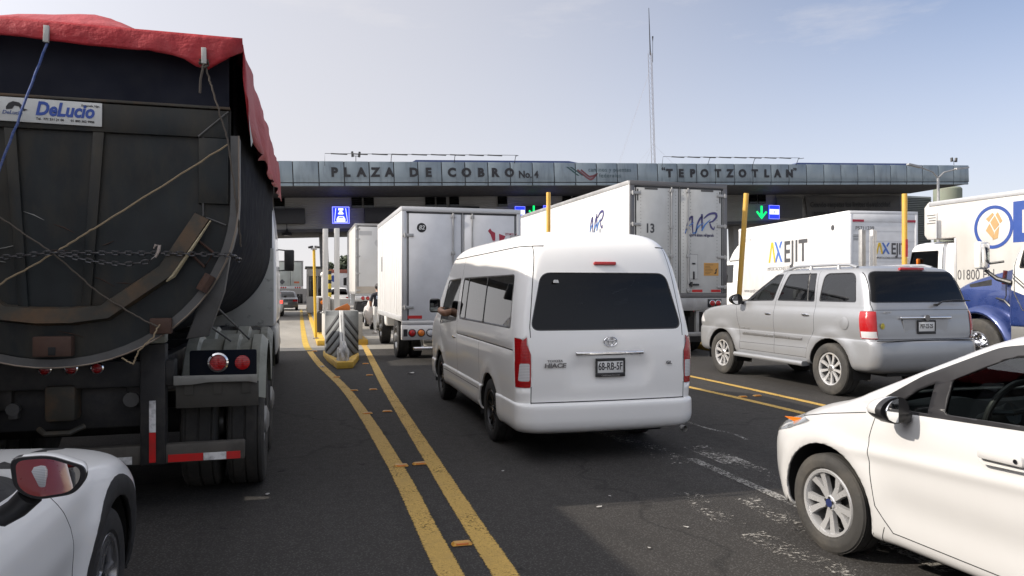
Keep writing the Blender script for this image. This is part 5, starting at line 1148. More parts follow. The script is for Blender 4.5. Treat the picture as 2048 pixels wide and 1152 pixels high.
# ---- refrigerated semi-trailer, number 13
def ribbon(b, pts, ws, y0, y1):
    P = [Vector(p) for p in pts]; a, c = [], []
    Q, W2 = [], []
    for i in range(len(P) - 1):       # smooth the stroke
        p0, p1, p2, p3 = P[max(i-1, 0)], P[i], P[i+1], P[min(i+2, len(P)-1)]
        for k in range(5):
            t = k / 5; Q.append(.5 * ((2*p1) + (-p0+p2)*t + (2*p0-5*p1+4*p2-p3)*t*t + (-p0+3*p1-3*p2+p3)*t**3)); W2.append(ws[i] * (1-t) + ws[i+1] * t)
    Q.append(P[-1]); W2.append(ws[-1])
    for i, p in enumerate(Q):
        t = (Q[min(i+1, len(Q)-1)] - Q[max(i-1, 0)]).normalized(); n = Vector((-t.y, t.x)); a.append(p + n * W2[i] / 2); c.append(p - n * W2[i] / 2)
    b.grid([[(p.x, y1, p.y) for p in a], [(p.x, y0, p.y) for p in a], [(p.x, y0, p.y) for p in c], [(p.x, y1, p.y) for p in c]])
def aar(parent, x0, z0, k, rot=None, y=-.050, loc=None):
    """brushed three-letter mark drawn with strokes"""
    f = lambda q: [(x0 + px * k, z0 - pz * k) for px, pz in q]
    d = MB(); h = .004
    for ox in (0, 95): ribbon(d, f([(ox + 0, 175), (ox + 20, 90), (ox + 45, 40), (ox + 68, 22)]), [6*k, 14*k, 18*k, 14*k], y - h, y)
    ribbon(d, f([(66, 22), (66, 90), (72, 165)]), [16*k, 16*k, 8*k], y - h, y); ribbon(d, f([(158, 2), (158, 70), (160, 140)]), [16*k, 16*k, 8*k], y - h, y)
    ribbon(d, f([(175, 40), (225, 2), (285, -8), (297, 22), (262, 60), (225, 70)]), [8*k, 18*k, 20*k, 20*k, 14*k, 5*k], y - h, y); ribbon(d, f([(232, 68), (246, 110), (270, 130), (278, 105)]), [8*k, 16*k, 12*k, 5*k], y - h, y)
    o = d.build('letter_strokes', mat('indigo_print', (.055, .05, .17), .4), parent, loc, rot)
    l = MB()
    for ox in (0, 95): ribbon(l, f([(ox - 5, 165), (ox + 30, 110), (ox + 80, 75)]), [5*k, 12*k, 4*k], y - h * 1.5, y - h * 1.2)
    ribbon(l, f([(66, 168), (100, 155), (115, 90)]), [6*k, 16*k, 4*k], y - h * 1.5, y - h * 1.2); ribbon(l, f([(155, 145), (185, 95), (240, 45)]), [14*k, 14*k, 4*k], y - h * 1.5, y - h * 1.2)
    l.build('letter_swoosh', mat('sky_blue_print', (.08, .22, .55), .4), parent, loc, rot); return o
def build_trailer13():
    v = thing('refrigerated_trailer', 'tall white semi-trailer numbered 13 with AAR lettering on its rear doors', 'trailer', (8.78, 16.05, 0))
    W, Z0, Z1 = 2.6, 1.52, 4.19
    cargo(v, W, 13.0, Z0 - .18, Z1, M_BOXW, M_STEEL, ribs=0); rear_frame(v, W, Z0, Z1, mat('dark_rear_frame', (.16, .16, .165), .45, metal=.5, dirt=.3), .11)
    m = mat('trailer_door', (.52, .53, .52), .42, dirt=.3, dcol=(.34, .33, .30), dscale=2, stretch=(1, 1, .3))
    A, B = swing_doors(v, W, Z0, Z1, m, .11, hz=(.06, .345, .64, .93), hin=.26)
    r = MB()
    for s in (-1, 1):
        for xx in (.10, .30, 1.02):
            for i in range(30): r.tube([(s * xx, -.046, Z0 + .06 + i * .082), (s * xx, -.050, Z0 + .06 + i * .082)], .009, 5)
    r.build('rivets', M_GREYARM, A)
    text('13', .30, M_GREYTXT, A, (-.78, -.0475, 2.97), bold=.028, sx=.86, name='fleet_number')
    aar(B, .155, 3.45, .00285, y=-.050)
    text('aguirre alonso refrigerado', .105, mat('indigo_dark', (.05, .05, .11), .4), B, (.60, -.0475, 2.90), bold=.03, sx=.60)
    o = MB().box(.66, 1.06, -.052, -.046, 1.95, 2.26).build('orange_placard', mat('orange_print', (.55, .29, .07), .5, dirt=.3), B)
    q = MB()
    for i in range(7): q.box(.69, .69 + (.22 if i else .28) * (.8 + .2 * math.sin(i * 5)), -.0535, -.052, 2.21 - i * .036, 2.218 - i * .036)
    q.prism(rpoly([(.97, 2.09), (1.03, 2.14), (1.01, 2.08), (1.0, 2.0), (.93, 1.99), (.98, 2.05)], .01), -.0535, -.052, 'y'); q.build('placard_print', M_INK, o)
    l = MB().box(.26, .49, -.054, -.046, 1.86, 2.47).build('lock_box', M_STEEL, B); k = MB(); k.box(.275, .475, -.058, -.0545, 1.88, 2.45); k.build('lock_plate', m, l)
    k = MB(); k.box(.355, .395, -.085, -.058, 1.86, 2.05, .01); k.box(.33, .42, -.075, -.058, 2.22, 2.26, .01); k.tube([(.22, -.08, 1.74), (.50, -.08, 1.73)], .022, 8); k.tube([(.30, -.09, 1.68), (.30, -.09, 1.80)], .03, 8); k.build('door_latch', M_TRIM, B)
    MB().box(-1.16, -.9, -.050, -.046, 1.55, 1.61).box(-.6, -.3, -.050, -.046, 1.55, 1.61).build('red_reflector', M_REDTAPE, A); MB().box(.34, .62, -.050, -.046, 1.55, 1.61).box(.86, 1.12, -.050, -.046, 1.55, 1.61).build('red_reflector', M_REDTAPE, B)
    for s in (-1, 1): g = MB(); g.box(s*.75 - .17, s*.75 + .17, -.049, -.046, 3.99, 4.03); g.box(s*1.10 - .018, s*1.10 + .018, -.049, -.046, 3.72, 4.0); g.build('grey_tape', M_GREYARM, A if s < 0 else B)
    b = MB().box(-W/2, W/2, -.05, .12, 1.10, 1.41, .012).build('sill_panel', M_STEEL, v)
    for s in (-1, 1):
        MB().box(s*.95 - .19, s*.95 + .19, -.058, -.05, 1.18, 1.38, .004).build('lamp_housing', M_TRIM, b)
        for i in (0, 1): round_lamp(b, s * (.88 + i * .16), -.06, 1.28, .066)
    MB().box(-1.1, 1.1, -.02, .08, .48, .58, .012).box(-.55, -.47, -.01, .08, .58, 1.1).box(.47, .55, -.01, .08, .58, 1.1).build('underride_bar', M_STEEL, v)
    chassis_rails(v, .1, 12, .95); truck_axle(v, 1.5, 2.5); truck_axle(v, 2.8, 2.5)
    for s in (-1, 1): MB().box(s*.95 - .28, s*.95 + .28, .72, .735, .28, 1.05).build('mud_flap', M_TRIM, v)
    aar(v, 0, 0, .0031, rot=(0, 0, R(-90)), y=-.006, loc=(-1.302, 2.45, 3.60))
    return v
T13 = build_trailer13()
def build_tractor(name, label, loc, rz, m, z1=3.6, L_=4.6):
    v = thing(name, label, 'truck', loc, rz)
    bm = ring_body([(1.0, 0, 2.6, 1.20, .1, .1, 0, .15, .15, 0), (1.1, 0, 2.6, 1.24, .1, .1, 0, .15, .15, 0), (1.9, 0, 2.62, 1.24, .1, .1, 0, .2, .2, .05), (2.7, .0, 2.45, 1.20, .1, .1, 0, .25, .25, .1), (z1 - .3, .1, 1.8, 1.12, .15, .15, 0, .3, .4, .2), (z1 - .05, .3, 1.2, .9, .2, .2, 0, .3, .3, .2), (z1, .5, .9, .5, .2, .1, 0, .2, .1, .02)], 3, (5, 5, 16, 5, 5))
    for s in (1, -1): cut(bm, rpoly([(1.55, 1.95), (2.45, 1.95), (2.3, 2.6), (1.55, 2.65)], .06), 'x', s, 3 if s > 0 else 4)
    cut(bm, rpoly([(-1.0, 1.95), (1.0, 1.95), (.9, 2.65), (-.9, 2.65)], .1), 'y', 1, 5, ok=lambda c: c.y > 1.5)
    cb = finish_after(bm, m, v, ((3, 'side_window', M_TANK), (4, 'side_window', M_TANK), (5, 'windscreen', M_TANK)))
    bm = ring_body([(.45, 2.4, 4.35, 1.1, .1, .1, 0, .3, .25, .1), (.7, 2.4, 4.45, 1.2, .1, .1, 0, .4, .35, .15), (1.3, 2.45, 4.4, 1.05, .1, .1, 0, .45, .4, .15), (1.75, 2.5, 4.2, .85, .1, .1, 0, .4, .4, .15), (1.95, 2.55, 3.8, .6, .1, .1, 0, .3, .3, .1), (2.0, 2.6, 3.2, .3, .1, .1, 0, .1, .1, 0)], 3, (4, 4, 14, 5, 5))
    finish_skin(bm, 'hood', [m], v)
    MB().box(-.42, .42, 4.28, 4.36, .75, 1.65, .04).build('grille', M_CHROME, v); MB().box(-1.15, 1.15, 4.3, 4.5, .38, .66, .05).build('bumper', M_CHROME, v)
    for s in (1, -1): MB().box(s*.78 - .2, s*.78 + .2, 4.22, 4.34, .85, 1.08, .05).build('headlight', M_CLEAR, v)
    for s in (1, -1):
        o = MB().box(-.10, .10, -.05, .06, -.22, .22, .03).build('mirror', M_BLACK, cb, (s * 1.42, 2.6, 2.22)); MB().tube([(0, 0, .2), (-s*.25, -.05, .22)], .014, 6).tube([(0, 0, -.2), (-s*.25, -.05, -.22)], .014, 6).build('mirror_arm', M_BLACK, o)
    chassis_rails(v, -3.2, 3.6, .75); truck_axle(v, 3.55, 2.44, False); truck_axle(v, -.9, 2.44); truck_axle(v, -2.2, 2.44)
    return v
TRD = build_tractor('tractor_truck', 'white tractor unit with black door mirror pulling the dark dump trailer', (-1.63, 13.4, 0), 0, M_WHITE)
# mud-splattered white skirt and round shoulder of the tractor showing under the tub
MB().box(.30, 1.22, -.9, -.86, 1.03, 2.3, .01).build('rear_panel', mat('splattered_white', (.50, .50, .46), .6, dirt=.95, dcol=(.03, .03, .03), dscale=7, dlo=.58), TRD, (0, 0.2, 0))
b = MB(); b.box(1.0, 1.25, .3, 1.9, .45, .98, .08); b.build('side_skirt', mat('dirty_white', (.6, .59, .54), .5, dirt=.5), TRD)
build_tractor('tractor_truck', 'white tractor unit hidden in front of the refrigerated trailer numbered 13', (8.78, 29.3, 0), 0, M_WHITE, 3.5)
# ---- white box truck with dark-blue/yellow lettering, turned a little to the right
def build_axejit():
    v = thing('box_truck', 'clean white box truck with AXEJIT lettering, angled to the right', 'truck', (19.85, 21.55, 0), -7.4)
    W, Z0, Z1 = 2.62, 1.15, 4.36
    c = cargo(v, W, 8.6, Z0, Z1, M_BOXW, M_WHITE); rear_frame(v, W, Z0, Z1, M_DOORB, .10)
    MB().box(-W/2 + .1, W/2 - .1, -.03, -.002, Z0, Z1 - .38).build('roller_door', M_DOORB, v)
    g = MB()
    for i in range(7): g.box(-W/2 + .11, W/2 - .11, -.034, -.030, Z0 + .35 + i * .36, Z0 + .36 + i * .36)
    g.build('door_slats', M_ALU, v)
    MB().box(-W/2 + .10, W/2 - .10, -.045, -.002, Z1 - .38, Z1 - .10, .01).build('header_panel', M_DOORB, v)
    for x in (-1.0, 1.0): MB().box(x - .22, x + .22, -.052, -.046, Z1 - .38, Z1 - .30).build('marker_lamp', M_SIGNRED, v)
    text('P5711239', .18, M_GREYTXT, v, (-.74, -.036, Z1 - .66), name='fleet_number'); 
    q = MB()
    for i in range(4): q.box(-1.18, -.72 - .05 * (i % 2), -.0355, -.034, Z1 - .86 - i * .055, Z1 - .84 - i * .055)
    q.build('small_print', M_GREYTXT, v)
    def mark(par, loc, rot, h, tail=True):     # two-colour brand word built from bars
        y = -.006; k = h
        ye = MB(); ye.prism([(0, 0), (.16*k, 0), (.36*k, .80*k), (.36*k, 1.0*k), (.26*k, 1.0*k)], y, 0, 'y'); ye.prism([(.36*k, 1.0*k), (.36*k, .80*k), (.56*k, 0), (.72*k, 0), (.46*k, 1.0*k)], y - .001, 0, 'y'); ye.build('yellow_letter', mat('yellow_print', (.58, .40, .03), .4), par, loc, rot)
        bl = MB(); bl.prism([(.58*k, 1.0*k), (.76*k, 1.0*k), (1.36*k, 0), (1.18*k, 0)], y, 0, 'y'); bl.prism([(.60*k, 0), (.78*k, 0), (.96*k, .34*k), (.87*k, .49*k)], y - .001, 0, 'y'); bl.prism([(1.18*k, 1.0*k), (1.36*k, 1.0*k), (1.12*k, .62*k), (1.03*k, .76*k)], y - .001, 0, 'y'); bl.build('blue_letter', mat('royal_print', (.07, .15, .45), .4), par, loc, rot)
        o = bpy.data.objects.new('word', None); 
        return k
    s = .66
    mark(v, (-W/2 - .001, 5.75, 2.72), (0, 0, R(-90)), .86); text('EJIT', 1.20, M_GREYTXT, v, (-W/2 - .003, 5.75 - 1.26, 2.72), ROT_LEFT, bold=.022, align='LEFT', sx=.88, gap=1.06)
    text('IMPORTACIONES ESPECIALIZADAS', .215, M_GREYTXT, v, (-W/2 - .003, 5.85, 2.38), ROT_LEFT, align='LEFT', sx=.92)
    text('P5711239', .17, mat('pale_grey_print', (.35, .35, .36), .5), v, (-W/2 - .003, 8.0, 3.75), ROT_LEFT, align='LEFT'); text('www.axejit.com', .24, M_GREYTXT, v, (-W/2 - .003, 8.0, 1.45), ROT_LEFT, align='LEFT')
    MB().prism(circ(1.0, 3.85, .10, 16), -W/2 - .012, -W/2 - .001, 'x').build('side_lamp', M_GREYTXT, v)
    mark(v, (-.32, -.036, 2.85), (0, 0, 0), .40); text('EJIT', .56, M_GREYTXT, v, (.27, -.036, 2.85), bold=.022, align='LEFT', sx=.70); text('IMPORTACIONES ESPECIALIZADAS', .11, M_GREYTXT, v, (-.32, -.036, 2.68), align='LEFT', sx=.68)
    chassis_rails(v, .1, 11, .7); truck_axle(v, 2.0, 2.5); MB().box(-1.25, 1.25, -.04, .1, .75, 1.03, .02).build('bumper_panel', M_STEEL, v); truck_axle(v, 10.0, 2.4, False)
    cab_over(v, 2.4, 8.8, 1.9, .7, 3.0, M_WHITE)
    bm = ring_body([(2.95, 8.7, 10.3, 1.15, .1, .1, 0, .4, .4, .1), (3.3, 8.68, 10.0, 1.15, .1, .1, 0, .4, .5, .15), (3.75, 8.66, 9.4, 1.05, .1, .1, 0, .4, .5, .15), (3.95, 8.66, 9.0, .8, .1, .1, 0, .2, .2, .05)], 3, (4, 4, 10, 5, 5)); finish_skin(bm, 'wind_deflector', [M_WHITE], v)
    return v
AXE = build_axejit()
# ---- white parcel truck with a circled box mark
def build_parcel():
    v = thing('parcel_truck', 'white parcel truck with a blue ring and tan box emblem on its side', 'truck', (17.23, 7.2, 0), 0)
    W = 2.5; c = MB(); c.prism([(0, 1.15), (7.75, 1.15), (7.75, 2.93), (8.62, 2.93), (8.72, 3.05), (8.72, 3.78), (8.60, 3.90), (0, 3.90)], -W/2, W/2, 'x', .03); co = c.build('cargo_box', M_BOXW2, v)
    for s in (1, -1): MB().box(s*W/2 - .02, s*W/2 + .02, .02, 8.55, 3.80, 3.915, .01).build('top_rail', M_ALU, co); MB().box(s*W/2 - .02, s*W/2 + .012, 7.70, 7.76, 1.16, 2.92, .004).build('corner_trim', M_ALU, co); MB().box(s*W/2 - .02, s*W/2 + .008, 8.28, 8.32, 2.95, 3.6).build('side_strip', M_ALU, co)
    X = -W/2 - .003
    MB().lathe([(.52, -.004), (.52, .004), (.44, .004), (.44, -.004)], 48, 'x', closed=True).build('blue_ring', mat('ring_blue', (.03, .07, .27), .4), co, (X, 6.67, 3.11))
    bx = MB(); f = lambda q: [(-(u), v_) for u, v_ in q]
    bx.prism(f([(-.20, -.10), (.0, -.32), (.02, -.16), (-.10, .06)]), X - .003, X + .002, 'x'); bx.prism(f([(-.02, -.34), (.12, -.30), (.16, -.02), (.05, -.14)]), X - .003, X + .002, 'x'); bx.prism(f([(-.08, .09), (.03, -.11), (.16, .02), (.04, .24)]), X - .003, X + .002, 'x'); bx.prism(f([(-.12, .10), (.02, .27), (-.02, .32), (-.20, .18)]), X - .003, X + .002, 'x'); bx.prism(f([(.18, .04), (.24, .10), (.12, .32), (.06, .26)]), X - .003, X + .002, 'x')
    bx.build('box_emblem', mat('tan_print', (.42, .27, .12), .5), co, (0, 6.67, 3.14))
    text('D', 1.25, MATS['ring_blue'], co, (X, 6.20, 2.76), ROT_LEFT, bold=.04, align='LEFT'); text('01800 EN', .36, M_GREYTXT, co, (X, 7.68, 1.86), ROT_LEFT, align='LEFT', sx=.72)
    q = MB()
    for i in range(4): q.box(X - .001, X + .002, 8.35, 8.62 - .03 * (i % 3), 3.55 - i * .07, 3.57 - i * .07)
    q.build('small_print', M_GREYTXT, co)
    chassis_rails(v, .1, 8.5, .7); truck_axle(v, 1.9, 2.4); truck_axle(v, 8.6, 2.35, False)
    cab_over(v, 2.3, 7.80, 1.75, .65, 2.88, M_WHITE, M_DKGLASS)
    o = MB().box(-.05, .05, -.03, .03, -.09, .09, .02).build('indicator', M_AMBER, v, (-1.16, 9.0, 2.35)); MB().prism(rpoly([(-.06, -.25), (.06, -.25), (.03, .25), (-.03, .25)], .03), -.15, .0, 'x', .02).build('mirror_cap', M_WHITE, v, (-1.25, 9.25, 2.25))
    return v
PARCEL = build_parcel()
# ---- blue and white conventional tractor behind the hatchback
def build_blue():
    v = thing('tractor_truck', 'blue-bonneted tractor unit with a white cab and tall white mirror', 'truck', (13.72, 11.25, 0), 0)
    # y = 0 at the front axle
    bm = ring_body([(.95, -.75, .95, .95, .1, .1, 0, .3, .25, .08), (1.3, -.75, .98, .97, .1, .1, 0, .35, .3, .1), (1.55, -.75, .92, .95, .1, .1, 0, .38, .34, .1), (1.72, -.75, .72, .90, .1, .1, 0, .4, .36, .1), (1.84, -.75, .42, .84, .1, .1, 0, .38, .34, .1), (1.95, -.75, .0, .78, .1, .1, 0, .34, .3, .08), (2.03, -.74, -.34, .70, .1, .1, 0, .25, .2, .05), (2.06, -.73, -.52, .5, .1, .05, 0, .1, .1, .02)], 4, (4, 4, 16, 7, 8))
    cut(bm, rpoly([(-.10, 1.70), (.36, 1.66), (.42, 1.72), (-.05, 1.82)], .02), 'x', -1, 1); cut(bm, rpoly([(-.10, 1.70), (.36, 1.66), (.42, 1.72), (-.05, 1.82)], .02), 'x', 1, 1)
    finish_skin(bm, 'hood', [M_BLUE, M_GAP], v, .03)
    for s in (1, -1):      # swelling fender over the front wheel
        b = MB(); P = []
        for i in range(25):
            a = R(-18 + 200 * i / 24); c_, n_ = math.cos(a), math.sin(a); row = []
            for j, (x, r) in enumerate(((.62, .72), (.80, .74), (.98, .735), (1.12, .71), (1.20, .665), (1.225, .62), (1.215, .58))):
                bl = 1.0 + .12 * max(0, -c_) * max(0, 1 - n_) ; row.append((s * x, -r * c_ * -1 * bl if 0 else r * c_ * bl, .53 + r * n_ * 1.08))
            P.append(row)
        b.grid(P); o = b.build('fender', M_BLUE, v); sd = o.modifiers.new('solid', 'SOLIDIFY'); sd.thickness = .02
        MB().prism(rpoly([(-.05, -.03), (.12, .01), (.05, .06), (-.02, .04)], .02), -.02, .02, 'x', .008).build('indicator', M_AMBER, o, (s*1.19, .38, 1.20))
        b = MB(); b.tube([(s*.95, -.42, 1.98), (s*.97, -.40, 1.72)], .035, 8); b.build('red_latch', mat('latch_red', (.20, .03, .03), .5), v)
        b = MB(); b.tube([(s*1.03, -.50, 1.90), (s*1.03, -.50, 1.50), (s*1.06, -.48, 1.42)], .010, 6); b.tube([(s*1.03, -.30, 1.46), (s*1.05, -.48, 1.42), (s*1.03, -.70, 1.20)], .02, 6); b.build('hood_stay', M_TRIM, v)
    bm = ring_body([(.95, -2.6, -.70, 1.22, .1, .1, 0, .1, .1, 0), (1.0, -2.6, -.70, 1.24, .1, .1, 0, .1, .1, 0), (1.35, -2.6, -.70, 1.24, .1, .1, 0, .1, .1, 0), (2.05, -2.6, -.72, 1.24, .1, .1, 0, .16, .14, .03), (2.55, -2.6, -.92, 1.17, .1, .1, 0, .2, .16, .05), (2.74, -2.58, -1.02, 1.11, .12, .12, 0, .2, .18, .05), (2.83, -2.5, -1.2, .98, .2, .2, 0, .2, .18, .05), (2.87, -2.3, -1.5, .6, .2, .1, 0, .2, .1, .05)], 4, (5, 5, 20, 6, 6))
    for s in (1, -1):
        for tri in ([(-2.7, .9), (-.6, .9), (-.6, 1.98), (-1.30, 1.42)], [(-2.7, .9), (-1.3, 1.42), (-2.7, 1.42)]): cut(bm, tri, 'x', s, 2, thr=.3)
        seam(bm, [(-.62, 1.985), (-1.30, 1.425), (-2.6, 1.425)], 'x', s, .03, 4); seam(bm, [(-.66, 2.02), (-1.33, 1.46), (-2.6, 1.46)], 'x', s, .02, 1)
        seam(bm, [(-.98, 2.62), (-.84, 2.05), (-.84, 1.55), (-1.0, 1.25), (-2.2, 1.25)], 'x', s, .022, 4)
        w_ = rpoly([(-1.95, 2.0), (-.93, 2.0), (-1.05, 2.60), (-1.95, 2.64)], .05, 3); cut(bm, w_, 'x', s, 1); cut(bm, inset(w_, .03), 'x', s, 5 if s > 0 else 6)
        cut(bm, rpoly([(-1.30, 1.62), (-1.08, 1.62), (-1.08, 1.92), (-1.30, 1.92)], .06), 'x', s, 7)
        cut(bm, [(-1.9, 1.70), (-1.42, 1.70), (-1.42, 1.82), (-1.9, 1.82)], 'x', s, 1)
    cut(bm, rpoly([(-1.0, 2.05), (1.0, 2.05), (.9, 2.6), (-.9, 2.6)], .08), 'y', 1, 8)
    tm = [extract(bm, k, n, g, None, -.005) for k, n, g in ((5, 'side_window', M_GLASS), (6, 'side_window', M_GLASS), (8, 'windscreen', M_GLASS))]
    cb = finish_skin(bm, 'cab', [mat('cab_cream', (.66, .65, .61), .35, coat=.4, dirt=.2, dcol=(.42, .38, .33)), M_GAP, M_BLUE, M_GAP, M_CHROME, M_GAP, M_GAP, mat('vent_grey', (.32, .33, .36), .5)], v)
    for o in tm: o.parent = cb
    MB().tube([(-1.13, -1.0, 2.46), (-1.10, -1.14, 2.50), (-1.10, -1.16, 2.30), (-1.13, -1.02, 2.26)], .016, 8).build('grab_handle', M_STEEL, cb)
    b = MB(); seat_row(b, -.85, -.2, -1.95, 1.35, .9); seat_row(b, .2, .85, -1.95, 1.35, .9); b.box(-1.0, 1.0, -1.15, -.85, 1.4, 1.98, .06); b.build('seats', M_SEAT, cb)
    for s in (1, -1):
        mb = MB(); mb.box(-.125, .125, -.06, .09, -.26, .26, .05, seg=3); o = mb.build('mirror', mat('mirror_cream', (.66, .66, .63), .3, coat=.4), cb, (s*1.44, -.36, 2.26)); MB().box(-.10, .10, -.072, -.060, -.23, .23, .01).build('mirror_glass', M_CHROME, o)
        mb = MB(); mb.tube([(s*1.36, -.36, 2.10), (s*1.22, -.62, 2.14)], .022, 8); mb.tube([(s*1.36, -.36, 1.98), (s*1.30, -.55, 1.82), (s*1.23, -.78, 1.74)], [.03, .04, .05], 10); mb.build('mirror_arm', M_BLACK, o, Vector((-s*1.44, .36, -2.26)))
    tk = MB().box(-1.22, -.75, -2.6, -.74, .62, 1.12, .04); tk.build('battery_box', mat('tread_plate', (.42, .42, .41), .35, metal=.6, dirt=.3, bmp=.8, bscale=55), v); MB().box(-1.25, -.8, -2.6, -.78, .48, .60, .02).build('step', M_ALU, v)
    MB().box(-.95, .95, -.9, .7, .6, 1.0).build('chassis', M_UNDER, v)
    MB().box(-1.15, 1.15, .95, 1.15, .35, .75, .06).build('bumper', M_CHROME, v)
    for s in (1, -1): wheel(v, (s*1.06, 0, .53), s, .53, .29, .29, ('truck',), 'bluew', tm=M_DUSTTYRE, rm=M_CHROME)
    truck_axle(v, -4.4, 2.44); chassis_rails(v, -5.5, -2.6, .8)
    return v
BLUE = build_blue()
# ---- trucks and cars further on, through the left lane
def small_box_truck(name, label, loc, W, Z0, Z1, L_, mside, mrear, rz=0, cat='truck', num=None):
    v = thing(name, label, cat, loc, rz); cargo(v, W, L_, Z0, Z1, mside, M_STEEL); rear_frame(v, W, Z0, Z1, M_STEEL, .09)
    A, B = swing_doors(v, W, Z0, Z1, mrear, .09, hz=(.05, .3, .55, .8, .95)); 
    b = MB().box(-W/2, W/2, -.05, .1, Z0 - .32, Z0 - .09, .01).build('bumper_panel', M_ALU, v)
    for s in (-1, 1):
        for i in range(3): round_lamp(b, s * (W/2 - .35 - i * .22), -.055, Z0 - .20, .085)
    chassis_rails(v, .1, L_, .75); truck_axle(v, 1.4, W - .1); 
    return v, A, B
v, A, B = small_box_truck('box_truck', 'dusty white box truck standing further up the middle lane', (3.78, 35, 0), 2.62, 1.38, 4.64, 6.0, M_BOXW2, mat('door_grey_white', (.58, .58, .57), .45, dirt=.2))
MB().prism(circ(0, 0, .18, 8), -.051, -.046, 'y').build('crest_mark', mat('pale_mark', (.45, .45, .45), .5), A, (-.25, 0, 3.75))
MB().box(-1.15, -.55, -.050, -.046, 4.1, 4.3).build('print_block', mat('pale_mark', (.45, .45, .45), .5), A)
MB().box(-1.25, 1.25, -.056, -.046, 1.40, 1.72).build('kick_plate', mat('tan_grey', (.42, .37, .31), .5, dirt=.4), v)
MB().box(-1.2, 1.2, .55, .57, .25, 1.0).build('mud_flap', M_TRIM, v); text('TRUCK', .22, M_PLATE, v, (-.2, .545, .50), bold=.02) if 0 else None
MB().box(-1.2, 1.2, -.10, .0, .42, .54, .02).build('step_bumper', M_STEEL, v); cab_over(v, 2.3, 6.2, 1.8, .7, 2.8, M_WHITE)
v, A, B = small_box_truck('semi_trailer', 'grey-green semi-trailer waiting far ahead in the left lane', (-.95, 82, 0), 2.6, 1.9, 4.55, 13, mat('sage_box', (.36, .39, .36), .5, dirt=.3), mat('sage_door', (.40, .43, .40), .5, dirt=.3), cat='trailer')
MB().box(.35, .9, -.052, -.046, 2.15, 2.35).build('red_placard', mat('rust_print', (.40, .12, .06), .5), B); MB().prism([(0, -.3), (.3, 0), (0, .3), (-.3, 0)], -.052, -.046, 'y').build('hazard_diamond', M_GREYTXT, A, (-.85, 0, 2.3))
M_LIT = mat('lit_brake_lens', (.9, .06, .04), .2, emit=1.6)
def simple_car(name, label, loc, rz, m, kind='sedan', lit=False, cat='car', group=None):
    v = thing(name, label, cat, loc, rz, group); h = {'sedan': 1.44, 'suv': 1.68}[kind]; q = h / 1.44
    zs = .90 * q
    yr2, roof = (.62, .55) if kind == 'sedan' else (.12, .1)
    rows = [(.22, .1, 4.3, .74, .2, .2, .05, .4, .3, .15), (.35, .0, 4.4, .85, .2, .18, .06, .45, .35, .18), (.60*q, 0, 4.42, .875, .18, .18, .06, .45, .4, .2), (.78*q, .03, 4.3, .865, .18, .18, .06, .45, .42, .2), (.86*q, .08, 3.9, .85, .18, .2, .06, .4, .4, .16), (zs, .25 if kind == 'sedan' else .1, 3.35, .83, .18, .2, .06, .36, .36, .14),
        (zs + .05, .50 if kind == 'sedan' else .12, 3.05, .80, .18, .2, .06, .32, .32, .14), (1.2*q, .85 if kind == 'sedan' else .22, 2.6, .70, .18, .2, .06, .28, .3, .12), (1.36*q, 1.2 if kind == 'sedan' else .35, 2.15, .62, .2, .2, .05, .25, .28, .1), (1.425*q, 1.45 if kind == 'sedan' else .55, 1.9, .48, .2, .2, .04, .2, .2, .05), (h, 1.65 if kind == 'sedan' else .8, 1.75, .25, .1, .05, .01, .1, .04, .01)]
    bm = ring_body(rows, 3, (7, 5, 22, 6, 7))
    for s in (1, -1):
        for cy in (.95, 3.5): cut(bm, circ(cy, .31, .36, 20), 'x', s, 9)
    bmesh.ops.delete(bm, geom=[f for f in bm.faces if f.material_index == 9], context='FACES')
    cut(bm, rpoly([(-.68, zs + .06), (.68, zs + .06), (.55, 1.36*q), (-.55, 1.36*q)], .08), 'y', -1, 3, thr=.1, ok=lambda c: c.y < 1.8); cut(bm, rpoly([(-.66, zs + .06), (.66, zs + .06), (.54, 1.36*q), (-.54, 1.36*q)], .08), 'y', 1, 4, thr=.1, ok=lambda c: c.y > 1.8)
    for s in (1, -1):
        y0 = .95 if kind == 'sedan' else .35
        cut(bm, rpoly([(y0, zs + .05), (2.9, zs + .04), (2.15, 1.36*q), (y0 + .5, 1.36*q)], .06), 'x', s, 5 if s > 0 else 6, thr=.2)
        cut(bm, rpoly([(s*.50, .66*q), (s*.95, .66*q), (s*.95, .82*q), (s*.52, .80*q)], .03), 'y', -1, 7 if s > 0 else 8, thr=.2, ok=lambda c: c.y < .5)
    for k, n, g in ((3, 'rear_window', M_TANK), (4, 'windscreen', M_TANK), (5, 'side_window', M_TANK), (6, 'side_window', M_TANK), (7, 'tail_light', M_LIT if lit else M_RED), (8, 'tail_light', M_LIT if lit else M_RED)): extract(bm, k, n, g, v, .002 if k > 6 else -.003)
    finish_skin(bm, 'body', [m, M_GAP, M_TRIM], v)
    MB().box(-.55, .55, .1, 4.1, .2, .5).box(-.8, .8, 1.4, 3.0, .22, .5).build('underbody', M_UNDER, v)
    plate(v, (0, -.01, .55), .30, .14, '', frame=False) if 0 else MB().box(-.16, .16, -.012, .012, -.07, .07).build('licence_plate', M_PLATE, v, (0, -.006, .52))
    for s in (1, -1):
        MB().box(-.09, .09, -.05, .05, -.06, .06, .03).build('wing_mirror', M_TRIM, v, (s*.95, 2.75, zs + .08))
        for cy in (.95, 3.5): wheel(v, (s*.77, cy, .31), s, .31, .2, .2, ('single', 5, (.03, .025)), 'small')
    return v
simple_car('sedan', 'dark grey sedan ahead in the left lane, behind the far trailer', (-1.0, 56, 0), 0, M_GREYCAR)
simple_car('suv', 'white car with lit brake lights just beyond the tractor', (-1.8, 44, 0), 0, M_WHITE, 'suv', True, 'SUV')
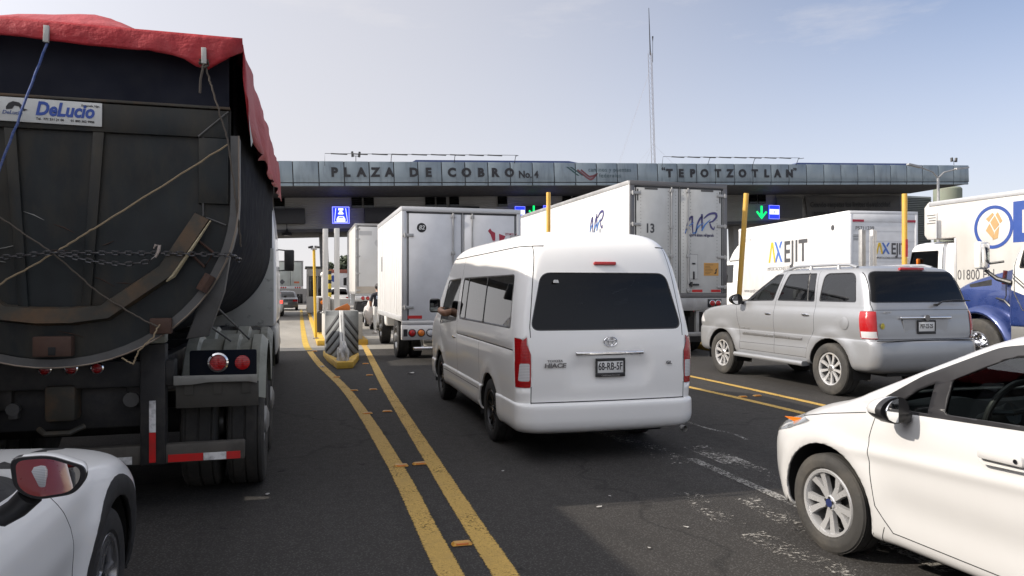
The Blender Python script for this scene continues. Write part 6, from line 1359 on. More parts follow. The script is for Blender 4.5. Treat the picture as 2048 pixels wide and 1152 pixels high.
simple_car('sedan', 'white sedan nosing ahead of the pedestrian in the middle lane', (3.55, 28.9, 0), 0, M_WHITE)
simple_car('suv', 'white SUV with red tail lights seen between the toll posts', (3.0, 60, 0), 0, M_WHITE, 'suv', False, 'SUV')
simple_car('suv', 'black SUV behind the leaning yellow post', (12.2, 22.5, 0), 0, M_DARKCAR, 'suv', False, 'SUV')
# ================================================================ toll plaza: canopy, booths, signs, posts, mast
def fascia_mat():
    m, n, b = nodes('fascia_glass_panel'); a = noise(n, .35, 4, .5, stretch=(1, 1, .6)); s = noise(n, 1.6, 7, .65, stretch=(1.5, 1, .25))
    c = mixc(n, ramp(n, a, (.3, 0), (.7, 1)), (.17, .212, .25), (.255, .31, .345)); c = mixc(n, ramp(n, s, (.5, 0), (.75, .6)), c, (.085, .105, .125))
    n.links.new(c, b.inputs['Base Color']); b.inputs['Roughness'].default_value = .22; b.inputs['Coat Weight'].default_value = .3; return m
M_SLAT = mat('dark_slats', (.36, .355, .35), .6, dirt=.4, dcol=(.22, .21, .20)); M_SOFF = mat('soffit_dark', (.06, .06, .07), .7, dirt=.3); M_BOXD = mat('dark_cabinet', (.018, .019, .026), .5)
TILT = math.atan(.0405)
pz = thing('toll_plaza_canopy', 'long toll plaza canopy with blue-grey panels reading PLAZA DE COBRO and TEPOTZOTLAN', 'toll plaza', (0, 40, 8.24)); pz.rotation_euler = (0, -TILT, 0)
XL, XR = -16.0, 43.9; NP = 46
b = MB(); pw = (XR - XL) / NP
for i in range(NP): b.box(XL + pw * i + .025, XL + pw * (i + 1) - .025, -.06, .02, -1.10, 0, .006); b.box(XL + pw * i + .025, XL + pw * (i + 1) - .025, -.03, .05, -1.30, -1.14, .03)
b.build('fascia_panels', fascia_mat(), pz)
b = MB(); b.box(XL, XR - .02, .025, .12, -1.28, -.005); 
for i in range(NP + 1): b.box(XL + pw * i - .012, XL + pw * i + .012, -.03, .02, -1.12, -.01)
b.box(XL, XR - .03, -.02, .02, -1.135, -1.105); b.build('fascia_frame', M_TRIM, pz)
b = MB(); b.box(XL, XR, .10, 14, -.22, -.06, .02); b.build('roof', mat('roof_deck', (.16, .17, .19), .7), pz)
b = MB()
for i in range(10): b.box(XR - .02, XR + .06, .12 + i * 1.3, .12 + i * 1.3 + 1.25, -1.10, 0, .006)
b.build('end_panels', fascia_mat(), pz)
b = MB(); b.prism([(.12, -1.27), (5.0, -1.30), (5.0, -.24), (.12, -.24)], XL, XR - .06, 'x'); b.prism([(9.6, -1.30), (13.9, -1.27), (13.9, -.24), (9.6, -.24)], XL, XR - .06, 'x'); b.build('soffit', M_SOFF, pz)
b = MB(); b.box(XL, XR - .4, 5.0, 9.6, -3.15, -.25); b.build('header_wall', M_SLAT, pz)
b = MB()
for k in range(17): z = -3.10 + k * .108; b.prism([(4.93, z), (4.998, z + .02), (4.998, z + .07), (4.955, z + .05)], XL, XR - .4, 'x')
b.build('wall_slats', M_SLAT, pz)
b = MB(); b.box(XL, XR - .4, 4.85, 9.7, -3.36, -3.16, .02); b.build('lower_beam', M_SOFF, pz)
for x in (-1.2, 3.2, 3.9, 7.6, 8.3, 9.1, 12.2, 16.5, 17.2, 21, 25.5, 30.3, 31.0): MB().box(x - .30, x + .30, 4.86, 4.95, -1.95, -1.34).build('upper_window', M_DKGLASS, pz)
for x in (-.8, 4.6, 9.6, 14.6, 20.2, 26.3): MB().box(x - 1.0, x + 1.0, 4.5, 4.9, -2.85, -1.98, .02).build('sign_cabinet', M_BOXD, pz)
for q in (5.8, 30.2): MB().prism([(q, .0), (q + .3, .16), (q + 9.2, .16), (q + 10.1, 0)], .3, 10, 'y').build('roof_cladding', mat('roof_blue', (.07, .10, .24), .35, metal=.4), pz)
b = MB(); b.box(XR - 3.6, XR - .5, 5.2, 9.4, -9.9, -3.36); b.build('end_wall', M_SLAT, pz)
LT = mat('sign_letter_dark', (.022, .022, .026), .5)
def spread(word, x0, x1, z, size, gapm={}):
    for i, ch in enumerate(word):
        if ch == ' ': continue
        x = x0 + (x1 - x0) * i / (len(word) - 1); text(ch, size, LT, pz, (x, -.085, z), bold=.028, ext=.012, name='sign_letter')
def canx(px):           # place along the canopy measured on the photo
    r = (px - 1024) / 1480; return 40 * (.2756 + r * .9613) / (.9613 - r * .2756) + .02
for ch, px in zip('PLAZADECOBRO', (667, 692, 721, 749, 777, 826, 855, 902, 931, 960, 988, 1017)): text(ch, .64, LT, pz, (canx(px), -.085, -.79), bold=.055, ext=.012, name='sign_letter', sx=1.0)
text('No. 4', .55, LT, pz, (canx(1055), -.085, -.86), bold=.022, ext=.012, name='sign_letter', sx=.92)
for ch, px in zip('TEPOTZOTLAN', (1337, 1360, 1383, 1407, 1434, 1458, 1483, 1508, 1531, 1553, 1577)): text(ch, .64, LT, pz, (canx(px), -.085, -.80), bold=.055, ext=.012, name='sign_letter')
text('\u201c', .6, LT, pz, (canx(1325), -.085, -.66), name='sign_letter', bold=.03); text('\u201d', .6, LT, pz, (canx(1588), -.085, -.66), name='sign_letter', bold=.03)
TE = mat('faded_teal_print', (.05, .085, .10), .5)
text('caminos y puentes', .34, TE, pz, (canx(1218), -.085, -.50), gap=1.15, name='operator_name', sx=.92); text('federales', .34, TE, pz, (canx(1218), -.085, -.84), gap=1.2, name='operator_name', sx=.92)
x0 = canx(1131)
b = MB(); 
for k in (0, .22): b.prism([(x0 + k, -.24), (x0 + .12 + k, -.24), (x0 + .80 + k * 1.2, -.74), (x0 + .68 + k * 1.2, -.74)], -.075, -.062, 'y')
b.build('green_chevron', mat('chevron_green', (.03, .075, .075), .5), pz)
b = MB(); xr = canx(1153)
for k in (0, .22): ribbon(b, [(xr + k, -.40 - .02 * k), (xr + .62 + k * .3, -.88 + k * .5), (xr + .85, -.95 + k * .75), (xr + 1.08, -.78 + k * .3), (xr + 1.25 - k * .2, -.60 - k * .1)], [.10, .10, .12, .09, .05], -.075, -.063)
b.build('red_chevron', mat('chevron_red', (.15, .05, .06), .5), pz)
# pillars carrying the canopy on each island
for k, x in enumerate((-4.4, 1.25, 6.9, 12.4, 18.2, 24.0, 30.0, 36.0)):
    MB().box(x - .25, x + .25, 6.6, 7.3, -8.0 - x * .041 - .26, -3.36).build('pillar', mat('pillar_grey', (.25, .25, .25), .7, dirt=.3), pz)
# rooftop light frames and floodlights
def light_frame(label, x0, x1):
    t = thing('roof_light_frame', label, 'light frame', (0, 39.85, 0)); z0 = 8.24 + .0405 * x0; f = lambda x: 8.24 + .0405 * x
    b = MB(); b.tube([(x0, 0, f(x0) - .25), (x0, -.15, f(x0) + .36), (x1, -.15, f(x1) + .36), (x1 + .1, -.15, f(x1) + .36)], .015, 6)
    n = int((x1 - x0) / 2.6)
    for i in range(1, n + 1): x = x0 + (x1 - x0) * i / n; b.tube([(x, .1, f(x) - .05), (x, -.15, f(x) + .34)], .018, 5); b.tube([(x - .0, -.15, f(x) + .30), (x, -.65, f(x) + .26)], .018, 5)
    b.build('frame', M_TRIM, t); n = int((x1 - x0) / 1.15)
    for i in range(n): x = x0 + .7 + (x1 - x0 - 1) * i / n; MB().box(x - .42, x + .42, -.70, -.58, f(x) + .23, f(x) + .28, .02).build('tube_light', M_GREYARM, t)
light_frame('thin light frame on the canopy roof above PLAZA DE COBRO', 1.25, 11.6); light_frame('thin light frame on the canopy roof above TEPOTZOTLAN', 20.7, 30.1)
def floodlight(label, x):
    z = 8.24 + .0405 * x; t = thing('floodlight', label, 'floodlight', (x, 40.6, z)); t.scale = (.62, .62, .72); MB().tube([(0, 0, -.3), (0, 0, .55)], .03, 6).tube([(-.25, 0, .55), (.25, 0, .55)], .025, 6).build('stand', M_TRIM, t)
    for s in (-1, 1): MB().prism(rpoly([(-.11, .48), (.11, .48), (.09, .88), (-.09, .88)], .03), -.1, .1, 'y').build('lamp_head', M_GREYARM, t, (s * .2, 0, 0), (0, R(s * 8), 0))
floodlight('twin floodlight on the roof near the letter A of PLAZA', 2.9); floodlight('twin floodlight on the right end of the canopy roof', 43.3)
# illuminated lane signs
M_LEDB = mat('led_blue', (.015, .035, .75), .4, emit=1.0, var=.1); M_LEDW = mat('led_white', (.75, .80, .95), .4, emit=.85, var=.03); M_LEDG = mat('led_green', (.0, .75, .16), .4, emit=1.0, var=.05); M_LEDV = mat('led_violet', (.30, .32, .95), .4, emit=.9)
def led_car_sign():
    t = thing('lane_sign', 'square blue illuminated sign with white toll-lane symbols, left of truck 82', 'sign', (2.30, 44.2, 5.90)); t.rotation_euler = (0, -TILT * .5, 0)
    MB().box(-.50, .50, 0, .12, -.50, .50, .02).build('panel', M_LEDB, t)
    b = MB(); b.box(-.49, .49, -.012, -.004, .45, .49); b.box(-.49, .49, -.012, -.004, -.49, -.45); b.box(-.49, -.45, -.012, -.004, -.448, .448); b.box(.45, .49, -.012, -.004, -.448, .448); b.build('border', M_LEDV, t)
    b = MB(); b.prism([(-.36, -.38), (-.38, -.36), (-.30, .40), (-.26, .40)], -.010, -.004, 'y'); b.prism([(.38, -.36), (.36, -.38), (.26, .40), (.30, .40)], -.010, -.004, 'y'); b.box(-.38, .38, -.010, -.004, -.42, -.385); b.build('lane_edges', M_LEDW, t)
    b = MB(); b.box(-.14, .14, -.012, -.004, .27, .40, .02); b.prism([(-.05, .25), (.05, .25), (.17, .08), (.12, .03), (-.12, .03), (-.17, .08)], -.012, -.004, 'y'); b.build('booth_symbol', M_LEDW, t)
    b = MB(); b.prism(rpoly([(-.24, -.38), (.24, -.38), (.26, -.25), (.16, -.06), (-.16, -.06), (-.26, -.25)], .04), -.012, -.004, 'y'); o = b.build('car_symbol', M_LEDW, t); MB().box(-.13, .13, -.015, -.0125, -.16, -.11).build('car_window', M_LEDB, o)
led_car_sign()
def led_arrow(label, x, y, z, s=1.0):
    t = thing('lane_arrow', label, 'lane signal', (x, y, z)); b = MB(); b.box(-.07*s, .07*s, 0, .05, -.2*s, .46*s); b.build('arrow_shaft', M_LEDG, t)
    b = MB(); b.prism([(-.42*s, .02*s), (-.34*s, .10*s), (0, -.26*s), (.34*s, .10*s), (.42*s, .02*s), (0, -.46*s)], -.01, .045, 'y'); b.build('arrow_head', M_LEDG, t)
    return t
led_arrow('glowing green downward arrow on the dark canopy wall, left of the small blue sign', 30.55, 44.2, 6.85)
def led_card_sign(label, x, y, z, s=1.0, num=True):
    t = thing('lane_sign', label, 'sign', (x, y, z)); MB().box(-.42*s, .42*s, 0, .1, -.48*s, .48*s, .02).build('panel', M_LEDB, t)
    MB().box(-.38*s, .38*s, -.010, -.003, -.16*s, .20*s).build('card_field', M_LEDW, t); b = MB(); b.box(-.41*s, .41*s, -.009, -.003, .45*s, .475*s); b.box(-.41*s, .41*s, -.009, -.003, -.475*s, -.45*s); b.box(-.41*s, -.39*s, -.009, -.003, -.449*s, .449*s); b.box(.39*s, .41*s, -.009, -.003, -.449*s, .449*s); b.build('border', M_LEDV, t)
    text('1', .30*s, mat('led_grey', (.12, .12, .2), .5), t, (0, -.012, -.10*s), bold=.02)
led_card_sign('small blue and white illuminated sign right of the green arrow', 31.55, 44.2, 6.90)
led_card_sign('blue illuminated sign mostly hidden above the doors of truck 82, right end', 15.1, 44.2, 6.42, .9)
led_card_sign('blue illuminated sign peeping over the top of truck 82, left end', 13.2, 44.2, 6.36, .8)
led_arrow('green arrow peeping over the top of truck 82', 14.1, 44.2, 6.45, .8)
# hanging banner
b = MB(); P = []
for i in range(15):
    u = i / 14; P.append([(34.5 + 8.2 * u + .35 * (1 - v_ / 6) * 0 + .25 * v_ / 6, 44.78 - .03 * math.sin(u * 14 + v_), 8.15 + u * .28 - 1.75 * v_ / 6 + .05 * math.sin(u * 9)) for v_ in range(7)])
b.grid(P); o = b.build('banner', mat('grey_banner', (.075, .075, .078), .7, dirt=.2), sharp=60); tag(o, 'grey wrinkled banner about speed limits hung on the shaded canopy wall', 'banner')
rb = (R(90), R(-2.0), 0)
text('Cuando respetas los limites de velocidad', .50, M_INK, o, (34.85, 44.68, 7.40), rb, bold=.03, align='LEFT', sx=.84); text('proteges tu vida y la de otras personas', .50, M_INK, o, (35.15, 44.68, 6.82), rb, bold=.03, align='LEFT', sx=.86)
b = MB(); b.box(28.9 + 3.2, 34.2, 44.70, 44.74, 6.6, 8.0)
for k in range(9): b.box(32.15, 34.15, 44.67, 44.70, 6.75 + k * .14, 6.80 + k * .14)
tag(b.build('wall_notice', mat('grey_notice', (.085, .088, .092), .7)), 'grey lined notice panel left of the wrinkled banner', 'notice')
# under-canopy lamp
t = thing('hanging_lamp', 'small bell lamp hanging under the canopy beside the dump trailer', 'lamp', (-.72, 44.5, 4.70)); MB().lathe([(.32, 0), (.28, .10), (.08, .22), (.05, .36), (.001, .36)], 16, 'z').build('lamp_shade', M_TRIM, t); MB().tube([(0, 0, .35), (0, 0, .62)], .03, 6).build('stem', M_TRIM, t)
MB().lathe([(.18, -.04), (.001, -.05)], 12, 'z').build('bulb', M_PLATE, t)
lv = thing('louvred_building', 'grey louvred annex between the canopy end and the round column', 'building', (44.6, 50, 0)); MB().box(0, 6.3, 0, 8, 0, 9.3).build('wall', mat('grey_annex', (.085, .095, .10), .6), lv); b = MB()
for k in range(60): b.prism([(-.10, .3 + k * .15), (-.005, .34 + k * .15), (-.005, .41 + k * .15)], 0, 6.3, 'x')
b.build('louvres', mat('grey_louvre', (.13, .145, .15), .6), lv)
# water tank column and street lamp at the right end
t = MB().lathe([(.001, 0), (1.0, 0), (1.0, 8.6), (1.06, 8.65), (1.06, 9.8), (.95, 9.95), (.001, 10.0)], 28, 'z', (51.6, 49, 0)).build('round_tower', mat('tower_green', (.20, .225, .175), .7, dirt=.3)); tag(t, 'pale green round column behind the right end of the canopy', 'tower')
t = thing('street_lamp', 'grey double-armed street lamp in front of the right end of the canopy', 'street lamp', (31.0, 30, 0)); MB().tube([(0, 0, 0), (0, 0, 7.25)], [.10, .06], 10).build('pole', M_STEEL, t)
for s in (-1, 1): o = MB().tube([(0, 0, 7.2), (s * .35, 0, 7.5), (s * 1.2, 0, 7.72)], [.04, .035, .03], 8).build('arm', M_STEEL, t); MB().prism(rpoly([(s*1.1, 7.66), (s*1.9, 7.78), (s*1.88, 7.86), (s*1.1, 7.76)], .02), -.09, .09, 'y').build('lamp_head', M_STEEL, o)
# radio mast
t = thing('radio_mast', 'slim lattice radio mast with guy wires rising behind the canopy', 'radio mast', (30.4, 60, 0)); b = MB(); H = 22.6
lean = lambda z: -.5 * (z - 12) / 14
for k in range(3):
    a = k * 2.094 + .3; b.tube([(.20 * math.cos(a) + lean(z), .20 * math.sin(a), z) for z in (0, 8, 16, H)], .020, 5)
z = 0.3
while z < H:
    for k in range(3):
        a, c = k * 2.094 + .3, (k + 1) * 2.094 + .3; b.tube([(.20 * math.cos(a) + lean(z), .20 * math.sin(a), z), (.20 * math.cos(c) + lean(z), .20 * math.sin(c), z + .45)], .006, 4)
    z += .45
b.build('lattice', mat('mast_steel', (.17, .15, .15), .6), t)
MB().tube([(lean(22.4), 0, 22.4), (lean(24), 0, 24), (lean(26.6), 0, 26.6)], [.06, .045, .025], 6).tube([(lean(22) + .22, 0, 21.8), (lean(22) + .22, 0, 23.6), (lean(22) + .22, 0, 24.1)], [.02, .02, .07], 6).build('antenna', M_TRIM, t)
for z, dx, dy in ((21.3, -6.5, -4), (21.3, -3.6, 3), (14.5, -5.6, -2), (14.5, 5.6, -2), (14.5, -1.5, 3)): MB().tube([(lean(z), 0, z), (dx, dy, 8.4)], .006, 4).build('guy_wire', mat('wire_grey', (.35, .33, .34), .6), t)
# ---------------- islands, kerbs, booth
M_KERB = mat('kerb_yellow', (.55, .34, .04), .6, dirt=.6, dcol=(.22, .16, .07), dscale=5, bmp=.2); M_CONC = concrete('painted_concrete', (.52, .51, .48), 1.6); M_CONCG = concrete('grey_concrete', (.19, .20, .20), 2.0)
t = thing('toll_island', 'concrete toll island with yellow kerb between left and middle lanes', 'traffic island', (0, 0, 0)); 
b = MB(); b.box(.47, 1.9, 21.75, 60, 0, .16, .02); b.build('kerb', M_KERB, t); b = MB(); b.box(.68, 1.75, 21.8, 24.5, .158, .92, .03); b.build('plinth', M_CONC, t)
b = MB(); b.box(.60, 1.8, 25.5, 58, .162, .20, .02); b.build('paving', M_CONCG, t)
b = MB(); b.box(.52, 1.0, 25.8, 27.5, .202, 1.36, .04); b.box(1.05, 1.7, 26.5, 30.0, .202, 1.28, .04); b.build('side_wall', M_CONC, t)
t = thing('toll_booth', 'grey toll booth with sliding window beyond the yellow pole', 'toll booth', (.95, 45, .2)); b = MB(); b.box(-.55, .65, 0, 3.2, 0, .95, .02); b.box(-.55, .65, 0, 3.2, 2.15, 2.62, .02); b.box(-.55, -.45, 0, .1, .951, 2.149); b.box(.55, .65, 0, .1, .951, 2.149); b.box(-.55, -.45, 3.0, 3.2, .951, 2.149); b.box(.55, .65, 3.0, 3.2, .951, 2.149); b.box(.02, .08, .01, .09, .951, 2.149); b.build('booth_wall', mat('booth_grey', (.52, .50, .46), .6, dirt=.3), t)
MB().box(-.45, .02, .03, .05, .951, 2.149).box(.08, .55, .03, .05, .951, 2.149).box(-.52, -.50, .1, 3.0, .951, 2.149).build('window', M_TANK, t); MB().box(-.3, -.05, .5, .9, .95, 1.75, .1).build('orange_vest', mat('vest_orange', (.45, .2, .04), .8), t); MB().box(-.65, .75, -.15, 3.3, 2.62, 2.72, .02).build('roof', M_GREYARM, t)
def pole(name, label, cat, x, y, z0, z1, r, m, square=True, lean=(0, 0), group=None, cap=True):
    t = thing(name, label, cat, (x, y, z0), 0, group); h = z1 - z0; b = MB()
    if square: b.box(-r, r, -r, r, 0, h, r * .15)
    else: b.tube([(0, 0, 0), (0, 0, h)], r, 14)
    b.build('shaft', m, t); MB().box(-r * 2, r * 2, -r * 2, r * 2, -.005, .025, .003).build('base_plate', M_STEEL, t)
    t.rotation_euler = (R(lean[0]), R(lean[1]), 0); return t
M_POLEW = mat('pole_white', (.60, .59, .565), .45, dirt=.25, dcol=(.35, .32, .28), dscale=3, metal=.1); M_POLEY = mat('pole_yellow', (.62, .36, .05), .5, dirt=.35, dcol=(.45, .33, .2), dscale=2.5)
pole('steel_post', 'tall pale steel post on the left, nearer the yellow camera pole', 'post', .72, 22.3, .92, 3.38, .075, M_POLEW); pole('steel_post', 'tall pale steel post closer to the dusty box truck', 'post', 1.045, 22.3, .92, 3.40, .075, M_POLEW)
t = pole('camera_pole', 'slim yellow pole with small cameras on top', 'pole', .455, 22.6, .16, 2.80, .042, mat('pole_bright_yellow', (.68, .42, .03), .45, dirt=.2), False, (0, -1.2))
for s in (-1, 1): MB().box(-.04, .04, -.08, .08, -.03, .03, .01).build('camera', M_TRIM, t, (s * .09, 0, 2.70), (R(12), 0, R(s * 35)))
MB().lathe([(.09, 2.62), (.09, 2.66), (.03, 2.68), (.03, 2.62)], 12, 'z').build('bracket', M_STEEL, t)
t = thing('barrier_motor', 'dark rounded barrier cabinet with an orange light at the toll island', 'barrier cabinet', (.70, 25.1, .20)); b = MB(); b.prism(rpoly([(-.17, 0), (.17, 0), (.17, .72), (-.17, .72)], [.02, .02, .15, .15], 5), -.15, .15, 'y', .02); b.build('cabinet', mat('dark_cover', (.03, .03, .032), .5), t); MB().box(-.11, .11, -.10, .10, .72, 1.12, .02).build('head', mat('brown_head', (.07, .045, .03), .6), t); MB().lathe([(.07, 0), (.06, -.02), (.001, -.03)], 14, 'y').build('lamp', M_AMBER, t, (.02, -.105, .98))
t = pole('striped_bollard', 'yellow and black banded post behind the pale steel posts', 'bollard', 1.135, 30.5, .20, 2.35, .085, mat('bollard_yellow', (.60, .45, .04), .5), False)
for k in range(5): MB().lathe([(.088, .55 + k * .36), (.088, .70 + k * .36)], 16, 'z').build('black_band', M_INK, t)
t = pole('white_post', 'thin white post with a round cap beside the toll booth', 'post', .875, 30.2, .20, 2.1, .055, M_POLEW, False); MB().lathe([(.001, 2.1), (.07, 2.06), (.10, 1.98), (.07, 1.90), (.001, 1.86)], 14, 'z').build('finial', M_POLEW, t)
o = MB().prism([(-.16, 0), (.20, 0), (.20, .10), (.14, .17), (-.16, .04)], -.02, .02, 'y', .005).build('orange_sign', mat('orange_board', (.58, .17, .03), .5, dirt=.2), None, (.98, 18.5, 1.105)); tag(o, 'small orange board lying on top of the chevron block', 'board')
# chevron crash block
t = thing('crash_block', 'grey concrete chevron block with battered white nose on a yellow base', 'crash barrier', (0, 0, 0))
A, B_, C, D = (.575, 18.35, .10), (1.325, 18.35, .10), (1.325, 18.30, 1.11), (.575, 18.30, 1.11); Rt, Rb, Rn = (.93, 17.75, 1.115), (.87, 15.95, .42), (.87, 15.75, .12)
Al, Bl = (.575, 17.7, .10), (1.325, 17.7, .10); At, Bt = (.575, 17.7, 1.11), (1.325, 17.7, 1.11)
def lerp3(p, q, k): return tuple(p[i] + (q[i] - p[i]) * k for i in range(3))
def patch(T0, B0, u, v_, off=0.0):        # u: back edge 0 to ridge 1, v: top 0 to bottom 1
    f = lambda a, c: Vector(lerp3(lerp3(T0, B0, c), lerp3(Rt, Rn, c), a)); q = f(u, v_)
    if off: n = (f(min(1, u + .01), v_) - f(max(0, u - .01), v_)).cross(f(u, min(1, v_ + .01)) - f(u, max(0, v_ - .01))).normalized(); q = q + (n if n.y < 0 else -n) * off
    return tuple(q)
b = MB()
for T0, B0 in ((At, Al), (Bt, Bl)): b.grid([[patch(T0, B0, i / 10, j / 10) for j in range(11)] for i in range(11)])
b.grid([[At, D], [lerp3(At, Rt, 1), lerp3(D, C, .5)], [Bt, C]]); b.grid([[At, D], [Al, A]]); b.grid([[Bt, C], [Bl, B_]]); b.grid([[D, C], [A, B_]])
bmesh.ops.remove_doubles(b.b, verts=b.b.verts, dist=1e-4); b.build('block', M_CONCG, t, sharp=20)
for T0, B0 in ((At, Al), (Bt, Bl)):
    for k in range(5):
        s0, s1 = .03 + k * .19, .125 + k * .19; b = MB(); rows = []
        for i in range(13):
            u = .88 - .86 * i / 12; d = .50 * (.88 - u); a0, a1 = s0 + d, s1 + d
            if a0 > .97: break
            rows.append([patch(T0, B0, u, a0, .008), patch(T0, B0, u, min(.98, a1), .008)])
        if len(rows) > 1: b.grid(rows); o = b.build('dark_stripe', mat('stripe_black', (.028, .028, .03), .7, dirt=.4, dcol=(.12, .12, .12), dscale=6), t); sd = o.modifiers.new('solid', 'SOLIDIFY'); sd.thickness = .004; sd.offset = 0
    b = MB(); b.grid([[patch(T0, B0, .995, i / 10 * .9, .010), patch(T0, B0, .87, i / 10 * .9, .010)] for i in range(11)]); o = b.build('white_ridge', mat('ridge_white', (.50, .50, .49), .7, dirt=.6, dcol=(.22, .22, .21), dscale=5), t); sd = o.modifiers.new('solid', 'SOLIDIFY'); sd.thickness = .004; sd.offset = 0
from mathutils import noise as NZ
b = MB(); bmesh.ops.create_icosphere(b.b, subdivisions=3, radius=1); rnd = random.Random(4)
from mathutils import noise as NZ
for v_ in b.b.verts:
    d = 1 + .35 * NZ.noise(v_.co * 2.2) + .18 * NZ.noise(v_.co * 6); v_.co = Vector((v_.co.x * .12, v_.co.y * .26, max(-.5, v_.co.z) * .30)) * d
b.build('broken_nose', mat('rubble_white', (.58, .57, .55), .85, dirt=.8, dcol=(.12, .11, .10), dscale=5, bmp=.6, bscale=14), t, (.87, 15.88, .22), sharp=25)
b = MB(); b.prism([(.54, 18.45), (1.36, 18.45), (1.30, 17.2), (1.05, 15.5), (.72, 15.45), (.58, 17.2)], .0, .14, 'z', .02); b.build('yellow_base', M_KERB, t)
# islands with posts between the other lanes
t = thing('traffic_island', 'low kerbed island with yellow edge beyond the passenger van', 'traffic island'); MB().box(5.6, 6.6, 17.2, 60, 0, .15, .02).build('kerb', M_KERB, t); MB().box(5.72, 6.48, 20, 58, .152, .9, .03).build('plinth', M_CONC, t)
t = thing('traffic_island', 'kerbed island with yellow edge in front of the leaning yellow post', 'traffic island'); MB().box(10.35, 11.3, 16.0, 60, 0, .15, .02).build('kerb', M_KERB, t); MB().box(10.5, 11.15, 22, 58, .152, .9, .03).build('plinth', M_CONC, t)
t = thing('traffic_island', 'kerbed island at the far right carrying the steel and yellow posts', 'traffic island'); MB().box(14.35, 15.3, 15.0, 19.5, 0, .15, .02).build('kerb', M_KERB, t); MB().box(14.45, 15.2, 17.4, 19.2, .152, .9, .03).build('plinth', M_CONC, t)
pole('height_post', 'upright yellow post left of the tall white trailer 13', 'post', 6.10, 17.9, .15, 4.09, .055, M_POLEY, False); pole('height_post', 'leaning yellow post in front of the black SUV', 'post', 10.70, 16.6, .15, 4.09, .065, M_POLEY, False, (0, 4.6)); 
t = pole('height_post', 'upright yellow post in front of the AXEJIT truck doors', 'post', 14.94, 15.5, .15, 4.07, .065, M_POLEY, False); MB().box(-.035, .035, -.072, -.066, 2.3, 2.75).build('red_reflector', M_REDTAPE, t)
for lb, x in (('galvanised post pair on the right, its left post', 14.60), ('galvanised post pair on the right, its right post', 14.96)):
    t = thing('steel_post', lb, 'post', (x, 16.6, .15)); b = MB(); b.box(-.075, .0, -.06, .06, 0, 3.08, .01); b.box(.012, .075, -.05, .05, 0, 3.06, .01); b.build('shaft', M_POLEW if x > 14.7 else M_STEEL, t); MB().box(-.15, .15, -.15, .15, -.005, .03).build('base_plate', M_STEEL, t)
# ---------------- far background
def tree(label, x, y, h, w_, seed, bare=False):
    t = thing('tree', label, 'tree', (x, y, 0)); rnd = random.Random(seed); b = MB(); b.tube([(0, 0, 0), (.1, 0, h * .3), (0, .1, h * .62)], [.22, .16, .08], 8); tips = []
    for k in range(14 if not bare else 26):
        a = rnd.uniform(0, 6.28); z0 = h * rnd.uniform(.25, .6); l = w_ * rnd.uniform(.35, .95); e = Vector((math.cos(a) * l, math.sin(a) * l, z0 + h * rnd.uniform(.12, .38))); b.tube([(0, 0, z0), tuple(e * .5 + Vector((0, 0, z0 * .5 + .2))), tuple(e)], [.07, .045, .015], 5); tips.append(e)
        if bare:
            for q in range(5): f = e + Vector((rnd.uniform(-1, 1), rnd.uniform(-1, 1), rnd.uniform(.1, 1.2))) * w_ * .3; b.tube([tuple(e), tuple(f)], [.02, .008], 4); tips.append(f)
    b.build('trunk', mat('bark', (.10, .08, .06), .9), t); c = MB()
    cl = [(e, w_ * rnd.uniform(.22, .42)) for e in tips] + [(Vector((rnd.uniform(-1, 1) * w_ * .5, rnd.uniform(-1, 1) * w_ * .5, h * rnd.uniform(.6, .95))), w_ * rnd.uniform(.25, .4)) for _ in range(8 if not bare else 0)]
    for p, r in cl:
        for _ in range(110 if not bare else 14):
            d = Vector((rnd.gauss(0, 1), rnd.gauss(0, 1), rnd.gauss(0, .8))); d = d.normalized() * r * rnd.random() ** .4; q = p + d; s = rnd.uniform(.10, .22) * (1 if not bare else .5)
            u = Vector((rnd.uniform(-1, 1), rnd.uniform(-1, 1), rnd.uniform(-1, 1))).normalized(); v_ = u.orthogonal().normalized(); c.quad(*[tuple(q + u * s * i + v_ * s * j * .6) for i, j in ((-1, -1), (1, -1), (1, 1), (-1, 1))])
    c.build('crown', mat('leaf_green', (.055, .075, .04), .7, var=.4, dirt=.5, dcol=(.10, .11, .06), dscale=1.2), t, sharp=0, recalc=False); return t
tree('rounded dark green tree far behind the pale steel posts', 5.9, 112, 6.6, 2.2, 1); tree('lower green tree far behind the dusty box truck', 9.0, 116, 6.0, 2.4, 2); tree('pale bare-twigged tree behind the right edge of trailer 13', 31.5, 78, 7.6, 3.0, 3, True); tree('small bare tree rising left of the AXEJIT truck', 35.5, 80, 6.6, 2.6, 4, True)
t = thing('container_truck', 'white container truck with a red top edge far behind the steel posts', 'truck', (3.95, 76, 0)); MB().box(-1.25, 1.25, 0, 9, 1.0, 3.15, .02).build('cargo_box', M_BOXW, t); MB().box(-1.27, 1.27, -.03, 9.02, 3.152, 3.5, .02).build('red_band', mat('brick_red', (.28, .09, .06), .6), t); MB().prism(circ(-.7, 2.6, .28, 16, .34), -.012, -.002, 'y').build('blue_mark', MATS['ring_blue'], t); truck_axle(t, 1.4); MB().box(-.5, .5, .2, 8, .5, .98).build('chassis', M_UNDER, t)
b = MB(); b.prism([(-14, 0), (30, 0), (30, 3.4), (8, 3.4), (8, 4.2), (-14, 4.2)], 0, 14, 'y'); t = b.build('warehouse', mat('warehouse_wall', (.42, .41, .39), .8, dirt=.3), None, (40, 150, 0)); tag(t, 'pale low warehouse far beyond the plaza on the right', 'building')
MB().box(-12, 28, -.2, -.002, 2.6, 3.2).build('window_band', M_TANK, t)
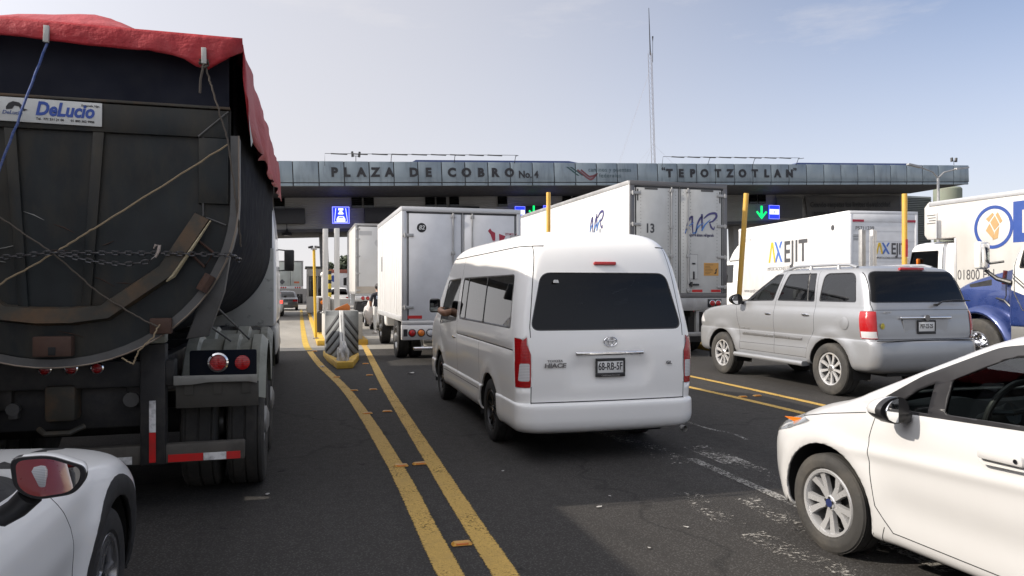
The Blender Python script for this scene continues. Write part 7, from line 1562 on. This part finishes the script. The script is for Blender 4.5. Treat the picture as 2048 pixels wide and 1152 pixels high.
tag(MB().box(0, 2.4, 0, 6, 1.2, 3.9, .02).build('blue_container', mat('container_blue', (.10, .15, .26), .6, dirt=.3), None, (24.5, 60, 0)), 'blue shipping container beyond the gap between trailer 13 and AXEJIT', 'container')
# ---------------- two box trucks out of view on the far left, put there to cast shade
t = thing('box_truck', 'unseen box truck left of the crossover, placed to shade the lane', 'truck', (-5.0, -4.3, 0)); cargo(t, 2.6, 10.5, 1.1, 3.75, M_BOXW2, M_STEEL); truck_axle(t, 1.5); chassis_rails(t, 0, 14, .7); cab_over(t, 2.4, 10.8, 1.9, .6, 2.9, M_WHITE); truck_axle(t, 12.2, 2.4, False)
t = thing('box_truck', 'unseen box truck in the outer left lane, added to shade the ground under the dump trailer', 'truck', (-5.4, 8.5, 0)); cargo(t, 2.6, 13, .9, 3.4, M_BOXW2, M_STEEL); truck_axle(t, 2); chassis_rails(t, 0, 13, .6)  # added blocker: keeps sun off the ground beneath the dump trailer
build_tractor('tractor_truck', 'red tractor unit close behind the crossover, seen only in its door mirror', (-1.75, -7.2, 0), 0, mat('red_cab', (.26, .015, .012), .3, coat=.5))
t = thing('box_truck', 'cream box truck behind the viewer, seen only mirrored in the rear window of the van', 'truck', (10.4, -19, 0)); cargo(t, 2.6, 12, 1.1, 3.9, mat('cream_box', (.62, .57, .47), .5, dirt=.2), M_STEEL); truck_axle(t, 1.6); chassis_rails(t, 0, 14, .7); cab_over(t, 2.4, 12.3, 1.9, .6, 2.9, M_WHITE); truck_axle(t, 13.6, 2.4, False)
# ================================================================ people
def skin_body(name, joints, edges, m, parent, root=0, sub=2, mats=None, assign=None):
    me = bpy.data.meshes.new(name); me.from_pydata([j[:3] for j in joints], edges, []); me.materials.append(m)
    for q in (mats or []): me.materials.append(q)
    o = link(name, me, parent); sk = o.modifiers.new('skin', 'SKIN'); sk.use_smooth_shade = True
    for i, j in enumerate(joints):
        r = j[3]; me.skin_vertices[0].data[i].radius = (r, r) if not isinstance(r, tuple) else r
        me.skin_vertices[0].data[i].use_root = (i == root)
    o.modifiers.new('sub', 'SUBSURF').levels = sub; o.modifiers['sub'].render_levels = sub
    bpy.context.view_layer.update(); dg = bpy.context.evaluated_depsgraph_get(); m2 = bpy.data.meshes.new_from_object(o.evaluated_get(dg)); o.modifiers.clear(); o.data = m2
    m2.materials.clear()
    for q in [m] + (mats or []): m2.materials.append(q)
    if assign:
        for p in m2.polygons: p.material_index = assign(p.center)
    m2.shade_smooth(); return o
M_SKIN = mat('skin', (.36, .20, .13), .55, var=.08); M_HAIR = mat('hair', (.012, .010, .009), .5); M_JERSEY = mat('dark_jersey', (.016, .018, .026), .8); M_JEANS = mat('pale_trousers', (.62, .62, .60), .85, dirt=.15); M_SHOE = mat('white_shoe', (.66, .63, .60), .6)
def pedestrian():
    p = thing('person', 'pedestrian in dark jersey and pale trousers standing beside truck 82', 'person', (2.72, 27.2, .004), 12)
    J = [(0, 0, .95, (.15, .11)), (0, .01, 1.15, (.155, .105)), (0, .0, 1.33, (.175, .11)), (0, -.01, 1.46, (.10, .08)), (0, .01, 1.55, .055),
         (.19, 0, 1.42, .065), (.26, -.01, 1.15, .048), (.24, .10, .92, .038), (-.19, 0, 1.42, .065), (-.27, .0, 1.15, .048), (-.22, .12, .95, .038),
         (.10, 0, .88, .095), (.12, .03, .50, .065), (.13, -.03, .10, .045), (-.10, 0, .88, .095), (-.11, -.02, .50, .065), (-.12, -.08, .10, .045), (0, .015, 1.60, .075), (0, .02, 1.68, .092), (0, .01, 1.745, .06)]
    E = [(0, 1), (1, 2), (2, 3), (3, 4), (4, 17), (17, 18), (18, 19), (2, 5), (5, 6), (6, 7), (2, 8), (8, 9), (9, 10), (0, 11), (11, 12), (12, 13), (0, 14), (14, 15), (15, 16)]
    def f(c):
        if c.z > 1.50: return 0
        if c.z < .98 and abs(c.x) < .20: return 2
        if abs(c.x) > .19 and c.z < 1.17: return 0
        return 1
    o = skin_body('body', J, E, M_SKIN, p, 0, 2, [M_JERSEY, M_JEANS], f)
    b = MB(); bmesh.ops.create_icosphere(b.b, subdivisions=3, radius=1)
    for v_ in b.b.verts: v_.co = Vector((v_.co.x * .108, v_.co.y * .118 - .012, v_.co.z * .115 + 1.70)) if v_.co.y < .45 or v_.co.z > .3 else Vector((v_.co.x * .09, v_.co.y * .09 - .01, v_.co.z * .10 + 1.70))
    b.build('hair', M_HAIR, o)
    for s in (1, -1):
        sh = MB(); sh.box(-.05, .05, -.09, .19, 0, .10, .04, seg=3); sh.build('shoe', M_SHOE, o, (s * .125, -.03 if s > 0 else -.08, 0))
        h = MB(); x, y, z = (.24, .10, .92) if s > 0 else (-.22, .12, .95)
        h.box(-.018, .018, -.04, .04, -.09, .0, .014)
        for k in range(4): L_ = (.065, .075, .072, .055)[k]; yy = -.033 + k * .022; h.tube([(0, yy, -.08), (s * -.004, yy + .004, -.08 - L_ * .5), (s * -.02, yy + .006, -.08 - L_)], [.010, .009, .007], 6)
        h.tube([(0, .035, -.03), (s * -.01, .062, -.06), (s * -.015, .068, -.09)], [.012, .010, .008], 6); h.build('hand', M_SKIN, o, (x, y, z))
    pr = MB().box(-.095, .095, -.133, -.124, 1.24, 1.36, .002).build('jersey_print', mat('print_pale_blue', (.35, .42, .52), .6), o)
    # white bundle carried over the left arm
    b = MB(); bmesh.ops.create_icosphere(b.b, subdivisions=3, radius=1)
    for v_ in b.b.verts:
        d = 1 + .28 * NZ.noise(v_.co * 2.4) + .10 * NZ.noise(v_.co * 7); v_.co = Vector((v_.co.x * .15, v_.co.y * .17, v_.co.z * .42)) * d
    bag = b.build('bundle', mat('bundle_cloth', (.60, .57, .54), .85, dirt=.4, dcol=(.45, .2, .2), dscale=6), None, (2.44, 27.35, .72), sharp=60); tag(bag, 'white crumpled bundle hanging from the arm of the pedestrian', 'bag')
    return p
pedestrian()
def van_driver():
    p = thing('person', 'van driver resting a bare forearm on the open window sill', 'person', (0, 0, 0)); p.location = VAN.location; p.rotation_euler = VAN.rotation_euler
    J = [(-.45, 3.55, .92, (.15, .12)), (-.45, 3.52, 1.18, (.17, .12)), (-.45, 3.52, 1.38, (.18, .11)), (-.45, 3.54, 1.50, .06), (-.45, 3.56, 1.58, .08), (-.45, 3.57, 1.66, .095), (-.45, 3.57, 1.73, .06), (-.66, 3.52, 1.40, .065), (-.88, 3.58, 1.32, .052), (-1.0, 3.52, 1.30, .05), (-1.02, 3.78, 1.335, .042), (-.97, 3.92, 1.36, .034), (-.24, 3.54, 1.40, .06), (-.2, 3.75, 1.2, .05), (-.3, 3.98, 1.22, .04)]
    E = [(0, 1), (1, 2), (2, 3), (3, 4), (4, 5), (5, 6), (2, 7), (7, 8), (8, 9), (9, 10), (10, 11), (2, 12), (12, 13), (13, 14)]
    o = skin_body('body', J, E, M_SKIN, p, 0, 2, [M_JERSEY], lambda c: 1 if (c.z < 1.47 and c.x > -.84) else 0)
    b = MB(); bmesh.ops.create_icosphere(b.b, subdivisions=3, radius=1)
    for v_ in b.b.verts: v_.co = Vector((v_.co.x * .105, v_.co.y * .112 - .015, v_.co.z * .10 + .02))
    b.build('hair', M_HAIR, o, (-.45, 3.56, 1.68))
    h = MB(); h.box(-.035, .035, -.01, .075, -.014, .014, .012)
    for k in range(4): x = -.028 + k * .019; L_ = (.05, .062, .06, .045)[k]; h.tube([(x, .07, 0), (x, .07 + L_ * .6, -.004), (x, .07 + L_, -.025)], [.009, .008, .006], 6)
    h.tube([(.032, .02, 0), (.055, .045, .0), (.058, .07, -.005)], [.010, .009, .007], 6); h.build('hand', M_SKIN, o, (-.97, 3.93, 1.365))
    return p
van_driver()
# ================================================================ lettering curves become real meshes
def fonts_to_mesh():
    bpy.context.view_layer.update(); dg = bpy.context.evaluated_depsgraph_get()
    for o in [o for o in sc.objects if o.type == 'FONT']:
        me = bpy.data.meshes.new_from_object(o.evaluated_get(dg)); me.name = o.name
        n = bpy.data.objects.new('tmp', me); nm = o.name; COL.objects.link(n); n.parent = o.parent; n.matrix_basis = o.matrix_basis.copy()
        bpy.data.objects.remove(o); n.name = nm
fonts_to_mesh()
